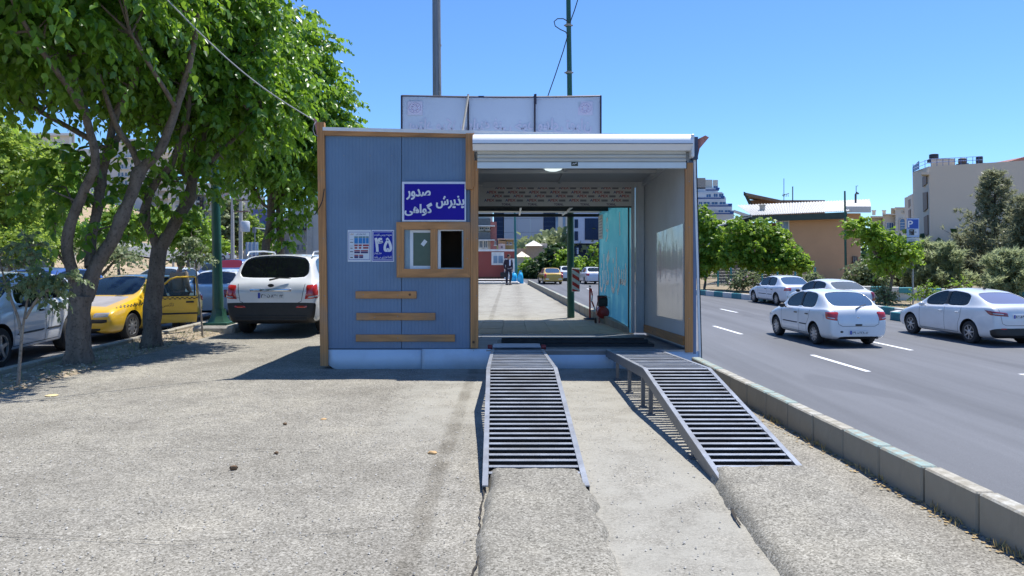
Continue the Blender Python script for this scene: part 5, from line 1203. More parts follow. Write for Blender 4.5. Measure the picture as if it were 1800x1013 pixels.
LEAFQ = [(0, 3, 2, 1), (0, 5, 4, 3)]
def frames(d, up):
    d = d / np.linalg.norm(d, axis=1, keepdims=True); s = np.cross(up, d); s /= np.linalg.norm(s, axis=1, keepdims=True) + 1e-9; n = np.cross(d, s)
    return np.stack([d, s, n], axis=2)
def leaf_cloud(name, pos, dirs, size, mat, parent=None, base=LEAF, quads=LEAFQ, rnd=None, flip=.8):
    n = len(pos); up = RNG.normal(0, flip, (n, 3)); up[:, 2] += 1.0
    Fm = frames(dirs, up); V = np.einsum('nij,vj->nvi', Fm, base) * size[:, None, None] + pos[:, None, :]
    nv = len(base); me = bpy.data.meshes.new(name); me.vertices.add(n * nv); me.vertices.foreach_set('co', V.reshape(-1))
    q = np.array(quads); k = q.shape[1]; idx = (q[None] + (np.arange(n) * nv)[:, None, None]).reshape(-1)
    me.loops.add(len(idx)); me.loops.foreach_set('vertex_index', idx.astype(np.int32)); nf = n * len(q)
    me.polygons.add(nf); me.polygons.foreach_set('loop_start', np.arange(0, nf * k, k, dtype=np.int32)); me.polygons.foreach_set('loop_total', np.full(nf, k, dtype=np.int32))
    r = RNG.random(n) if rnd is None else rnd; a = me.attributes.new('rnd', 'FLOAT', 'FACE'); a.data.foreach_set('value', np.repeat(r, len(q)).astype(np.float32))
    me.materials.append(mat); me.update(); me.validate(); o = link(name, me, parent); return o
def shoots(lobes, n_shoots, per, length, size, droop=.55, inner=.55, cut=None):
    """leafy shoots springing from ellipsoid lobes; returns leaf positions, directions, sizes and the shoot bases"""
    L_ = np.array(lobes, float); wts = (L_[:, 3] * L_[:, 4] * L_[:, 5]) ** .67; wts /= wts.sum()
    k = RNG.choice(len(L_), n_shoots, p=wts); u = RNG.normal(size=(n_shoots, 3)); u /= np.linalg.norm(u, axis=1, keepdims=True)
    rr = inner + (1 - inner) * RNG.random(n_shoots) ** .6
    lump = 1 + .16 * np.sin(u[:, 0] * 5 + k) * np.sin(u[:, 1] * 6 + 2 * k) + .10 * np.sin(u[:, 2] * 9 + k * 3)
    b = L_[k, :3] + u * L_[k, 3:6] * (rr * lump)[:, None]
    d = u * (1, 1, .6) + RNG.normal(0, .35, (n_shoots, 3)); d[:, 2] += .25; d /= np.linalg.norm(d, axis=1, keepdims=True)
    ln = length * RNG.uniform(.6, 1.4, n_shoots)
    t = np.linspace(.08, 1, per)[None, :] + RNG.uniform(-.03, .03, (n_shoots, per))
    p = b[:, None] + d[:, None] * (ln[:, None] * t)[..., None]; p[..., 2] -= droop * ln[:, None] * t ** 2
    tan = d[:, None] - np.array([0, 0, 1.0]) * (2 * droop * t)[..., None]
    side = np.cross(tan, RNG.normal(0, .3, (n_shoots, per, 3)) + (0, 0, 1)); side /= np.linalg.norm(side, axis=2, keepdims=True) + 1e-9
    sgn = np.where(np.arange(per) % 2 == 0, 1, -1)[None, :, None]
    dr = tan * .45 + side * sgn * .75 + RNG.normal(0, .28, (n_shoots, per, 3)); dr[..., 2] -= .62
    sz = size * RNG.uniform(.5, 1.3, (n_shoots, per)) * (1.1 - .35 * t)
    P_, D_, S_ = p.reshape(-1, 3), dr.reshape(-1, 3), sz.reshape(-1)
    if cut is not None: m = cut(P_); P_, D_, S_ = P_[m], D_[m], S_[m]
    return P_, D_, S_, b
def bark_mat(name, c1, c2):
    m, N, L, b = nodes(name); co = coords(N, L, (1, 1, .35)); n1 = noi(N, L, co, 9, 7, .7)
    r = ramp(N, [(.3, c1), (.7, c2)]); L.new(n1, r.inputs[0]); sp = ramp(N, [(.55, 1.0), (.62, .55)]); L.new(noi(N, L, coords(N, L), 26, 3), sp.inputs[0])
    L.new(mix(N, L, r.outputs[0], sp.outputs[0], .8, 'MULTIPLY'), b.inputs['Base Color']); b.inputs['Roughness'].default_value = .9; bump(N, L, n1, b, 1.0, .03); return m
bark = bark_mat('mulberry_bark', (.10, .078, .06), (.235, .19, .15)); thin_bark = bark_mat('pale_bark', (.20, .16, .12), (.36, .31, .25))
def limb(mb, pts, r0, r1, n=12, knots=()):
    P_ = [Vector(p) for p in pts]; out = []; rs = []
    for i in range(len(P_) - 1):
        a = P_[max(i - 1, 0)]; b = P_[i]; c = P_[i + 1]; d = P_[min(i + 2, len(P_) - 1)]
        m = max(3, int((c - b).length / .12))
        for q in range(m + (i == len(P_) - 2)):
            t = q / m; p = .5 * ((2 * b) + (c - a) * t + (2 * a - 5 * b + 4 * c - d) * t * t + (3 * b - a - 3 * c + d) * t ** 3); out.append(p)
    tot = len(out) - 1
    for i, p in enumerate(out):
        t = i / tot; r = r0 + (r1 - r0) * t; r *= 1 + .10 * hsh(p.z * 2.2, p.x * 2, 3) + .06 * hsh(p.z * 7, p.y * 5, 1)
        for kz, ka in knots: r *= 1 + ka * math.exp(-((p.z - kz) / .09) ** 2)
        rs.append(r)
    k = len(mb.v); mb.tube(out, rs, n)
    for i in range(k, len(mb.v)):
        q = mb.v[i]; mb.v[i] = q + Vector((hsh(q.x * 9, q.y * 9, q.z * 3), hsh(q.y * 9, q.z * 3, q.x * 9), 0)) * .17 * (r0 + r1) / 2
    return out
def single_leaves(cloud_pos, dirs, sizes, mat, parent, count, name='leaf'):
    """the leaves that show largest become objects of their own; returns the mask of the rest"""
    d = np.linalg.norm(cloud_pos - np.array([0, 0, H]), axis=1); px = 900 + cloud_pos[:, 0] / cloud_pos[:, 1] * F; py = HY - (cloud_pos[:, 2] - H) / cloud_pos[:, 1] * F
    sc_ = sizes / d; sc_[(px < 0) | (px > 1800) | (py < 0) | (cloud_pos[:, 1] < 1)] = 0
    pick = np.argsort(-sc_)[:count]; rest = np.ones(len(d), bool); rest[pick] = False
    var = []
    for v in range(8):
        o = leaf_cloud(name, np.zeros((1, 3)), np.array([[1., 0, 0]]), np.ones(1), mat, None, rnd=np.array([v / 7.0]), flip=0.0); var.append(o.data); bpy.data.objects.remove(o)
    up = RNG.normal(0, .8, (count, 3)); up[:, 2] += 1
    Fm = frames(dirs[pick], up)
    for i, q in enumerate(pick):
        o = link(name, var[i % 8], parent); mt = Matrix([list(Fm[i, 0]), list(Fm[i, 1]), list(Fm[i, 2])]).to_4x4() @ Matrix.Scale(float(sizes[q]), 4)
        mt.translation = Vector(cloud_pos[q]) - parent.location; o.matrix_local = mt
    return rest
def crown_twigs(mb, bases, anchor_pts, n, r=.012):
    A = np.array([list(a) for a in anchor_pts]); idx = RNG.choice(len(bases), min(n, len(bases)), replace=False)
    for i in idx:
        b = bases[i]; b = np.array(b); dd = np.linalg.norm(A - b, axis=1) + .4 * np.maximum(0, A[:, 2] - b[2]); a = A[int(np.argmin(dd))]
        if np.linalg.norm(a - b) > 1.3: a = b + (a - b) * (.7 / np.linalg.norm(a - b))
        m = (a + b) / 2 + RNG.normal(0, .10, 3)
        mb.tube([a, m, b], [r * 1.5, r, r * .5], 5)
def base_tree(name, loc, label, cat, group): return thing(name, loc, label, cat, group)

# tree 1: nearest street tree, forked low
t1 = base_tree('mulberry_tree', (-6.62, 11.2, 0), 'nearest street tree, its thick trunk forking low in front of the white car', 'tree', 'street trees on the dirt strip')
def Q(px, py, d): return P(px, py, d)
mb = MB(); anch = []
limb(mb, [Q(137, 655, 11.2), Q(139, 615, 11.2), Q(138, 570, 11.2), Q(142, 520, 11.2)], 0.19, .15, 16, ((.05, .25),))
anch += limb(mb, [Q(140, 525, 11.2), Q(128, 478, 11.2), Q(118, 440, 11.15), Q(124, 395, 11.1), Q(150, 330, 11.0), Q(168, 285, 10.9), Q(150, 200, 10.8), Q(120, 100, 10.6), Q(90, 0, 10.5)], .095, .03, 12)
anch += limb(mb, [Q(150, 528, 11.25), Q(168, 470, 11.3), Q(196, 425, 11.35), Q(214, 385, 11.4), Q(236, 330, 11.45), Q(246, 300, 11.5), Q(282, 262, 11.5), Q(310, 190, 11.5), Q(338, 90, 11.4), Q(350, -20, 11.3)], .112, .03, 12, ((2.92, .45), (2.25, .2)))
anch += limb(mb, [Q(158, 470, 11.3), Q(160, 420, 11.45), Q(172, 365, 11.5), Q(178, 310, 11.6), Q(190, 265, 11.6), Q(205, 200, 11.7), Q(250, 100, 11.7), Q(240, -10, 11.8)], .085, .03, 10, ((2.8, .4),))
anch += limb(mb, [Q(214, 232, 11.6), Q(190, 262, 11.6), Q(150, 240, 11.9), Q(60, 190, 12.0), Q(-60, 120, 12)], .05, .03, 8)
anch += limb(mb, [Q(246, 300, 11.5), Q(232, 262, 11.4), Q(205, 222, 11.2), Q(170, 120, 10.9)], .055, .03, 8)
anch += limb(mb, [Q(150, 200, 10.8), Q(110, 140, 10.0), Q(60, 70, 9.2), Q(10, -20, 8.6)], .05, .02, 7)
anch += limb(mb, [Q(310, 190, 11.5), Q(260, 110, 10.6), Q(230, 60, 9.8)], .04, .02, 7)
mb.ball(Q(128, 488, 11.05), (.07, .06, .07), 10)
trunk1 = mb.build('trunk', bark, t1, 60, world=True)
lob1 = [(-7.7, 11.2, 5.9, 2.0, 2.2, 1.45), (-6.4, 11.0, 5.9, 1.5, 1.9, 1.45), (-8.6, 10.0, 5.1, 1.6, 1.9, 1.05), (-6.9, 9.3, 5.25, 1.7, 1.5, .95), (-9.6, 12, 5.2, 1.5, 1.7, 1.1), (-5.7, 10.0, 5.6, 1.0, 1.2, .9)]
p_, d_, s_, bs = shoots(lob1, 3300, 13, .62, .145)
p2, d2, s2, b2_ = shoots([(-6.75, 11.25, 2.95, .28, .35, .42), (-7.15, 11.3, 2.55, .30, .3, .30), (-6.3, 11.4, 2.3, .25, .3, .5), (-5.9, 11.5, 3.3, .35, .3, .25), (-6.9, 11.1, 1.9, .18, .2, .18)], 62, 9, .33, .16)
mb = MB(); crown_twigs(mb, np.concatenate([bs, b2_]), anch, 420); mb.build('twigs', bark, t1, world=True)['kind'] = 'stuff'
P1, D1, S1 = np.concatenate([p_, p2]), np.concatenate([d_, d2]), np.concatenate([s_, s2])
rest = single_leaves(P1, D1, S1, mulb, t1, 280)
cr = leaf_cloud('crown', P1[rest], D1[rest], S1[rest], mulb, t1); cr.location = -t1.location; cr['kind'] = 'stuff'
# tree 2
t2 = base_tree('mulberry_tree', (-6.33, 13.3, 0), 'second street tree with a leaning trunk before the open taxi door', 'tree', 'street trees on the dirt strip')
mb = MB(); anch = []
limb(mb, [Q(266, 620, 13.3), Q(267, 580, 13.3), Q(268, 540, 13.3), Q(274, 490, 13.3), Q(281, 432, 13.3)], .165, .13, 14, ((.05, .2),))
anch += limb(mb, [Q(281, 440, 13.3), Q(298, 408, 13.3), Q(318, 375, 13.35), Q(333, 345, 13.4), Q(338, 315, 13.4), Q(346, 270, 13.5), Q(372, 200, 13.6), Q(420, 110, 13.8), Q(470, 20, 14)], .115, .03, 12, ((2.72, .4),))
anch += limb(mb, [Q(279, 440, 13.3), Q(266, 410, 13.2), Q(254, 380, 13.1), Q(262, 345, 13.1), Q(276, 318, 13.0), Q(300, 290, 12.9), Q(330, 200, 12.7), Q(330, 80, 12.6)], .085, .03, 10, ((2.4, .25),))
anch += limb(mb, [Q(338, 330, 13.4), Q(322, 300, 13.2), Q(330, 240, 13.1), Q(325, 120, 12.9), Q(310, 72, 12.8)], .05, .02, 8)
anch += limb(mb, [Q(346, 302, 13.4), Q(360, 296, 13.3), Q(385, 270, 13.2), Q(430, 225, 13.3), Q(460, 190, 13.5)], .05, .02, 8)
trunk2 = mb.build('trunk', bark, t2, 60, world=True)
lob2 = [(-6.0, 13.5, 5.6, 1.6, 1.8, 1.6), (-6.8, 13.4, 5.3, 1.2, 1.5, 1.0), (-5.35, 13.6, 4.3, 1.0, .9, .8), (-4.9, 14.2, 5.0, .8, .9, 1.0), (-5.6, 13.4, 6.6, 1.3, 1.5, 1.0)]
p_, d_, s_, bs = shoots(lob2, 2200, 13, .58, .142)
p2, d2, s2, b2_ = shoots([(-6.35, 13.2, 2.75, .30, .3, .55), (-5.65, 13.2, 3.0, .4, .35, .35), (-6.7, 13.3, 2.9, .25, .3, .5), (-6.0, 13.2, 2.35, .2, .25, .3)], 70, 9, .33, .15)
mb = MB(); crown_twigs(mb, np.concatenate([bs, b2_]), anch, 360); mb.build('twigs', bark, t2, world=True)['kind'] = 'stuff'
P1, D1, S1 = np.concatenate([p_, p2]), np.concatenate([d_, d2]), np.concatenate([s_, s2])
rest = single_leaves(P1, D1, S1, mulb, t2, 280)
cr = leaf_cloud('crown', P1[rest], D1[rest], S1[rest], mulb, t2); cr.location = -t2.location; cr['kind'] = 'stuff'
# tree 3, behind the white SUV
t3 = base_tree('mulberry_tree', (-6.75, 21.3, 0), 'street tree with twin trunks behind the white sport utility vehicle', 'tree', 'street trees on the dirt strip')
mb = MB(); anch = []
anch += limb(mb, [Q(474, 560, 21.3), Q(472, 500, 21.3), Q(467, 440, 21.3), Q(474, 400, 21.3), Q(477, 362, 21.3), Q(474, 330, 21.3), Q(476, 290, 21.3), Q(470, 200, 21.4)], .16, .05, 10, ((3.1, .2),))
anch += limb(mb, [Q(486, 560, 21.4), Q(488, 480, 21.4), Q(493, 435, 21.4), Q(492, 390, 21.4), Q(491, 360, 21.4), Q(500, 330, 21.4), Q(520, 260, 21.5), Q(550, 200, 21.6)], .14, .05, 10)
anch += limb(mb, [Q(476, 368, 21.3), Q(460, 356, 21.3), Q(444, 325, 21.3), Q(420, 280, 21.3)], .05, .03, 8)
anch += limb(mb, [Q(480, 362, 21.3), Q(486, 340, 21.2), Q(478, 310, 21.2), Q(466, 290, 21.2)], .06, .03, 8)
mb.build('trunk', bark, t3, 60, world=True)
lob3 = [(-6.8, 21, 7.3, 1.6, 1.8, 1.4), (-5.75, 21.2, 6.3, 1.0, 1.3, 1.0), (-7.4, 21.3, 6.9, 1.5, 1.6, 1.5), (-6.7, 21.3, 5.4, 1.6, 1.8, 1.45), (-5.55, 21.3, 5.0, 1.0, 1.3, .9), (-7.3, 21.2, 4.6, 1.2, 1.2, .95), (-5.9, 21, 4.2, 1.1, 1.1, .75), (-8.3, 22, 5.2, 1.4, 1.5, 1.3), (-5.0, 21.4, 5.3, .55, .7, .4)]
p_, d_, s_, bs = shoots(lob3, 2900, 11, .55, .17)
p2, d2, s2, b2_ = shoots([(-6.35, 21.2, 3.0, .35, .3, .55), (-5.6, 21.1, 3.25, .4, .35, .35), (-6.45, 21.2, 2.2, .22, .25, .45)], 80, 9, .35, .17)
mb = MB(); crown_twigs(mb, bs, anch, 120); mb.build('twigs', bark, t3, world=True)['kind'] = 'stuff'
cr = leaf_cloud('crown', np.concatenate([p_, p2]), np.concatenate([d_, d2]), np.concatenate([s_, s2]), mulb, t3); cr.location = -t3.location; cr['kind'] = 'stuff'
# saplings on the strip
pale = leaf_mat('sapling_leaf', (.09, .13, .055), (.22, .28, .13), .3)
def sapling(px, dd, pts, lobes, label, n, size=.07):
    b = Q(px, 451 + H * F / dd, dd); t = base_tree('sapling', b, label, 'sapling', 'saplings on the dirt strip')
    mb = MB(); an = []
    for p in pts: an += limb(mb, [Q(a, c, e) for a, c, e in p], .022, .008, 7)
    mb.build('trunk', thin_bark, t, 60, world=True)
    L_ = [(*Q(a, c, e), rx, rx, rz) for a, c, e, rx, rz in lobes]; p_, d_, s_, bs = shoots(L_, n, 8, .16, size, .5, .2)
    mb = MB(); crown_twigs(mb, bs, an, 40, .004); mb.build('twigs', thin_bark, t, world=True)['kind'] = 'stuff'
    cr = leaf_cloud('foliage', p_, d_, s_, pale, t); cr.location = -t.location; cr['kind'] = 'stuff'
sapling(33, 9.3, [[(31, 684, 9.3), (36, 620, 9.3), (40, 575, 9.3), (46, 540, 9.3), (52, 495, 9.3), (50, 430, 9.3)], [(38, 590, 9.3), (30, 555, 9.3), (10, 500, 9.25), (-4, 440, 9.2)], [(44, 560, 9.3), (70, 520, 9.3), (95, 505, 9.3)]],
        [(95, 520, 9.3, .16, .13), (70, 490, 9.3, .14, .10), (120, 488, 9.35, .12, .07), (30, 495, 9.3, .2, .08), (50, 440, 9.3, .12, .2), (8, 460, 9.2, .1, .2)], 'nearest sapling with pale leaf clusters at the left edge', 130)
sapling(355, 15.0, [[(356, 594, 15), (354, 560, 15), (347, 500, 15), (343, 455, 15), (336, 410, 15)], [(344, 470, 15), (352, 445, 15), (362, 430, 15)], [(343, 460, 15), (332, 445, 15), (322, 440, 15)]],
        [(340, 450, 15, .3, .12), (318, 455, 15, .2, .08), (338, 420, 15, .15, .15)], 'thin pale sapling standing right of the open taxi door', 70, .08)

# ---- generic background trees ----
SM = np.array([(0, 0, 0), (.5, .42, .05), (1, 0, 0), (.5, -.42, .05)]); SMQ = [(0, 1, 2, 3)]
def bg_tree(name, loc, label, cat, group, lobes, n, size, mat, trunk=None, per=8, length=.6, droop=.3, inner=.25, bm_=bark):
    t = base_tree(name, loc, label, cat, group)
    mb = MB(); an = []
    for p in (trunk or [[loc, (loc[0], loc[1], lobes[0][2])]]): an += limb(mb, p, .09 if len(p) > 2 else .07, .025, 8)
    mb.build('trunk', bm_, t, 60, world=True)
    p_, d_, s_, bs = shoots(lobes, n, per, length, size, droop, inner)
    mb = MB(); crown_twigs(mb, bs, an, 40, .014); mb.build('twigs', bm_, t, world=True)['kind'] = 'stuff'
    cr = leaf_cloud('crown', p_, d_, s_, mat, t, SM, SMQ); cr.location = -t.location; cr['kind'] = 'stuff'; return t
bright = leaf_mat('bright_leaf', (.08, .17, .022), (.20, .32, .04), .45, (.50, .72, .08)); greyg = leaf_mat('grey_green_leaf', (.10, .135, .06), (.24, .28, .13), .3)
dark_l = leaf_mat('dark_leaf', (.02, .05, .015), (.06, .11, .03), .3); yel_l = leaf_mat('yellowish_leaf', (.11, .20, .03), (.27, .37, .07), .45, (.62, .78, .12)); feath = leaf_mat('feathery_leaf', (.12, .25, .05), (.24, .42, .08), .5, (.6, .85, .15))
def lobes_px(items): return [(*P(a, b, d), rx / F * d, rx / F * d, rz / F * d) for a, b, d, rx, rz in items]
def base_at(px, d, z=-.58): return ((px - 900) / F * d, d, z)
GR = 'trees behind the far kerb'
def rt(px, d, items, label, n, size, mat, name='street_tree', z=-.58, cat='tree', group=GR, forks=None, **k):
    b = base_at(px, d, z); L_ = lobes_px([(a, c, d + dd, rx, rz) for a, c, dd, rx, rz in items])
    tr = [[b, ((b[0] + L_[0][0]) / 2, d, (z + L_[0][2]) / 2), L_[0][:3]]] + [[((b[0] + L_[0][0]) / 2, d, (z + L_[0][2]) / 2), l[:3]] for l in L_[1:]]
    k.setdefault('length', .4 if px > 1200 else .6); return bg_tree(name, b, label, cat, group, L_, n, size, mat, tr, **k)
rt(1238, 50, [(1250, 425, 0, 30, 42), (1235, 390, 0, 16, 26), (1262, 450, 0, 30, 22), (1230, 460, 0, 20, 20)], 'bright leafy tree immediately right of the kiosk corner', 620, .30, bright)
rt(1329, 48, [(1320, 435, 0, 36, 28), (1300, 405, 0, 20, 22), (1345, 405, 0, 26, 20), (1365, 425, 0, 22, 22), (1290, 450, 0, 26, 18), (1338, 460, 0, 28, 16)], 'widest bright leafy tree in front of the tan house left part', 760, .29, bright)
rt(1372, 47, [(1380, 455, 0, 22, 16), (1394, 447, 0, 14, 18), (1408, 465, 0, 14, 9), (1372, 465, 0, 18, 8)], 'smallest bright tree under the tan house window', 330, .26, bright)
rt(1561, 35, [(1575, 445, 0, 34, 17), (1548, 422, 0, 30, 13), (1515, 400, 0, 24, 13), (1540, 410, 0, 22, 10), (1597, 440, 0, 16, 18), (1560, 462, 0, 24, 12), (1502, 394, 0, 10, 8)], 'bright tree leaning left beside the parking sign', 620, .20, bright)
rt(1520, 41, [(1522, 478, 0, 26, 22), (1540, 490, 0, 22, 20), (1545, 455, 0, 18, 12), (1512, 500, 0, 22, 12)], 'grey green bushy tree behind the leaning bright tree', 420, .22, greyg)
rt(1557, 34.5, [(1556, 524, 0, 11, 11), (1552, 512, 0, 8, 8)], 'low dark shrub at the foot of the leaning tree', 130, .12, greyg, 'shrub', cat='shrub')
rose_m = M('rose_petal', (.62, .40, .36), .7, 0, .3, 10)
def roses(px, d, items, label):
    t = rt(px, d, items, label, 260, .14, greyg, 'rose_bush', cat='rose bush', group='rose bushes along the far kerb')
    mb = MB(); L_ = lobes_px([(a, c, d + dd, rx, rz) for a, c, dd, rx, rz in items])
    for i in range(26):
        l = random.choice(L_); u = Vector((random.gauss(0, 1), random.gauss(0, 1), random.gauss(0, 1))).normalized(); mb.ball((l[0] + u.x * l[3], l[1] - abs(u.y) * l[4], l[2] + u.z * l[5]), (.07, .07, .06), 6)
    o = mb.build('blossom', rose_m, t, world=True); o['kind'] = 'stuff'
roses(1305, 46, [(1308, 491, 0, 16, 13), (1322, 488, 0, 8, 12), (1292, 498, 0, 12, 8)], 'pink rose bush left of the furthest white saloon')
roses(1428, 40, [(1430, 493, 0, 8, 8), (1438, 497, 0, 6, 6)], 'small rose bush just behind the furthest white saloon')
rt(1628, 33, [(1630, 508, 0, 10, 7), (1640, 516, 0, 9, 5), (1690, 500, 0, 12, 5), (1612, 520, 0, 8, 4)], 'light green low plants right of the parking sign pole', 120, .10, bright, 'shrub', cat='shrub')
# pines: whorled boughs carrying needle tufts
needle = leaf_mat('pine_needle', (.12, .14, .08), (.27, .28, .165), .38); needle2 = leaf_mat('dusty_pine_needle', (.19, .23, .12), (.36, .40, .22), .42)
ND = np.array([(0, .05, 0), (1, 0, 0), (0, -.05, 0)]); NDQ = [(0, 1, 2)]
def pine(px, d, top_py, wid, label, n_whorl, mat, zb=-.58, low=.12, dens=1.0):
    b = base_at(px, d, zb); top = H + (HY - top_py) / F * d; t = base_tree('pine_tree', b, label, 'tree', 'pines at the right')
    hgt = top - zb; mb = MB(); limb(mb, [b, (b[0] + .05, d, zb + hgt * .5), (b[0], d, top - .3)], .13, .03, 9)
    pos = []; dr = []; wr = wid / F * d / 2
    for w_ in range(n_whorl):
        f = low + (1 - low) * w_ / n_whorl; z = zb + hgt * f; rad = wr * (1.12 - f) ** .75 * (.72 + .5 * abs(hsh(f * 9, px, 1)) * 1.6)
        for q in range(7):
            a = q * .9 + w_ * 2.1 + random.random() * .6; L_ = rad * random.uniform(.55, 1.15); e = Vector((math.cos(a), math.sin(a), 0)); p0 = Vector((b[0], d, z)); p1 = p0 + e * L_ * .55 + Vector((0, 0, .10 * L_)); p2 = p0 + e * L_ + Vector((0, 0, .38 * L_))
            mb.tube([p0, p1, p2], [.03, .02, .008], 5)
            for s_ in range(int(20 * dens)):
                tt = .25 + .78 * random.random(); c = (p0.lerp(p1, tt * 2) if tt < .5 else p1.lerp(p2, tt * 2 - 1)) + Vector((random.gauss(0, .13), random.gauss(0, .13), random.gauss(.05, .11)))
                for k_ in range(12): pos.append(c + Vector((random.gauss(0, .03),) * 3)); dr.append(Vector((random.gauss(e.x * .4, .6), random.gauss(e.y * .4, .6), random.gauss(.35, .55))))
    mb.build('trunk', M('pine_bark', (.07, .055, .045), .9, 0, .3, 6, .5, 30), t, 60, world=True)
    pos = np.array([list(q) for q in pos]); dr = np.array([list(q) for q in dr]); cr = leaf_cloud('crown', pos, dr, RNG.uniform(.16, .34, len(pos)), mat, t, ND * (1, 2.4, 1), NDQ); cr.location = -t.location; cr['kind'] = 'stuff'
pine(1748, 44, 300, 165, 'tallest dark pine standing against the large beige building', 17, needle, dens=.6)
pine(1808, 40, 345, 150, 'dark pine cut off by the right edge of the photo', 14, needle, dens=.8)
pine(1705, 46, 415, 130, 'low broad pine at the foot of the tallest pine', 9, needle, dens=1.0)
pine(1660, 42, 432, 90, 'dusty young conifer with a pointed top before the beige building', 9, needle2, dens=1.4)
pine(1618, 43, 425, 90, 'dusty young conifer just right of the parking sign', 9, needle2, dens=1.4)
pine(1775, 38, 445, 120, 'dusty bushy conifer above the right hand saloon', 8, needle2, dens=1.6)
pine(1585, 47, 452, 70, 'small dark conifer left of the parking sign pole', 7, needle, dens=1.4)
# trees and bushes seen through the kiosk
GK = 'trees up the road seen through the kiosk'
rt(975, 80, [(975, 455, 0, 24, 20), (960, 470, 0, 24, 18), (985, 440, 0, 12, 10), (940, 475, 0, 16, 12)], 'dark leafy tree behind the far yellow taxi', 500, .42, dark_l, z=-.7, group=GK)
rt(925, 82, [(930, 475, 0, 14, 16), (920, 482, 0, 10, 10)], 'green bush beside the blue bags up the road', 220, .34, bright, 'bush', z=-.7, group=GK, cat='bush')
rt(992, 78, [(992, 462, 0, 14, 22), (1003, 470, 0, 12, 16)], 'light green bush just left of the green post', 260, .36, bright, 'bush', z=-.7, group=GK, cat='bush')
rt(1030, 84, [(1020, 470, 0, 16, 14), (1042, 468, 0, 16, 14), (1044, 450, 0, 4, 22)], 'light green bushes between the post and the turquoise wall', 320, .36, bright, 'bush', z=-.7, group=GK, cat='bush')
# left hillside planting
GL = 'trees on the left hillside'
def lt(px, py, d, items, label, n, size, mat, name='hillside_tree', cat='tree', **k): return rt(px, d, items, label, n, size, mat, name, z=hill_z((px - 900) / F * d, d), cat=cat, group=GL, **k)
lt(20, 440, 24, [(15, 330, 0, 55, 70), (45, 280, 1, 40, 45), (-20, 260, 0, 50, 60), (10, 400, 0, 45, 40)], 'yellow tinged flowering tree at the far left edge', 1300, .17, yel_l)
lt(92, 440, 27, [(92, 330, 0, 36, 50), (75, 370, 0, 36, 40), (110, 300, 0, 22, 26)], 'feathery light green tree left of the nearest forked trunk', 1300, .13, feath)
lt(120, 450, 34, [(110, 410, 0, 30, 20), (80, 415, 0, 28, 16), (150, 410, 0, 24, 18)], 'dark tree above the parked cars left of the forked trunk', 420, .22, mulb)
lt(62, 450, 32, [(62, 395, 0, 32, 22), (35, 400, 0, 30, 18)], 'dark round tree above the hillside steps', 520, .22, dark_l)
lt(210, 450, 40, [(205, 385, 0, 26, 18), (232, 400, 0, 22, 20), (190, 405, 0, 20, 16)], 'green tree between the two nearest trunks', 420, .24, bright)
lt(285, 450, 44, [(288, 385, 0, 22, 16), (262, 398, 0, 22, 18), (305, 402, 0, 20, 14)], 'green tree seen just behind the second street trunk', 420, .26, bright)
lt(335, 450, 38, [(325, 392, 0, 30, 22), (345, 408, 0, 28, 16), (315, 415, 0, 24, 14)], 'light green tree left of the lamp post', 420, .22, bright)
lt(405, 440, 75, [(405, 385, 0, 26, 30), (392, 410, 0, 26, 26), (420, 410, 0, 22, 24), (410, 360, 0, 14, 16)], 'distant green tree behind the concrete power poles', 700, .40, greyg)
lt(450, 440, 70, [(452, 425, 0, 14, 12), (444, 400, 0, 8, 20)], 'small yellow green tree beside the tiled mural', 220, .34, yel_l)
lt(370, 440, 66, [(372, 432, 0, 30, 10), (352, 425, 0, 22, 14)], 'low green shrubs along the upper road', 300, .32, bright, 'shrub', 'shrub')
lt(25, 470, 23, [(30, 430, 0, 40, 14), (60, 425, 0, 26, 10), (-5, 425, 0, 30, 12)], 'dry low shrubs on the slope above the steps', 400, .14, yel_l, 'shrub', 'shrub')
lt(170, 455, 26, [(175, 440, 0, 30, 8), (210, 450, 0, 26, 6)], 'dry shrubs on the bank behind the taxi', 200, .14, greyg, 'shrub', 'shrub')
# far-off woods that read as one mass
def far_wood(name, x0, x1, y0, y1, z0, n, size, mat):
    xs = RNG.uniform(x0, x1, n); ys_ = RNG.uniform(y0, y1, n); hh = 3.5 + 2.5 * np.sin(xs * .21) * np.sin(xs * .07 + 1) + RNG.normal(0, .5, n)
    p = np.stack([xs, ys_, z0 + np.abs(hh) * RNG.random(n) ** .6], 1); o = leaf_cloud(name, p, RNG.normal(size=(n, 3)), size * RNG.uniform(.6, 1.3, n), mat, None, SM, SMQ); o['kind'] = 'stuff'
far_wood('far_wood', 16, 130, 75, 95, -.8, 9000, 1.0, dark_l); far_wood('far_wood', -25, 30, 105, 120, -.8, 7000, 1.0, greyg); far_wood('far_wood', -120, -30, 110, 125, 2.5, 9000, 1.1, dark_l)
# weeds along the strip and dry grass
def weeds(name, n, fn, h, mat):
    p = np.array([fn() for _ in range(n)]); d = RNG.normal(0, .5, (n, 3)); d[:, 2] = 1.0; o = leaf_cloud(name, p, d, RNG.uniform(.4, 1.2, n) * h, mat, None, np.array([(0, .07, 0), (.6, .05, .05), (1, 0, .2), (0, -.07, 0)]), [(0, 1, 2, 3)]); o['kind'] = 'stuff'
weeds('strip_grass', 900, on_strip, .07, greyg); weeds('kerb_grass', 220, lambda: (lambda y: (kx(y) - abs(random.gauss(0, .035)), y, .005))(random.choice([4.1, 4.7, 5.6, 6.5, 7.4]) + random.gauss(0, .12)), .05, M('straw', (.45, .34, .14), .9, 0, .3, 20))
weeds('hill_grass', 5000, lambda: (lambda x, y: (x, y, hill_z(x, y)))(random.uniform(-45, -18), random.uniform(14, 60)), .35, greyg)
weeds('verge_grass', 2500, lambda: (random.uniform(15.5, 30), random.uniform(25, 60), -.6), .2, greyg)
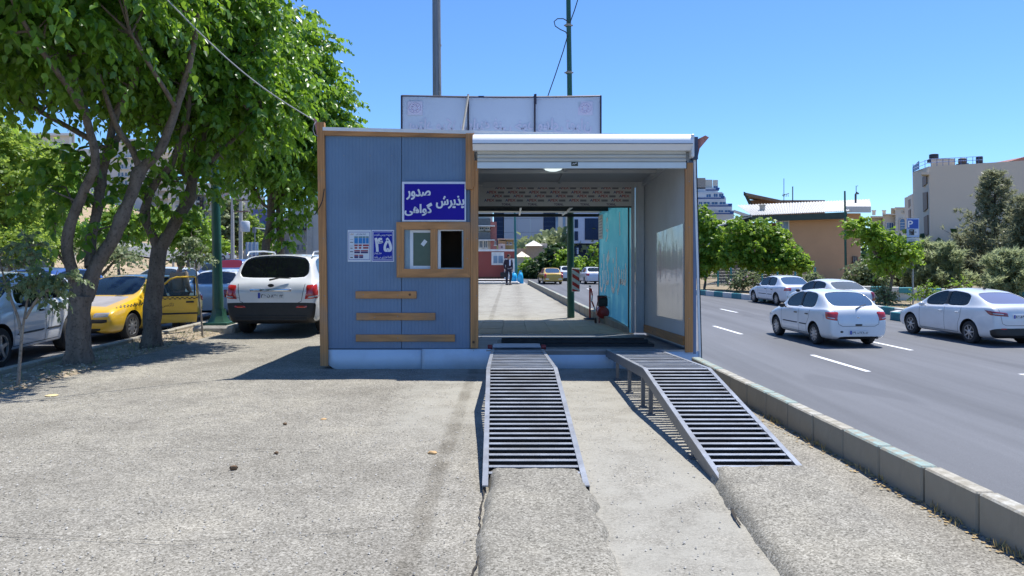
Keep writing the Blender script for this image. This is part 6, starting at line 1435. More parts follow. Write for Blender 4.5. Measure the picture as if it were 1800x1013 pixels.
# =============== BUILDINGS ===============
stone = M('beige_stone', (.62, .535, .43), .8, 0, .06, .12, .1, 8); cream_b = M('cream_wall', (.62, .58, .50), .8, 0, .06, .12); grey_b = M('grey_wall', (.42, .41, .39), .8, 0, .08, .15, dirt=.25)
pane_d = M('far_pane', (.06, .09, .14), .15, 0, .25, .4, 0, 10, .8); pane_b = M('blue_pane', (.03, .10, .26), .12, 0, .2, .3, 0, 10, .8); pane_l = M('light_pane', (.20, .30, .40), .15, 0, .25, .4)
frame_w = M('white_frame', (.66, .66, .64), .5, 0, .04); tan_brick = M('tan_brick', (.56, .33, .18), .85, 0, .07, .5, .25, 14)
class Bd:
    def __init__(s, name, loc, label, cat='building', group=None): s.t = thing(name, loc, label, cat, group)
    def box(s, nm, px0, px1, py0, py1, d, dep, mat, bev=0, parent=None):
        a, b2 = P(px0, py1, d), P(px1, py0, d); mb = MB(); mb.box(a.x, b2.x, d, d + dep, a.z, b2.z, bev=bev)
        k = s.t.location.x / s.t.location.y      # the block stands turned towards the street by its bearing
        mb.v = [Vector((q.x + k * (q.y - d), q.y, q.z)) for q in mb.v]; return mb.build(nm, mat, parent or s.t, world=True)
    def win(s, px0, px1, py0, py1, d, pane=None, frame=None, mull=1, sill=True):
        a, b2 = P(px0, py1, d), P(px1, py0, d); w_, h_ = b2.x - a.x, b2.z - a.z; f = min(.09, w_ * .12); mb = MB()
        mb.box(a.x, b2.x, d - .06, d + .02, b2.z - f, b2.z); mb.box(a.x, b2.x, d - .06, d + .02, a.z, a.z + f); mb.box(a.x, a.x + f, d - .06, d + .02, a.z + f, b2.z - f); mb.box(b2.x - f, b2.x, d - .06, d + .02, a.z + f, b2.z - f)
        for m in range(mull): x = a.x + w_ * (m + 1) / (mull + 1); mb.box(x - f / 3, x + f / 3, d - .05, d + .01, a.z + f, b2.z - f)
        fr = mb.build('window', frame or frame_w, s.t, world=True)
        mb = MB(); mb.box(a.x + f * .5, b2.x - f * .5, d - .02, d - .012, a.z + f * .5, b2.z - f * .5); mb.build('pane', pane or pane_d, fr)
        if sill: mb = MB(); mb.box(a.x - .08, b2.x + .08, d - .14, d, a.z - .09, a.z - .01); mb.build('sill', frame or frame_w, fr)
        return fr
# tan house with the pale tiled roof
hs = Bd('tan_house', P(1430, 500, 60), 'tan brick house with a pale ribbed roof and one white window', 'house'); D = 60
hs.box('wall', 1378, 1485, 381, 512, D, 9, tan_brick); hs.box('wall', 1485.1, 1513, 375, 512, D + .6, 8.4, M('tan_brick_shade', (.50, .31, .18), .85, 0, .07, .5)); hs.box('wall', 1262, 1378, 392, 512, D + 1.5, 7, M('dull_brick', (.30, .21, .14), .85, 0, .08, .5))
hs.win(1364, 1387, 388, 411, D - .05, pane_l); hs.win(1498, 1507, 451, 462, D + .55, pane_d, M('brown_frame', (.10, .06, .04), .6)); hs.box('vent', 1362, 1366, 376, 381, D - .1, .3, tan_brick)
dkg = M('dark_fascia', (.035, .06, .05), .6)
def slab_poly(nm, pts, mat, parent, th=.12):
    v = [P(*q) for q in pts]; n = len(v); mb = MB(); mb.add(v + [q - Vector((0, 0, th)) for q in v], [list(range(n)), list(range(n, 2 * n))] + [(i, (i + 1) % n, n + (i + 1) % n, n + i) for i in range(n)]); return mb.build(nm, mat, parent, world=True)
roof_w = M('pale_roof_tile', (.62, .60, .55), .6, 0, .05, .6); 
# ribbed tile courses
A0, A1, B0, B1 = P(1293, 366, 63.5), P(1528, 351.5, 63), P(1330, 378.5, D - 1), P(1490, 371, D - 1)
ridge0, ridge1 = P(1296, 361.5, 66), P(1530, 351, 66); eave0, eave1 = P(1322, 379, D - 1.2), P(1490, 371.5, D - 1.2)
n = 46
rf = MB()
for i in range(n):
    a, b2 = i / n, (i + .92) / n; r0, r1 = ridge0.lerp(ridge1, a), ridge0.lerp(ridge1, b2); e0, e1 = eave0.lerp(eave1, a), eave0.lerp(eave1, b2); up = Vector((0, 0, .07))
    rf.add([r0, r1, e1, e0, (r0 + r1) / 2 + up, (e0 + e1) / 2 + up], [(0, 4, 5, 3), (4, 1, 2, 5), (0, 3, 2, 1), (3, 5, 2), (0, 1, 4)])
rf.build('roof_tiles', roof_w, hs.t, world=True)['kind'] = 'stuff'
slab_poly('roof', [(1486, 363, D - .5), (1531, 363, D - .5), (1529, 352, 66), (1490, 352, 66)], roof_w, hs.t, .5); slab_poly('roof', [(1290, 369, 63), (1322, 379, D - 1.2), (1322, 384, D - 1), (1290, 372, 63)], roof_w, hs.t, .1)
mb = MB(); a, b2 = eave0 + Vector((0, .1, -.06)), eave1 + Vector((0, .1, -.06)); mb.add([a, b2, b2 + Vector((0, 0, -.52)), a + Vector((0, 0, -.42)), a + Vector((0, .9, -.02)), b2 + Vector((0, .9, -.02)), b2 + Vector((0, .9, -.5)), a + Vector((0, .9, -.42))], [(0, 1, 2, 3), (3, 2, 6, 7), (0, 4, 5, 1), (4, 5, 6, 7), (0, 3, 7, 4), (1, 2, 6, 5)]); mb.build('fascia', dkg, hs.t, world=True)
slab_poly('fascia', [(1262, 391, D + 1), (1322, 378, D - 1), (1322, 386, D - 1), (1262, 397, D + 1)], dkg, hs.t, .3)
slab_poly('roof', [(1240, 404, D), (1262, 390, D + .6), (1322, 377, D + .6), (1322, 379, D - 1)], M('grey_roof', (.30, .33, .30), .7), hs.t, .1)
up_ = Bd('rear_roof', P(1350, 360, 69), 'brown slanting roof piece with a dark edge rising behind the tan house', 'roof')
slab_poly('roof_plane', [(1307, 338, 68), (1396, 357, 68), (1396, 361, 72), (1312, 345, 72)], M('brown_soffit', (.22, .155, .105), .8), up_.t, .25); up_.box('wall', 1318, 1450, 352, 380, 70, 3, M('brown_wall', (.25, .17, .11), .85)); slab_poly('edge', [(1307, 337, 67.9), (1310, 338, 67.9), (1322, 358, 68.5), (1317, 358, 68.5)], dkg, up_.t, .2)
up_.box('parapet', 1392, 1425, 354.5, 358, 68, 1, dkg)
chm = Bd('roof_flue', P(1340, 375, 61.5), 'short grey flue on the pale house roof', 'flue'); a = P(1340, 377, 61.5); mb = MB(); mb.tube([a, a + Vector((0, 0, .75))], .22, 10); mb.lathe([(.30, .72), (.30, .8), (0, .85)], 10, a); mb.build('pipe', M('flue_grey', (.40, .38, .33), .7), chm.t, 40, world=True)
vp = Bd('vent_pipe', P(1503, 355, 63), 'hooked vent pipe at the right end of the pale roof', 'vent pipe'); mb = MB(); mb.tube([P(1504, 358, 63), P(1504, 342, 63), P(1506, 339, 63), P(1509, 341, 63)], .09, 8); mb.tube([P(1505, 340, 63), P(1505, 327, 63), P(1508, 327, 63)], .03, 5); mb.build('pipe', M('dark_metal', (.05, .055, .06), .6), vp.t, 40, world=True)
for px, top, lb in ((1378, 314, 'taller television antenna on the house roof'), (1393.5, 328, 'shorter antenna mast right of the taller one')):
    an = Bd('antenna', P(px, 357, 67), lb, 'antenna', 'antennas on the tan house'); mb = MB(); mb.tube([P(px, 358, 67), P(px, top, 67)], .05 if px > 1390 else .03, 5)
    if px < 1390: mb.tube([P(px - 3, 344, 67), P(px + 9, 340, 67)], .03, 4); [mb.tube([P(px + q, 341, 67), P(px + q + 1, 346, 67)], .02, 4) for q in (-2, 1, 4, 7)]
    mb.build('mast', MATS['dark_metal'], an.t, world=True)
# large beige building
bg_ = Bd('beige_building', P(1700, 500, 80), 'largest plain beige building with rooftop tanks behind the pines', 'building'); D = 80
def quadwall(nm, pts, mat, par, dep=(0, .4, 0)): v = [P(*q) for q in pts]; mb = MB(); n = len(v); mb.add(v + [q + Vector(dep) for q in v], [list(range(n)), list(range(n, 2 * n))] + [(i, (i + 1) % n, n + (i + 1) % n, n + i) for i in range(n)]); return mb.build(nm, mat, par, world=True)
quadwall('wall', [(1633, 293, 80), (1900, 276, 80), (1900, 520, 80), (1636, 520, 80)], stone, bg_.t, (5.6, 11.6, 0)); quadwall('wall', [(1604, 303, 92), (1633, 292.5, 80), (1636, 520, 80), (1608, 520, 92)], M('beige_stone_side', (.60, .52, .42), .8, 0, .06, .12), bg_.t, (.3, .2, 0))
quadwall('wall', [(1596, 345, 100), (1604, 341, 93), (1608, 520, 93), (1600, 520, 100)], stone, bg_.t, (.3, .2, 0)); quadwall('wall', [(1590, 348, 104), (1598, 345, 100), (1600, 520, 100), (1592, 520, 104)], stone, bg_.t, (.3, .2, 0))
brn = M('brown_screen', (.24, .17, .13), .7)
for q in (((1622.5, 312, 83.6), (1630, 309, 81.2), (1630, 323, 81.2), (1622.5, 329, 83.6)), ((1623, 339, 83.4), (1630.5, 338, 81), (1631, 367, 81), (1624, 373, 83.4)), ((1625, 382, 83), (1632, 378, 80.8), (1632.5, 412, 80.8), (1626, 418, 83)), ((1597.5, 352, 99), (1602, 350, 96), (1602, 362, 96), (1598, 366, 99)), ((1597.5, 370, 99), (1601.5, 368, 96), (1602, 384, 96), (1598, 386, 99))): quadwall('window', q, brn, bg_.t, (-.15, -.1, 0))
bg_.box('hood', 1619, 1633, 303, 307, 79.5, 2, stone); bg_.box('roof_house', 1636, 1678, 279, 293, 81, 4, stone)
bl = M('blue_rail', (.03, .10, .30), .5, .2)
for i in range(13):
    px = 1605 + i * 10.5; 
    if px < 1730: py = 303 - (px - 1605) * .35 if px < 1633 else 293 - (px - 1633) * .062; mb = MB(); mb.tube([P(px, py, 80.5), P(px, py - 14 if px < 1650 else py - 12, 80.5)], .03, 4); mb.build('rail_post', bl, bg_.t, world=True)
for dy in (13, 7): mb = MB(); mb.tube([P(1605, 303 - dy + 1, 80.5), P(1633, 293 - dy, 80.5), P(1727, 288 - dy, 80.5)], .03, 4); mb.build('handrail', bl, bg_.t, world=True)
quadwall('rail_screen', [(1604, 303, 91), (1615, 297, 84), (1615, 283, 84), (1604, 294, 91)], M('blue_screen', (.04, .14, .34), .5), bg_.t, (.05, 0, 0))
tankm = M('dark_tank', (.03, .035, .05), .6)
for i, (a, b2, c_, e) in enumerate(((1634, 1649, 271, 280), (1685, 1698, 278.5, 288), (1716, 1727, 275, 287.5))):
    tk = Bd('roof_tank', P((a + b2) / 2, e, 82), ('leftmost dark tank on the beige building roof', 'brownish middle tank on the beige building roof', 'rightmost dark tank on the beige building roof')[i], 'tank', 'rooftop tanks'); c0 = P((a + b2) / 2, e, 82); r = (b2 - a) / 2 / F * 82; hh = (e - c_) / F * 82
    mb = MB(); mb.lathe([(0, 0), (r * .9, 0), (r, .1), (r, hh * .8), (r * .95, hh * .86), (r * 1.02, hh * .9), (r * .7, hh), (0, hh)], 16, c0); mb.build('tank', tankm if i != 1 else M('brown_tank', (.10, .07, .06), .6), tk.t, 40, world=True); mb = MB(); mb.box(c0.x - r, c0.x + r, 81.5, 82.5, c0.z - .4, c0.z); mb.build('stand', tankm, tk.t, world=True)
quadwall('roof_gable', [(1778, 283, 81), (1800, 276, 81), (1860, 272, 81), (1860, 284, 81)], M('rust_roof', (.32, .14, .11), .8), bg_.t, (0, 6, 0))
# stepped cream building with an arched window
sb = Bd('arch_building', P(1565, 450, 125), 'cream stepped apartment building with a tall blue arched window', 'building'); D = 125
sb.box('wall', 1532, 1552, 381, 520, D + 2, 12, cream_b); sb.box('wall', 1552, 1574, 377, 520, D, 14, cream_b); sb.box('wall', 1574, 1606, 366, 520, D - 1, 15, cream_b); sb.box('wall', 1538, 1600, 432, 520, D - 6, 5, grey_b)
for q in ((1533, 1547, 392, 404, D + 1.95, pane_b), (1558, 1571, 391, 402, D - .05, pane_b), (1559, 1571, 410, 421.5, D - .05, pane_d), (1538, 1548, 411, 420, D + 1.95, pane_d), (1541, 1551, 455, 466, D - 6.05, pane_d), (1543, 1551, 474, 482, D - 6.05, pane_d)): sb.win(*q, mull=2)
a = P(1586, 406, D - 1.1); r = .48; prof = [(a.x - r, a.z), (a.x + r, a.z), (a.x + r, a.z + 1.6)] + [(a.x + r * math.cos(t), a.z + 1.6 + r * math.sin(t)) for t in [PI * q / 10 for q in range(1, 10)]] + [(a.x - r, a.z + 1.6)]
mb = MB(); mb.prism(prof, D - 1.12, D - .95); aw = mb.build('arched_window', pane_b, sb.t, world=True); mb = MB(); pr2 = [Vector((x, D - 1.16, z)) for x, z in prof]; mb.tube(pr2[2:] + [pr2[0], pr2[1], pr2[2]], .07, 5); mb.build('surround', stone, aw)
for i in range(3): mb = MB(); mb.box(a.x - r, a.x + r, D - 1.15, D - 1.12, a.z + .45 * (i + 1), a.z + .45 * (i + 1) + .05); mb.build('glazing_bar', frame_w, aw)
mb = MB(); mb.lathe([(.14, -.1), (.26, -.1), (.26, .02), (.14, .02)], 16, P(1588, 373, D - 1.05), 'y'); mb.build('rosette', stone, sb.t, 40, world=True)
for px, w_ in ((1536, 3), (1554, 3)): sb.box('turret', px - w_, px + w_, 371, 378, D + 2, 1, cream_b); sb.box('turret_cap', px - w_ - 1, px + w_ + 1, 369.5, 371, D + 1.8, 1.4, cream_b)
for q in ((1530, 1553, 380, 382), (1551, 1575, 376, 378), (1573, 1607, 364.5, 366.8), (1552, 1574, 405.5, 407), (1574, 1606, 418, 419.5)): sb.box('cornice', *q, D - 1.3, 3.5, stone)
sb.box('dome_base', 1566, 1580, 366, 376, D + 3, 3, M('ochre_stone', (.50, .38, .24), .8))
# stepped balcony tower left of the tan house
st_ = Bd('terraced_tower', P(1258, 370, 150), 'white terraced tower with blue balcony bands beyond the leafy trees', 'building'); D = 150
for i, (x1, y0, y1) in enumerate(((1262, 330, 345), (1270, 338, 352), (1276, 347, 362), (1287, 358, 372), (1290, 370, 520))): st_.box('terrace', 1222, x1, y0, y1 + 2, D - i * .8, 14, M('tower_white', (.56, .58, .60), .7, 0, .05, .1))
st_.box('lift_tower', 1222, 1240, 313, 332, D, 10, M('tower_brown', (.34, .30, .26), .8)); st_.box('top_room', 1240, 1252, 316, 332, D + .3, 8, cream_b); st_.box('top_room', 1253, 1262, 316.5, 336, D + .2, 8, cream_b)
for i, (xa, xb, y0, y1) in enumerate(((1254, 1262, 326.5, 332), (1241, 1250, 341, 347.5), (1254, 1262, 340, 347), (1263, 1272, 340, 347), (1228, 1235, 354.5, 361), (1236, 1248, 354.5, 360.5), (1250, 1262, 354.5, 360.5), (1264, 1276, 354.5, 360.5), (1262, 1272, 369, 374), (1273, 1285, 369, 374), (1241, 1247, 369, 372))): st_.win(xa, xb, y0, y1, D - 4, pane_b, sill=False)
for xb, y in ((1264, 333), (1273, 347.5), (1286, 361), (1289, 374.5)): st_.box('balcony_band', 1240 if y < 335 else 1226, xb, y, y + 2.2, D - 5, .6, M('band_blue', (.04, .09, .26), .4)); st_.box('balcony_rail', xb - 6, xb + 1, y - 3, y, D - 5, .2, bl)
# glass office tower seen through the kiosk
gt = Bd('office_tower', P(930, 450, 150), 'grey panelled office tower with two dark blue glass strips seen through the kiosk', 'building'); D = 150
pan = M('tower_panel', (.40, .43, .47), .5, 0, .04, .2); gdk = M('dark_glass_strip', (.010, .03, .085), .35, 0, .3, .15, 0, 10, .25)
for i, (xa, xb, m_) in enumerate(((885.5, 955, None), (868, 885, gdk), (955.2, 976, gdk), (976.5, 981, pane_l), (981.2, 989, cream_b), (989.2, 994, pane_l), (994.2, 1001, cream_b), (1001.2, 1010, pane_l))):
    if m_: gt.box('glass_strip' if m_ is gdk else 'facade_strip', xa, xb, 262, 500, D + (.4 if m_ is gdk else 0), 16, m_)
for i in range(3):
    for j in range(9): gt.box('facade_panel', 886 + i * 23.1, 886 + i * 23.1 + 22.8, 262 + j * 24.5, 262 + j * 24.5 + 24.2, D, 16, pan)
for j in range(28): 
    for xa, xb in ((868, 885), (955.2, 976)): gt.box('glass_joint', xa, xb, 270 + j * 7.5, 270.5 + j * 7.5, D + .32, .2, M('joint_blue', (.03, .07, .14), .3))
wb = Bd('white_office', P(1030, 450, 105), 'white office block with large dark blue windows right of the green post', 'building'); D = 105
wm_ = M('blue_white_wall', (.48, .55, .68), .5, 0, .04); wb.box('wall', 1008, 1075, 330, 428, D, 14, wm_); wb.box('wall', 1011, 1075, 428, 500, D + 1.2, 12, gdk); wb.box('pillar', 1014, 1017, 436, 447, D - .2, .4, wm_)
for q in ((1010, 1016, 386, 401, 0), (1010, 1016, 407, 423, 0), (1028, 1060, 384, 422, 3), (1010, 1016, 434, 446, 0)): wb.win(*q[:4], D - .05, gdk, gdk, mull=q[4], sill=False)
for q in ((1030, 1034, 434, 444), (1040, 1046, 436, 444), (1012, 1022, 450, 470)): wb.win(*q, D + 1.15, pane_l, wm_, sill=False)
rb = Bd('balcony_house', P(855, 440, 85), 'red and cream house with glazed balconies at the left of the kiosk opening', 'building'); D = 85
rb.box('wall', 815, 866, 350, 470, D, 9, cream_b); rb.box('wall', 862, 873, 390, 470, D - .4, 9, M('rose_brick', (.38, .15, .14), .85)); 
for y in (384, 409): rb.box('balcony', 820, 862, y, y + 12, D - 1.6, 1.6, M('balcony_grey', (.10, .12, .13), .5)); rb.box('balcony_slab', 820, 870, y + 12.2, y + 14, D - 1.8, 2, frame_w)
for q in ((842, 851, 399, 404.5), (852, 861, 399, 404.5), (842, 849, 423, 436), (850, 857, 423, 436), (869, 872, 424, 431)): rb.win(*q, D - .45, pane_d)
rb.box('parapet', 815, 868, 347, 350, D - .3, 9, stone)
yb = Bd('ochre_house', P(890, 438, 95), 'small ochre flat roofed house behind the red cabin', 'house'); D = 95
yb.box('wall', 889, 903, 421, 470, D, 7, M('ochre_wall', (.52, .38, .18), .85)); yb.box('wall', 875, 889, 424, 470, D - 1, 7, M('ochre_wall_2', (.48, .36, .20), .85)); yb.box('parapet', 874.5, 903.5, 419.5, 421.5, D - 1.2, 8, stone)
for q in ((891, 893.5, 425, 430), (896, 900, 426, 430), (879, 883, 428, 432)): yb.win(*q, D - 1.05, pane_d, mull=0)
lw = Bd('pale_house', P(880, 440, 90), 'low white house at the foot of the ochre house', 'house'); lw.box('wall', 876, 888, 429, 470, 89, 4, frame_w); lw.win(880, 884, 432, 437, 88.95, pane_d)
gz = Bd('hipped_pavilion', P(938, 440, 100), 'beige pavilion with a pointed pale hipped roof seen through the kiosk', 'pavilion'); D = 100
gz.box('wall', 925, 957, 432, 470, D, 5, M('pavilion_wall', (.46, .36, .26), .85)); c0 = P(938, 423, D + 2); e = [P(923.5, 432.5, D - .6), P(953.5, 432.5, D - .6), P(953.5, 431, D + 5), P(923.5, 431, D + 5)]
mb = MB(); mb.add([c0] + e, [(0, 1, 2), (0, 2, 3), (0, 3, 4), (0, 4, 1), (1, 2, 3, 4)]); mb.build('roof', roof_w, gz.t, world=True); gz.box('parapet', 908, 930, 437, 445, D + 2, 3, stone); gz.box('parapet', 950, 962, 428, 436, D + 3, 3, stone)
g2 = Bd('garden_parasol_roof', P(917, 452, 85), 'low beige tent-like roof beside the hipped pavilion', 'roof'); c0 = P(917, 442, 86); e = [P(905, 452, 84), P(931, 452, 84), P(931, 451, 89), P(905, 451, 89)]; mb = MB(); mb.add([c0] + e, [(0, 1, 2), (0, 2, 3), (0, 3, 4), (0, 4, 1), (1, 2, 3, 4)]); mb.build('roof', stone, g2.t, world=True); g2.box('wall', 908, 929, 452, 475, 85, 3, cream_b)
# left side city
lt_ = Bd('classical_tower', P(230, 400, 165), 'tall white classical apartment tower seen between the tree trunks', 'building'); D = 165
wt = M('tower_cream', (.58, .56, .53), .7, 0, .05, .1); lt_.box('wall', 196, 262, 246, 470, D, 16, wt); lt_.box('wall', 262.3, 300, 268, 470, D + 3, 14, wt); lt_.box('wall', 150, 196, 262, 470, D + 3, 14, wt); lt_.box('wall', 285, 312, 256, 470, D + 8, 14, wt)
for q in ((194, 264, 244, 247), (192, 266, 250, 251.5), (192, 266, 276, 277.2), (261, 302, 266, 268.5)): lt_.box('cornice', *q, D - 1, 3, frame_w)
for j in range(7):
    y = 270 + j * 14 if j else 268
    for xa in (207, 213, 219.5): lt_.win(xa, xa + 4.6, y + 5, y + 12.5, D - .05, pane_d, mull=0, sill=False)
    lt_.box('balcony', 205, 226, y + 13, y + 13.8, D - .8, .9, frame_w); lt_.win(228, 232, y + 5, y + 10, D - .05, pane_d, mull=0)
    lt_.win(266, 271, y + 8, y + 13, D + 2.95, pane_d, mull=0); lt_.win(160, 164, y + 6, y + 12, D + 2.95, pane_d, mull=0); lt_.win(170, 174, y + 6, y + 12, D + 2.95, pane_d, mull=0); lt_.box('balcony', 276, 298, y + 4, y + 9, D + 1, 2, wt)
cw2 = Bd('white_block', P(100, 330, 110), 'white apartment block with blue windows behind the yellow tinged tree', 'building'); D = 110
cw2.box('wall', 20, 122, 238, 470, D, 12, M('block_white', (.60, .58, .54), .7, 0, .05, .1)); cw2.box('corner_column', 122, 128, 225, 470, D - .5, 2, frame_w); cw2.box('cornice', 18, 130, 268, 271, D - .8, 2, frame_w); cw2.box('cornice', 18, 130, 234, 238, D - .8, 2, frame_w)
for j in range(6):
    for xa in (34, 56, 78, 98): cw2.win(xa, xa + 10, 249 + j * 33, 265 + j * 33, D - .05, pane_b)
w3 = Bd('white_block', P(150, 330, 140), 'narrow white block with balconies between the limbs of the nearest tree', 'building'); w3.box('wall', 134, 160, 262, 470, 140, 10, wt)
for j in range(8): w3.win(139, 144, 274 + j * 17, 281 + j * 17, 139.95, pane_d); w3.win(149, 154, 274 + j * 17, 281 + j * 17, 139.95, pane_d); w3.box('balcony', 136, 158, 283 + j * 17, 286 + j * 17, 138.8, 1.2, wt)
w4 = Bd('balcony_block', P(355, 400, 120), 'beige apartment block with deep balconies left of the green lamp post', 'building'); D = 120
w4.box('wall', 300, 372, 322, 470, D, 12, M('block_beige', (.50, .45, .38), .75, 0, .06, .1)); w4.box('wall', 322, 345, 318, 470, D - 2, 3, wt)
for j in range(7):
    y = 330 + j * 14
    w4.box('balcony', 345.5, 371, y + 9, y + 12, D - 1.8, 1.8, cream_b); 
    for xa in (347, 354, 362): w4.win(xa, xa + 5.5, y + 1, y + 8.5, D - .05, pane_d, mull=0, sill=False)
    w4.win(308, 314, y + 2, y + 8, D - .05, pane_d)
w5 = Bd('pink_block', P(392, 380, 135), 'pinkish apartment block beside the green lamp post', 'building'); D = 135
w5.box('wall', 384, 404, 338, 470, D, 12, M('block_pink', (.50, .36, .32), .8, 0, .06, .1)); w5.box('roof_screen', 380, 398, 315, 338, D + 1, 8, M('block_blue', (.30, .38, .52), .7)); w5.box('wall', 396, 412, 356, 470, D - 3, 9, cream_b)
for j in range(5):
    for xa in (387, 393, 399): w5.win(xa, xa + 3.4, 342 + j * 13, 347 + j * 13, D - .05, pane_l, mull=0, sill=False)
w6 = Bd('stepped_block', P(445, 380, 140), 'white stepped apartment block behind the concrete poles', 'building'); D = 140
for i, (xa, xb, y) in enumerate(((412, 440, 318), (425, 456, 332), (430, 466, 345))):
    w6.box('wall', xa, xb, y, 470, D - i * 3, 8, wt)
    for j in range(6): w6.win(xa + 4, xa + 12, y + 4 + j * 12, y + 10 + j * 12, D - i * 3 - .05, pane_d); w6.box('balcony', xa + 14, xb - 1, y + 6 + j * 12, y + 9 + j * 12, D - i * 3 - 1, 1, cream_b)
w7 = Bd('beige_side_block', P(435, 400, 100), 'plain beige block left of the tiled mural', 'building'); w7.box('wall', 428, 450, 366, 470, 100, 8, M('block_sand', (.48, .40, .31), .8, 0, .05, .2))
# mural wall: a generic tiled arch
mu = Bd('mural', P(458, 430, 82), 'blue tiled mural of an arch on a building side behind the twin trunks', 'mural'); D = 82
tileb = M('tile_blue', (.12, .14, .34), .4, 0, .2, 2); mu.box('panel', 442, 478, 368, 452, D, 6, tileb); mu.box('border', 447, 474, 376, 377.2, D - .05, .05, M('tile_pale', (.42, .42, .50), .5)); mu.box('border', 447, 448.2, 377.2, 440, D - .05, .05, MATS['tile_pale'])
def arch(nm, cx, w_, y0, y1, m_, dd): a = P(cx, y1, dd); hw = w_ / 2 / F * dd; hh = (y1 - y0) / F * dd; pr = [(a.x - hw, a.z), (a.x + hw, a.z), (a.x + hw, a.z + hh * .55), (a.x + hw * .6, a.z + hh * .85), (a.x, a.z + hh), (a.x - hw * .6, a.z + hh * .85), (a.x - hw, a.z + hh * .55)]; mb = MB(); mb.prism(pr, dd, dd + .04); mb.build(nm, m_, mu.t, world=True)
arch('arch', 461, 20, 388, 445, M('tile_teal', (.06, .26, .32), .4, 0, .2, 2), D - .1); arch('arch', 461, 13, 398, 445, M('tile_navy', (.03, .04, .12), .4), D - .15)
gb = Bd('grey_office', P(540, 440, 75), 'grey concrete building with narrow dark windows behind the parked white vehicle', 'building'); D = 75
gb.box('wall', 508, 539, 362, 470, D, 9, grey_b); gb.box('wall', 539.3, 600, 376, 470, D - 1, 10, grey_b); gb.box('upper_room', 540, 600, 352, 375.7, D, 8, cream_b); gb.box('column', 480, 490, 372, 460, D - 1.5, 2, M('sign_column', (.50, .48, .46), .7)); gb.box('wall', 490, 508, 384, 470, D + 1, 8, grey_b)
for i in range(8): mb = MB(); c0 = P(485, 378 + i * 9, D - 1.55); mb.lathe([(.10, 0), (.17, 0), (.17, .05), (.10, .05)], 10, c0, 'y'); mb.build('ring', inkg, gb.t, 40, world=True)
for xa in (513, 522, 530): gb.win(xa, xa + 4.5, 406, 418, D - .05, pane_d, grey_b, 0); gb.win(xa, xa + 4.5, 430, 440, D - .05, pane_d, grey_b, 0)
gb.win(497, 502, 432, 440, D + .95, pane_d, grey_b, 0); gb.box('panel', 543, 549, 390, 440, D - 1.1, .1, M('wall_panel_grey', (.36, .35, .33), .8))
bn = Bd('black_banner', P(524, 405, 74), 'black banner with a red emblem and white lettering on the grey building', 'banner'); bn.box('cloth', 510, 538, 381, 405, D - .3, .04, inkk); a = P(516, 401, D - .36); mb = MB(); mb.ball(a + Vector((.0, 0, .5)), (.18, .02, .28), 8); mb.build('emblem', inkr, bn.t, world=True)
text('lettering', 'یا حسین', P(521, 402, D - .36), (1, 0, 0), (0, 0, 1), 15 / F * D, 15 / F * D, inkw, bn.t, .02, world=True)
wtk = Bd('water_tank', P(553, 345, 74), 'green plastic water tank on the grey building roof beside the kiosk post', 'tank'); c0 = P(553, 346, 75); mb = MB(); mb.lathe([(0, 0), (.55, 0), (.6, .1), (.6, 1.2), (.5, 1.45), (.2, 1.55), (0, 1.55)], 18, c0); mb.build('tank', M('tank_green', (.02, .30, .22), .45), wtk.t, 40, world=True); mb = MB(); mb.box(c0.x - .6, c0.x + .6, 74.6, 75.6, c0.z - .5, c0.z); mb.build('stand', grey_b, wtk.t, world=True)
# steps and retaining wall on the left bank
sps = Bd('bank_steps', P(30, 470, 27), 'pale terraced steps on the bank at the far left', 'steps')
for i in range(6): sps.box('step', -60, 96 - i * 6, 446 + (5 - i) * 5.2, 520, 27 - 1 + i * .5, .6, M('step_stone', (.44, .39, .31), .85, 0, .1, 1.2), .02) if i < 6 else None
pw_ = Bd('teal_parapet', P(380, 465, 62), 'low pale wall with a worn teal top along the foot of the slope', 'wall'); 
for i in range(12): pw_.box('coping', 330 + i * 20, 349.5 + i * 20, 458 + i * .4, 462 + i * .4, 62, .5, M('coping_teal', (.22, .42, .42), .7, 0, .2, 2, dirt=.3)); pw_.box('wall_block', 330 + i * 20, 349.5 + i * 20, 462.2 + i * .4, 482, 62.1, .4, M('wall_block', (.46, .44, .40), .85, 0, .1, 1))
# parapet wall behind the P sign
pr_ = Bd('painted_parapet', P(1640, 500, 37.5), 'white low wall with teal painted blocks under the conifers', 'wall'); D = 37.5
wpm = M('parapet_white', (.58, .57, .53), .8, 0, .08, 1.2, dirt=.3); tpm = M('parapet_teal', (.04, .25, .28), .7, 0, .12, 2, dirt=.2)
for i in range(20):
    xa = 1430 + i * 25; m_ = tpm if i % 2 == 0 else wpm; yy = 506.5 + max(-3, (xa - 1600) * .03); pr_.box('coping_block', xa, xa + 24.7, yy, yy + 9.5, D, .5, m_, .02); pr_.box('wall_block', xa, xa + 24.8, yy + 9.7, 536, D + .12, .4, wpm)
# teal posted fence behind the trees
fe = Bd('mesh_fence', P(1330, 500, 55), 'teal posted wire mesh fence in front of the tan house', 'fence'); tp = M('post_teal', (.03, .26, .30), .6)
fx = (1240, 1262, 1285, 1312, 1340, 1367, 1398, 1433)
for px in fx: fe.box('post', px - 1.4, px + 1.4, 470, 506, 55, .12, tp, .01)
mb = MB()
for k_, (a, b2) in enumerate(zip(fx[:-1], fx[1:])):
    for i in range(12): mb.tube([P(a + (b2 - a) * i / 12, 473, 55.05), P(a + (b2 - a) * i / 12, 503, 55.05)], .006, 3, cap=False)
    for i in range(7): mb.tube([P(a, 473 + i * 5, 55.05), P(b2, 473 + i * 5, 55.05)], .006, 3, cap=False)
mb.build('wire_mesh', M('wire_grey', (.30, .31, .31), .5, .5), fe.t, world=True)['kind'] = 'stuff'
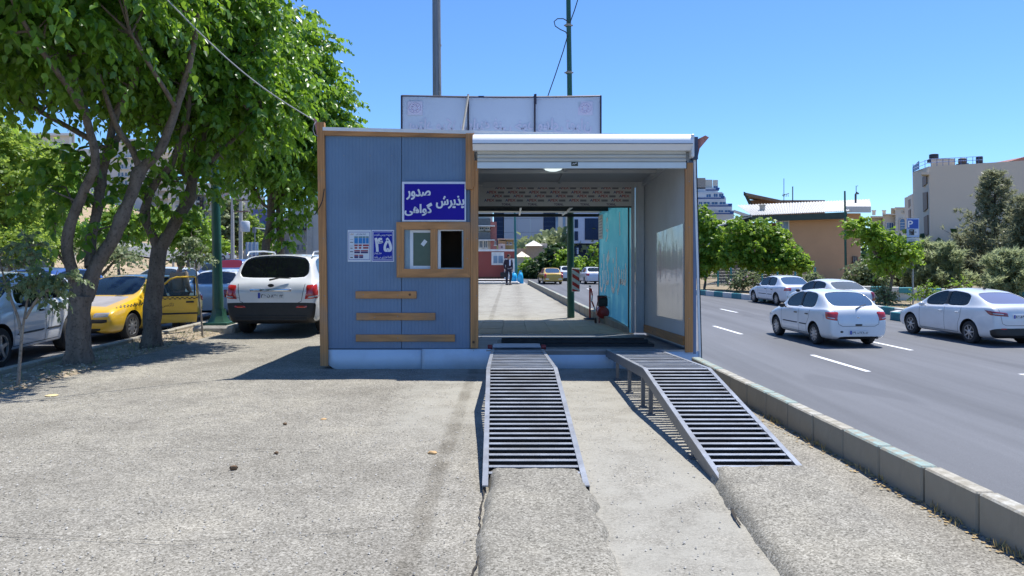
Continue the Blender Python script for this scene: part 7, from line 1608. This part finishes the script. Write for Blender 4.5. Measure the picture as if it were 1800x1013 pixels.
# =============== STREET FURNITURE, PEOPLE, SMALL THINGS ===============
green_p = M('pole_green', (.012, .085, .055), .42, 0, .12, 2, .1, 30, .5, dirt=.15); grey_p = M('pole_grey', (.17, .19, .22), .5, .2, .12, 1.5, dirt=.2); teal_p = M('pole_teal', (.015, .15, .15), .45, 0, .1, 2)
# green lamp post in front of the taxi lane
lp = thing('lamp_post', (-6.43, 16.2, 0), 'thick dark green lamp post on a flared base between taxi and parked white vehicle', 'lamp post')
mb = MB(); b0 = Vector((-6.43, 16.2, 0)); 
pts = [P(384.5, 566, 16.2), P(383.5, 545, 16.2), P(381, 440, 16.2), P(378, 300, 16.2), P(374, 120, 16.2), P(369, -100, 16.2)]; mb.tube(pts, [.15, .118, .098, .09, .08, .07], 12); mb.build('pole', green_p, lp, 50, world=True)
mb = MB(); mb.box(-.26, .26, -.26, .26, .16, .22, bev=.01, at=(b0.x + .02, b0.y, 0)); mb.lathe([(.25, .22), (.22, .27), (.17, .36), (.15, .50)], 8, (b0.x + .01, b0.y, 0)); mb.build('base_flange', green_p, lp, 30, world=True)
mb = MB(); mb.box(-.42, .48, -.4, .4, -.1, .16, bev=.05, at=(b0.x, b0.y, 0)); mb.v = [q + Vector((.04 * hsh(q.x * 3, q.y * 3, 1), .04 * hsh(q.y * 3, q.z * 3, 2), 0)) for q in mb.v]; mb.build('footing', M('rough_cement', (.36, .34, .30), .9, 0, .2, 5, .6, 30), lp, world=True)
# green pole behind the canopy, with cable
gp = thing('green_pole', (1.58, 19.9, 0), 'tall dark green pole rising behind the kiosk and the billboard', 'pole')
mb = MB(); mb.tube([P(1003.5, 562, 19.9), P(1003, 450, 19.9), P(1001.5, 170, 19.9), P(998, -90, 19.9)], [.10, .095, .07, .058], 12); mb.build('pole', green_p, gp, 50, world=True)
for py in (45, 128): a = P(1000 if py > 60 else 999, py, 19.9); mb = MB(); mb.lathe([(.085, -.03), (.085, .03)], 10, a); mb.box(a.x - .12, a.x + .12, a.y - .02, a.y + .02, a.z - .015, a.z + .015); mb.build('clamp', M('clamp_grey', (.30, .28, .24), .7), gp, world=True)
blk = M('cable_black', (.02, .02, .022), .7)
mb = MB(); mb.tube([P(999, 38, 19.8), P(990, 33, 19.8), P(980, 33, 19.8), P(974, 38, 19.8), P(976, 46, 19.8), P(985, 52, 19.8), P(994, 56, 19.8), P(998, 62, 19.75), P(990, 90, 19.75), P(975, 135, 19.7), P(962, 172, 19.7)], .014, 5); mb.tube([P(1002, 40, 19.8), P(1010, 18, 19.8), P(1018, -8, 19.8), P(1040, -60, 19.8)], .014, 5)
o = mb.build('cable', blk, gp, True, world=True)
gy = thing('grey_pole', (-1.83, 18, 0), 'tall tapering grey pole with a conduit rising behind the billboard', 'pole')
mb = MB(); mb.tube([P(768, 560, 18), P(767, 170, 18), P(764.5, -80, 18)], [.13, .088, .068], 8); mb.build('pole', grey_p, gy, world=True)
mb = MB(); mb.tube([P(774.5, 560, 17.95), P(774, 168, 17.95), P(771.5, -80, 17.95)], .028, 7)
for py in (80, 162): mb.lathe([(.036, -.02), (.036, .02)], 8, P(773.5, py, 17.95))
mb.build('conduit', M('conduit_tan', (.34, .32, .31), .6), gy, 50, world=True)
# the overhead wire to the kiosk corner
mb = MB(); a, b2 = P(288, -6, 9.5), P(556, 214, KD - .02); mb.tube([a.lerp(b2, i / 24) - Vector((0, 0, .42 * math.sin(PI * i / 24) * .35)) for i in range(25)], .009, 6)
mb.tube([P(556, 214, 10.85), P(552, 219, 10.8), P(550, 228, 10.8), P(553, 237, 10.8), P(559, 240, 10.8)], .006, 5)
tag(mb.build('overhead_wire', M('wire_pale', (.30, .31, .32), .5), None, True), 'thick grey wire slanting down from the treetops to the kiosk left corner', 'wire')
mb = MB(); mb.tube([P(570, 332, KD - .1), P(567, 352, KD - .12), P(563, 362, KD - .15), P(553, 378, KD - .1)], .007, 6); tag(mb.build('loose_cable', blk, None, True), 'short black cable dangling from the kiosk left post', 'cable')
# chevron marker on the green pole
cv = thing('chevron_marker', (1.60, 19.75, 1.0), 'red and white striped chevron marker plate fixed to the green pole', 'marker'); D = 19.72
a, b2 = P(1005.2, 513, D), P(1019.2, 471.5, D); mb = MB(); mb.box(a.x, b2.x, D, D + .02, a.z, b2.z, bev=.006); mb.build('plate', M('sign_white', (.66, .66, .64), .5), cv, world=True)
x0, x1, z0, z1 = a.x + .012, b2.x - .012, a.z + .015, b2.z - .015
redp = M('sign_red', (.52, .03, .02), .45)
for i in range(4):
    zt = z1 + .02 - i * .205; pl_ = [(x0, zt + .06), (x1, zt - .06), (x1, zt - .16), (x0, zt - .04)]; pl_ = [(x, min(z1, max(z0, z))) for x, z in pl_]
    if max(z for x, z in pl_) - min(z for x, z in pl_) > .02: mb = MB(); mb.prism(pl_, D - .004, D - .001); mb.build('red_stripe', redp, cv, world=True)
# red barrier post with tape
bp = thing('barrier_post', (2.02, 19.0, 0), 'thin red barrier post with striped tape behind the kiosk', 'post'); mb = MB(); mb.tube([P(1037, 559, 19), P(1037, 506, 19)], .024, 8); mb.build('pole', redp, bp, 50, world=True)
mb = MB(); c0 = P(1037, 561, 19); mb.lathe([(0, 0), (.17, 0), (.17, .02), (.03, .035)], 16, c0); mb.build('foot', blk, bp, 40, world=True); mb = MB(); mb.ball(P(1037, 503.5, 19), .03, 8); mb.build('cap', M('cap_grey', (.4, .4, .36), .5), bp, True, world=True)
mb = MB(); pp = [P(1038, 508, 18.95), P(1040, 520, 18.9), P(1039, 530, 18.9), P(1043, 540, 18.9), P(1046, 548, 18.85)]
for i in range(len(pp) - 1): d_ = Vector((.035, 0, .01)); mb.add([pp[i], pp[i] + d_, pp[i + 1] + d_, pp[i + 1]], [(0, 1, 2, 3)], i % 2)
mb.build('tape', [redp, MATS['sign_white']], bp, world=True)
# air compressor
ac = thing('air_compressor', (2.14, 17.7, 0), 'red wheeled air compressor with a dark motor beside the turquoise wall', 'compressor'); c0 = P(1059, 549, 17.7)
mb = MB(); mb.lathe([(0, -.24), (.07, -.235), (.13, -.2), (.15, -.14), (.15, .14), (.13, .2), (.07, .235), (0, .24)], 20, c0, 'y'); mb.build('tank', M('compressor_red', (.36, .03, .025), .35, 0, .12, 6, dirt=.2), ac, 50, world=True)
mb = MB(); mb.box(-.11, .11, -.12, .12, .14, .20, at=c0, bev=.01); mb.lathe([(.09, -.13), (.095, -.1), (.095, .1), (.09, .13), (0, .135)], 14, c0 + Vector((.0, 0, .27)), 'y'); mb.box(-.12, .10, -.08, .08, .33, .40, at=c0, bev=.015)
for i in range(6): mb.box(-.11, .11, -.13 + i * .045, -.115 + i * .045, .20, .34, at=c0)
mb.build('motor', M('motor_black', (.035, .03, .03), .5, .2), ac, 40, world=True)
for s in (-1, 1): mb = MB(); mb.lathe([(.03, -.02), (.08, -.02), (.085, 0), (.08, .02), (.03, .02)], 14, (c0.x + s * .15, c0.y + .14, .09), 'x'); mb.build('wheel', dark_m, ac, 40, world=True)
mb = MB(); mb.tube([c0 + Vector((-.15, -.2, -.05)), c0 + Vector((-.17, -.22, .1)), c0 + Vector((-.12, -.2, .36)), c0 + Vector((.08, -.2, .38))], .012, 6); mb.tube([c0 + Vector((-.1, -.18, -.12)), c0 + Vector((-.1, -.18, -.24))], .015, 6); mb.tube([c0 + Vector((.1, -.18, -.12)), c0 + Vector((.1, -.18, -.24))], .015, 6); mb.build('frame', MATS['compressor_red'], ac, 50, world=True)
mb = MB(); mb.tube([c0 + Vector((.05, -.1, .38)), c0 + Vector((.17, -.1, .36)), c0 + Vector((.2, -.12, .2)), c0 + Vector((.19, -.12, -.1))], .01, 6); mb.build('hose', M('hose_pale', (.40, .46, .44), .5), ac, True, world=True)
# parking sign
ps = thing('parking_sign', P(1605, 533, 35), 'blue and white parking sign with a car pictogram on a thin grey pole', 'sign'); D = 35
mb = MB(); mb.tube([P(1605, 535, D), P(1604, 432, D), P(1603, 386, D)], .042, 8); mb.build('pole', M('sign_pole', (.36, .38, .40), .5, .4), ps, 50, world=True)
def sp_box(nm, a, b2, c_, e, m_, dd, par=None): q, r = P(a, e, D), P(b2, c_, D); mb = MB(); mb.box(q.x, r.x, D - .06 - dd, D - .055 - dd, q.z, r.z); return mb.build(nm, m_, par or ps, world=True)
sblue = M('sign_blue', (.015, .08, .42), .4, 0, .03); slb = M('sign_pale_blue', (.35, .48, .72), .4, 0, .03); swh = MATS['sign_white']
sp_box('plate', 1592.5, 1614.5, 384, 417.5, slb, 0); sp_box('blue_field', 1594, 1613, 386, 402, sblue, .006); sp_box('car_panel', 1596, 1613, 403, 414, M('panel_pale', (.55, .62, .72), .4), .006)
text('lettering', 'P', P(1595.8, 400, D - .075), (1, 0, 0), (0, 0, 1), 9 / F * D, 12 / F * D, inkw, ps, .03, False, world=True)
sp_box('pictogram', 1597, 1605.5, 403.5, 413.5, inkk, .010); mb = MB(); q = P(1602, 407, D - .08)
mb.lathe([(.028, -.002), (.048, -.002), (.048, .002), (.028, .002)], 14, P(1600, 411, D - .075), 'y'); mb.box(-.07, .05, -.002, .002, -.01, .045, at=P(1602.5, 406.5, D - .075)); mb.box(-.04, .02, -.003, .001, .05, .075, at=P(1608.5, 405.5, D - .075)); mb.box(-.05, .04, -.003, .001, -.03, .04, at=P(1609.5, 408.5, D - .075)); mb.build('pictogram', M('picto_grey', (.25, .33, .42), .5), ps, world=True)
sp_box('plate', 1592.5, 1615, 418.5, 431.5, swh, 0); mb = MB()
for i in range(3): q = P(1596, 422 + i * 3, D); mb.box(q.x, q.x + (.35, .44, .30)[i], D - .07, D - .062, q.z - .012, q.z + .012)
mb.build('small_print', inkg, ps, world=True)
# far side poles
lpr = thing('green_pole', P(1486, 500, 42), 'slender dark green pole in front of the tan house', 'pole'); mb = MB(); mb.tube([P(1487, 505, 42), P(1486, 420, 42), P(1485, 336, 42)], [.075, .065, .05], 8); mb.build('pole', green_p, lpr, 50, world=True)
gp2 = thing('green_pole', P(907, 500, 46), 'thin teal green pole beside the blue bags up the road', 'pole'); mb = MB(); mb.tube([P(907.5, 490, 46), P(906, 430, 46), P(904, 330, 46)], [.085, .075, .05], 8); mb.build('pole', teal_p, gp2, 50, world=True)
conc = M('pole_concrete', (.42, .40, .37), .85, 0, .12, 1, .2, 20)
for px, w_, top, dd, lb in ((408, 3.0, 340, 58, 'left concrete power pole beyond the lamp post'), (422.5, 3.3, 325, 56, 'right concrete power pole carrying a transformer'), (304, 1.7, 345, 60, 'thin pale pole between the second street tree and the lamp post'), (128, 2.7, 235, 50, 'pale post above the bank left of the forked trunk')):
    z = hill_z((px - 900) / F * dd, dd); t = thing('power_pole', ((px - 900) / F * dd, dd, z), lb, 'pole', 'poles on the left bank'); a = P(px, top, dd); mb = MB(); w2 = w_ / F * dd
    mb.add([(a.x - w2, dd, z - .3), (a.x + w2, dd, z - .3), (a.x + w2, dd + w2 * 1.6, z - .3), (a.x - w2, dd + w2 * 1.6, z - .3), (a.x - w2 * .7, dd, a.z), (a.x + w2 * .7, dd, a.z), (a.x + w2 * .7, dd + w2, a.z), (a.x - w2 * .7, dd + w2, a.z)], [(0, 1, 2, 3), (4, 5, 6, 7), (0, 1, 5, 4), (1, 2, 6, 5), (2, 3, 7, 6), (3, 0, 4, 7)])
    mb.build('pole', conc, t, world=True)
    if px == 422.5:
        mb = MB(); mb.lathe([(.30, 0), (.34, .05), (.34, .75), (.28, .82), (0, .84)], 14, P(431, 408, dd - .3)); mb.build('transformer', M('transformer_white', (.52, .54, .56), .5), t, 40, world=True)
        for py in (340, 352, 372): mb = MB(); mb.box(-.5, .6, -.05, .05, -.05, .05, at=P(422.5, py, dd)); mb.build('cross_arm', M('arm_rust', (.22, .13, .10), .7), t, world=True)
    if px == 304:
        mb = MB(); mb.box(-.15, .15, -.1, .1, -.5, .0, at=P(311, 378, dd)); mb.tube([P(304, 372, dd), P(311, 366, dd)], .04, 5); mb.build('camera_box', frame_w, t, world=True)
# traffic signal head glimpsed left of the lamp
tsg = thing('traffic_light', P(352, 360, 60), 'black three lamp traffic signal left of the green lamp post', 'traffic light'); mb = MB(); q = P(355, 358, 60); mb.box(-.17, .17, -.12, .12, -.48, .48, bev=.03, at=q); mb.build('housing', blk, tsg, world=True); mb = MB(); mb.tube([q + Vector((0, .1, -.4)), P(355, 430, 60)], .06, 6); mb.build('pole', grey_p, tsg, world=True)
for i in range(3): mb = MB(); mb.lathe([(.0, -.13), (.11, -.13), (.12, -.16)], 10, q + Vector((0, 0, .3 - .3 * i)), 'y'); mb.build('lamp', M('lamp_dark', (.05, .03, .02), .3), tsg, world=True)
# white railing arm and sign box over the SUV roof
bar = thing('raised_barrier', P(480, 420, 60), 'white raised barrier arm in front of the tiled mural', 'barrier arm'); mb = MB(); mb.tube([P(447, 401, 60), P(472, 403, 60), P(487, 417, 60)], .05, 6); mb.build('arm', frame_w, bar, world=True); mb = MB(); mb.box(-.12, .12, -.1, .1, -.3, .15, at=P(447, 403, 60)); mb.tube([P(448, 405, 60), P(448, 445, 60)], .05, 6); mb.build('mast', grey_p, bar, world=True)
sbx = thing('info_board', P(443, 440, 50), 'pale blue backed notice board above the white vehicle roof', 'board'); mb = MB(); a, b2 = P(432, 448, 50), P(453, 426, 50); mb.box(a.x, b2.x, 50, 50.1, a.z, b2.z); mb.build('panel', M('board_blue', (.30, .42, .56), .5), sbx, world=True)
for px in (436, 443, 450): mb = MB(); mb.box(-.04, .04, -.06, -.01, -.9, .15, at=P(px, 430, 50)); mb.build('batten', frame_w, sbx, world=True)
# red cabin beyond
cab = thing('red_cabin', (-2.5, 50, 0), 'dark red portable cabin with a white roof edge and one white window', 'cabin'); D = 50; crd = M('cabin_red', (.26, .045, .035), .5, 0, .08, 1, dirt=.15)
def cbx(nm, a, b2, c_, e, t0, t1, m_, bev=0): q, r = P(a, e, D), P(b2, c_, D); mb = MB(); mb.box(q.x, r.x, D + t0, D + t1, q.z, r.z, bev=bev); return mb.build(nm, m_, cab, world=True)
cbx('wall', 780, 906, 442, 487, 0, 2.6, crd); cbx('roof', 778, 907, 438.5, 442, -.1, 2.8, M('cabin_white', (.66, .67, .66), .5)); cbx('base_rail', 780, 906, 487, 490.5, .1, 2.5, M('cabin_base', (.16, .09, .06), .8))
cbx('window', 864, 886, 443.5, 466, -.06, -.0, MATS['cabin_white']); 
for a, b2 in ((867.5, 874.5), (876, 884)): cbx('pane', a, b2, 450, 463, -.075, -.062, pane_l)
cbx('wall', 886.5, 906, 455, 490, -1.2, -.02, MATS['cabin_white'])
for x, y, s_ in ((-.0, 46.6, .8), (.33, 46.2, .95)):
    pass
bagm = M('bag_blue', (.03, .42, .72), .35, 0, .12, 6, .4, 12); lbs = ('left of the two bright blue bags at the foot of the teal pole', 'right and fuller of the two bright blue bags by the kerb')
for i, (px, w_, hp) in enumerate(((903, 12, 20), (915, 9.5, 22))):
    D = 45.5 - i * .4; c0 = P(px, 498, D); rx = w_ / 2 / F * D; hz = hp / F * D; mb = MB(); prof = [(0, 0), (rx * 1.0, 0), (rx * 1.12, hz * .25), (rx * 1.02, hz * .6), (rx * .6, hz * .84), (rx * .28, hz * .90), (rx * .42, hz), (rx * .1, hz * .97)]
    mb.lathe(prof, 18, (0, 0, 0)); mb.v = [q + Vector((hsh(q.x * 6 + i, q.y * 6, q.z * 6), hsh(q.y * 7, q.z * 7, i), .5 * hsh(q.z * 8, q.x * 8, i))) * .09 for q in mb.v]
    o = mb.build('blue_bag', bagm, None, 60); o.location = (c0.x, D, 0); tag(o, lbs[i], 'bag', 'bright blue bags')
sl = thing('pale_slab', (-1.2, 44, 0), 'long low white slab lying across the pavement before the red cabin', 'slab')
mb = MB(); mb.box(-2.6, .45, 43.9, 44.9, 0, .10, bev=.02); mb.build('slab', M('slab_white', (.56, .56, .54), .7, 0, .05, 1), sl, world=True)
for i in range(6): mb = MB(); mb.box(-2.6 + i * .5, -2.13 + i * .5, 43.86, 44.95, .10, .125, bev=.005); mb.build('board', M('slab_board', (.62, .62, .60), .7), sl, world=True)

# ---------------- people ----------------
skin_m = M('skin', (.36, .21, .145), .6, 0, .06, 20); hair_m = M('hair_dark', (.018, .014, .012), .7, 0, .2, 60)
def skinned(name, verts, edges, radii, mat, parent, sub=2, root=0):
    me = bpy.data.meshes.new(name); me.from_pydata(verts, edges, []); o = bpy.data.objects.new(name, me); C.objects.link(o)
    sm = o.modifiers.new('skin', 'SKIN'); sm.use_smooth_shade = True
    for i, r in enumerate(radii):
        d = me.skin_vertices[0].data[i]; d.radius = r if isinstance(r, tuple) else (r, r); d.use_root = (i == root)
    sb_ = o.modifiers.new('sub', 'SUBSURF'); sb_.levels = sub; sb_.render_levels = sub
    dg = bpy.context.evaluated_depsgraph_get(); dg.update(); m2 = bpy.data.meshes.new_from_object(o.evaluated_get(dg)); bpy.data.objects.remove(o)
    m2.materials.clear(); m2.materials.append(mat); m2.polygons.foreach_set('use_smooth', [True] * len(m2.polygons)); return link(name, m2, parent)
def person(loc, rz, label, shirt, trousers, shoes, pose, hair=hair_m, jacket=None, height=1.74, cap=None):
    """pose: joint positions in metres for a 1.74 m figure facing -y"""
    t = thing('person', loc, label, 'person', None, rz); s = height / 1.74; J = {k: Vector(v) * s for k, v in pose.items()}
    names = ['pelvis', 'waist', 'chest', 'neck', 'head0', 'l_sh', 'l_el', 'l_wr', 'l_hand', 'r_sh', 'r_el', 'r_wr', 'r_hand', 'l_hip', 'l_kn', 'l_an', 'l_toe', 'r_hip', 'r_kn', 'r_an', 'r_toe']
    idx = {n: i for i, n in enumerate(names)}; V = [J[n] for n in names]
    E_ = [('pelvis', 'waist'), ('waist', 'chest'), ('chest', 'neck'), ('neck', 'head0'), ('chest', 'l_sh'), ('l_sh', 'l_el'), ('l_el', 'l_wr'), ('l_wr', 'l_hand'), ('chest', 'r_sh'), ('r_sh', 'r_el'), ('r_el', 'r_wr'), ('r_wr', 'r_hand'),
          ('pelvis', 'l_hip'), ('l_hip', 'l_kn'), ('l_kn', 'l_an'), ('l_an', 'l_toe'), ('pelvis', 'r_hip'), ('r_hip', 'r_kn'), ('r_kn', 'r_an'), ('r_an', 'r_toe')]
    Rr = dict(pelvis=(.145, .105), waist=(.125, .10), chest=(.155, .11), neck=.055, head0=.06, sh=.062, el=.042, wr=.03, hand=.034, hip=.095, kn=.06, an=.042, toe=.038)
    rad = [Rr.get(n, Rr.get(n[2:], .05)) for n in names]; rad = [tuple(c * s for c in r) if isinstance(r, tuple) else r * s for r in rad]
    skinned('body', V, [(idx[a], idx[b]) for a, b in E_], rad, skin_m, t)
    hd = J['head0'] + (J['head0'] - J['neck']).normalized() * .075 * s; f = Vector(pose.get('face', (0, -1, 0))).normalized()
    mb = MB(); mb.ball((0, 0, 0), (.075 * s, .095 * s, .118 * s), 16); mb.ball((0, -.094 * s, -.005 * s), (.012, .02, .02), 8); mb.ball((-.077 * s, 0, -.01), (.012, .022, .03), 8); mb.ball((.077 * s, 0, -.01), (.012, .022, .03), 8)
    h = mb.build('head', skin_m, t, True); h.location = hd; h.rotation_euler.z = math.atan2(f.x, -f.y) * -1 if False else math.atan2(f.x, -f.y)
    for q in (-1, 1): mb = MB(); mb.ball((q * .03 * s, -.086 * s, .012 * s), (.011, .008, .007), 8); e_ = mb.build('eye', inkk, h, True)
    mb = MB(); mb.ball((0, -.088 * s, -.052 * s), (.024, .008, .006), 8); mb.build('mouth', M('lip', (.28, .11, .09), .6), h, True)
    mb = MB(); mb.ball((0, .014 * s, .028 * s), (.083 * s, .098 * s, .108 * s), 16); mb.v = [q if not (q.y < -.05 * s and q.z < .05 * s) else Vector((q.x, -.05 * s, q.z)) for q in mb.v]; mb.build('cap' if cap else 'hair', cap or hair, h, True)
    # fingers
    for sd in 'lr':
        w0, h0 = J[sd + '_wr'], J[sd + '_hand']; d = (h0 - w0).normalized(); a = d.cross(Vector((0, 1, 0))).normalized() if abs(d.y) < .8 else Vector((1, 0, 0)); mb = MB()
        for i, ln in enumerate((.060, .072, .066, .050)):
            o_ = h0 + a * (-.026 + i * .017) * s + d * .01; k_ = o_ + d * ln * .55 * s + Vector((0, -.006, 0)); mb.tube([o_, k_, k_ + (d + Vector((0, -.5, .1))).normalized() * ln * .5 * s], [.009 * s, .0085 * s, .006 * s], 6)
        o_ = w0.lerp(h0, .5) + a * -.028 * s; mb.tube([o_, o_ + (d * .7 - a).normalized() * .035 * s, o_ + (d * .7 - a).normalized() * .035 * s + d * .028 * s], [.012 * s, .010 * s, .007 * s], 6); mb.build('fingers', skin_m, t, True)
    # clothes: thicker skins over the same joints
    top = jacket or shirt; ext = 1.16 if jacket else 1.10
    tn = ['pelvis', 'waist', 'chest', 'neck', 'l_sh', 'l_el', 'l_wr', 'r_sh', 'r_el', 'r_wr']; ti = {n: i for i, n in enumerate(tn)}; slv = .98
    tv = [J[n].copy() for n in tn]; tv[0] = J['pelvis'] + Vector((0, 0, -.04 if jacket else .03)) * s; tv[3] = J['chest'].lerp(J['neck'], .62)
    for q in ('l', 'r'): tv[ti[q + '_wr']] = J[q + '_el'].lerp(J[q + '_wr'], slv)
    tr_ = [(.17, .13), (.155, .125), (.185, .135), .075, .082, .064, .05, .082, .064, .05]; tr_ = [tuple(c * s * ext / 1.1 for c in r) if isinstance(r, tuple) else r * s * ext / 1.1 for r in tr_]
    skinned('jacket' if jacket else 'shirt', tv, [(0, 1), (1, 2), (2, 3), (2, 4), (4, 5), (5, 6), (2, 7), (7, 8), (8, 9)], tr_, top, t)
    ln = ['pelvis', 'l_hip', 'l_kn', 'l_an', 'r_hip', 'r_kn', 'r_an']; lv = [J[n] for n in ln]; lr_ = [(.162 * s, .125 * s), .108 * s, .082 * s, .07 * s, .108 * s, .082 * s, .07 * s]
    skinned('trousers', lv, [(0, 1), (1, 2), (2, 3), (0, 4), (4, 5), (5, 6)], lr_, trousers, t)
    for sd in 'lr':
        a_, b_ = J[sd + '_an'], J[sd + '_toe']; d = (b_ - a_); d.z = 0; d.normalize(); mb = MB(); q = a_.copy(); q.z = max(0.0, min(a_.z, b_.z) - .07 * s)
        prof = [(-.08, .0, .075), (-.09, .05, .07), (-.02, .07, .085), (.08, .045, .085), (.19, .03, .06), (.205, .0, .05)]; side = Vector((-d.y, d.x, 0)); vs = []
        for u, v, w_ in prof: vs += [q + d * u * s + side * w_ * .5 * s + Vector((0, 0, v * s + .0)), q + d * u * s - side * w_ * .5 * s + Vector((0, 0, v * s))]
        n_ = len(prof); vs += [q + d * -.08 * s, q + d * .2 * s]
        mb.add(vs, [(2 * i, 2 * i + 1, 2 * i + 3, 2 * i + 2) for i in range(n_ - 1)] + [tuple(range(0, 2 * n_, 2)), tuple(range(1, 2 * n_, 2)), (0, 1, 2 * n_ - 1, 2 * n_ - 2)]); mb.build('shoe', shoes, t, 40)
    return t, J
stand = dict(pelvis=(0, 0, .95), waist=(0, .01, 1.08), chest=(0, .015, 1.30), neck=(0, .0, 1.50), head0=(0, -.02, 1.56), l_sh=(.19, .01, 1.42), l_el=(.25, .03, 1.14), l_wr=(.22, -.12, .95), l_hand=(.20, -.16, .88), r_sh=(-.19, .01, 1.42), r_el=(-.25, .03, 1.14), r_wr=(-.20, -.14, 1.0), r_hand=(-.16, -.2, .98),
             l_hip=(.095, 0, .90), l_kn=(.11, -.01, .50), l_an=(.12, .02, .09), l_toe=(.13, -.12, .035), r_hip=(-.095, 0, .90), r_kn=(-.10, -.01, .50), r_an=(-.11, .02, .09), r_toe=(-.13, -.12, .035))
khaki = M('khaki_shirt', (.23, .19, .14), .85, 0, .15, 8, .4, 20)
person((-7.98, 17.75, -.2), R(160), 'man in a khaki shirt standing with his back turned behind the open taxi door', khaki, M('olive_trousers', (.09, .075, .055), .85, 0, .15, 8, .4, 20), M('shoe_black', (.02, .018, .016), .5), dict(stand, face=(.2, -1, 0)), M('hair_grey', (.06, .05, .045), .8), height=1.76)
person((-17.6, 31, -.2), R(165), 'man in a bright blue shirt and pale cap far behind the forked trunk', M('blue_shirt', (.02, .13, .50), .8, 0, .1, 8), M('pale_trousers', (.55, .55, .55), .8), MATS['shoe_black'], dict(stand), cap=M('cap_pale', (.45, .42, .36), .8), height=1.72)
walk = dict(stand, l_kn=(.10, -.14, .52), l_an=(.10, .02, .13), l_toe=(.10, -.10, .05), r_kn=(-.09, .04, .50), r_an=(-.09, .06, .09), r_toe=(-.1, -.08, .035), l_el=(.25, .06, 1.14), l_wr=(.25, .0, .90), l_hand=(.25, .0, .82), r_el=(-.25, .06, 1.14), r_wr=(-.24, -.04, .90), r_hand=(-.24, -.05, .82), face=(.75, -.65, 0))
suit = M('navy_suit', (.018, .022, .045), .7, 0, .1, 8); pm, J = person((-.20, 42.8, 0), R(28), 'man in a dark suit walking with a briefcase up the pavement, seen through the kiosk', MATS['banner_white'], suit, MATS['shoe_black'], walk, jacket=M('wine_navy_jacket', (.028, .018, .035), .7, 0, .2, 6), height=1.76)
mb = MB(); mb.prism([(-.045, 1.12), (.045, 1.12), (.06, 1.46), (-.05, 1.46)], -.172, -.16); mb.build('shirt_front', MATS['banner_white'], pm); 
bc = thing('briefcase', (-.42, 42.6, .5), 'black briefcase carried by the walking man in the suit', 'briefcase'); q = Vector((-.47, 42.62, .62)); mb = MB(); mb.box(-.20, .20, -.05, .05, -.17, .12, bev=.02, at=q); mb.build('case', blk, bc, world=True); mb = MB(); mb.tube([q + Vector((-.07, 0, .12)), q + Vector((-.05, 0, .17)), q + Vector((.05, 0, .17)), q + Vector((.07, 0, .12))], .012, 6); mb.build('handle', blk, bc, world=True)
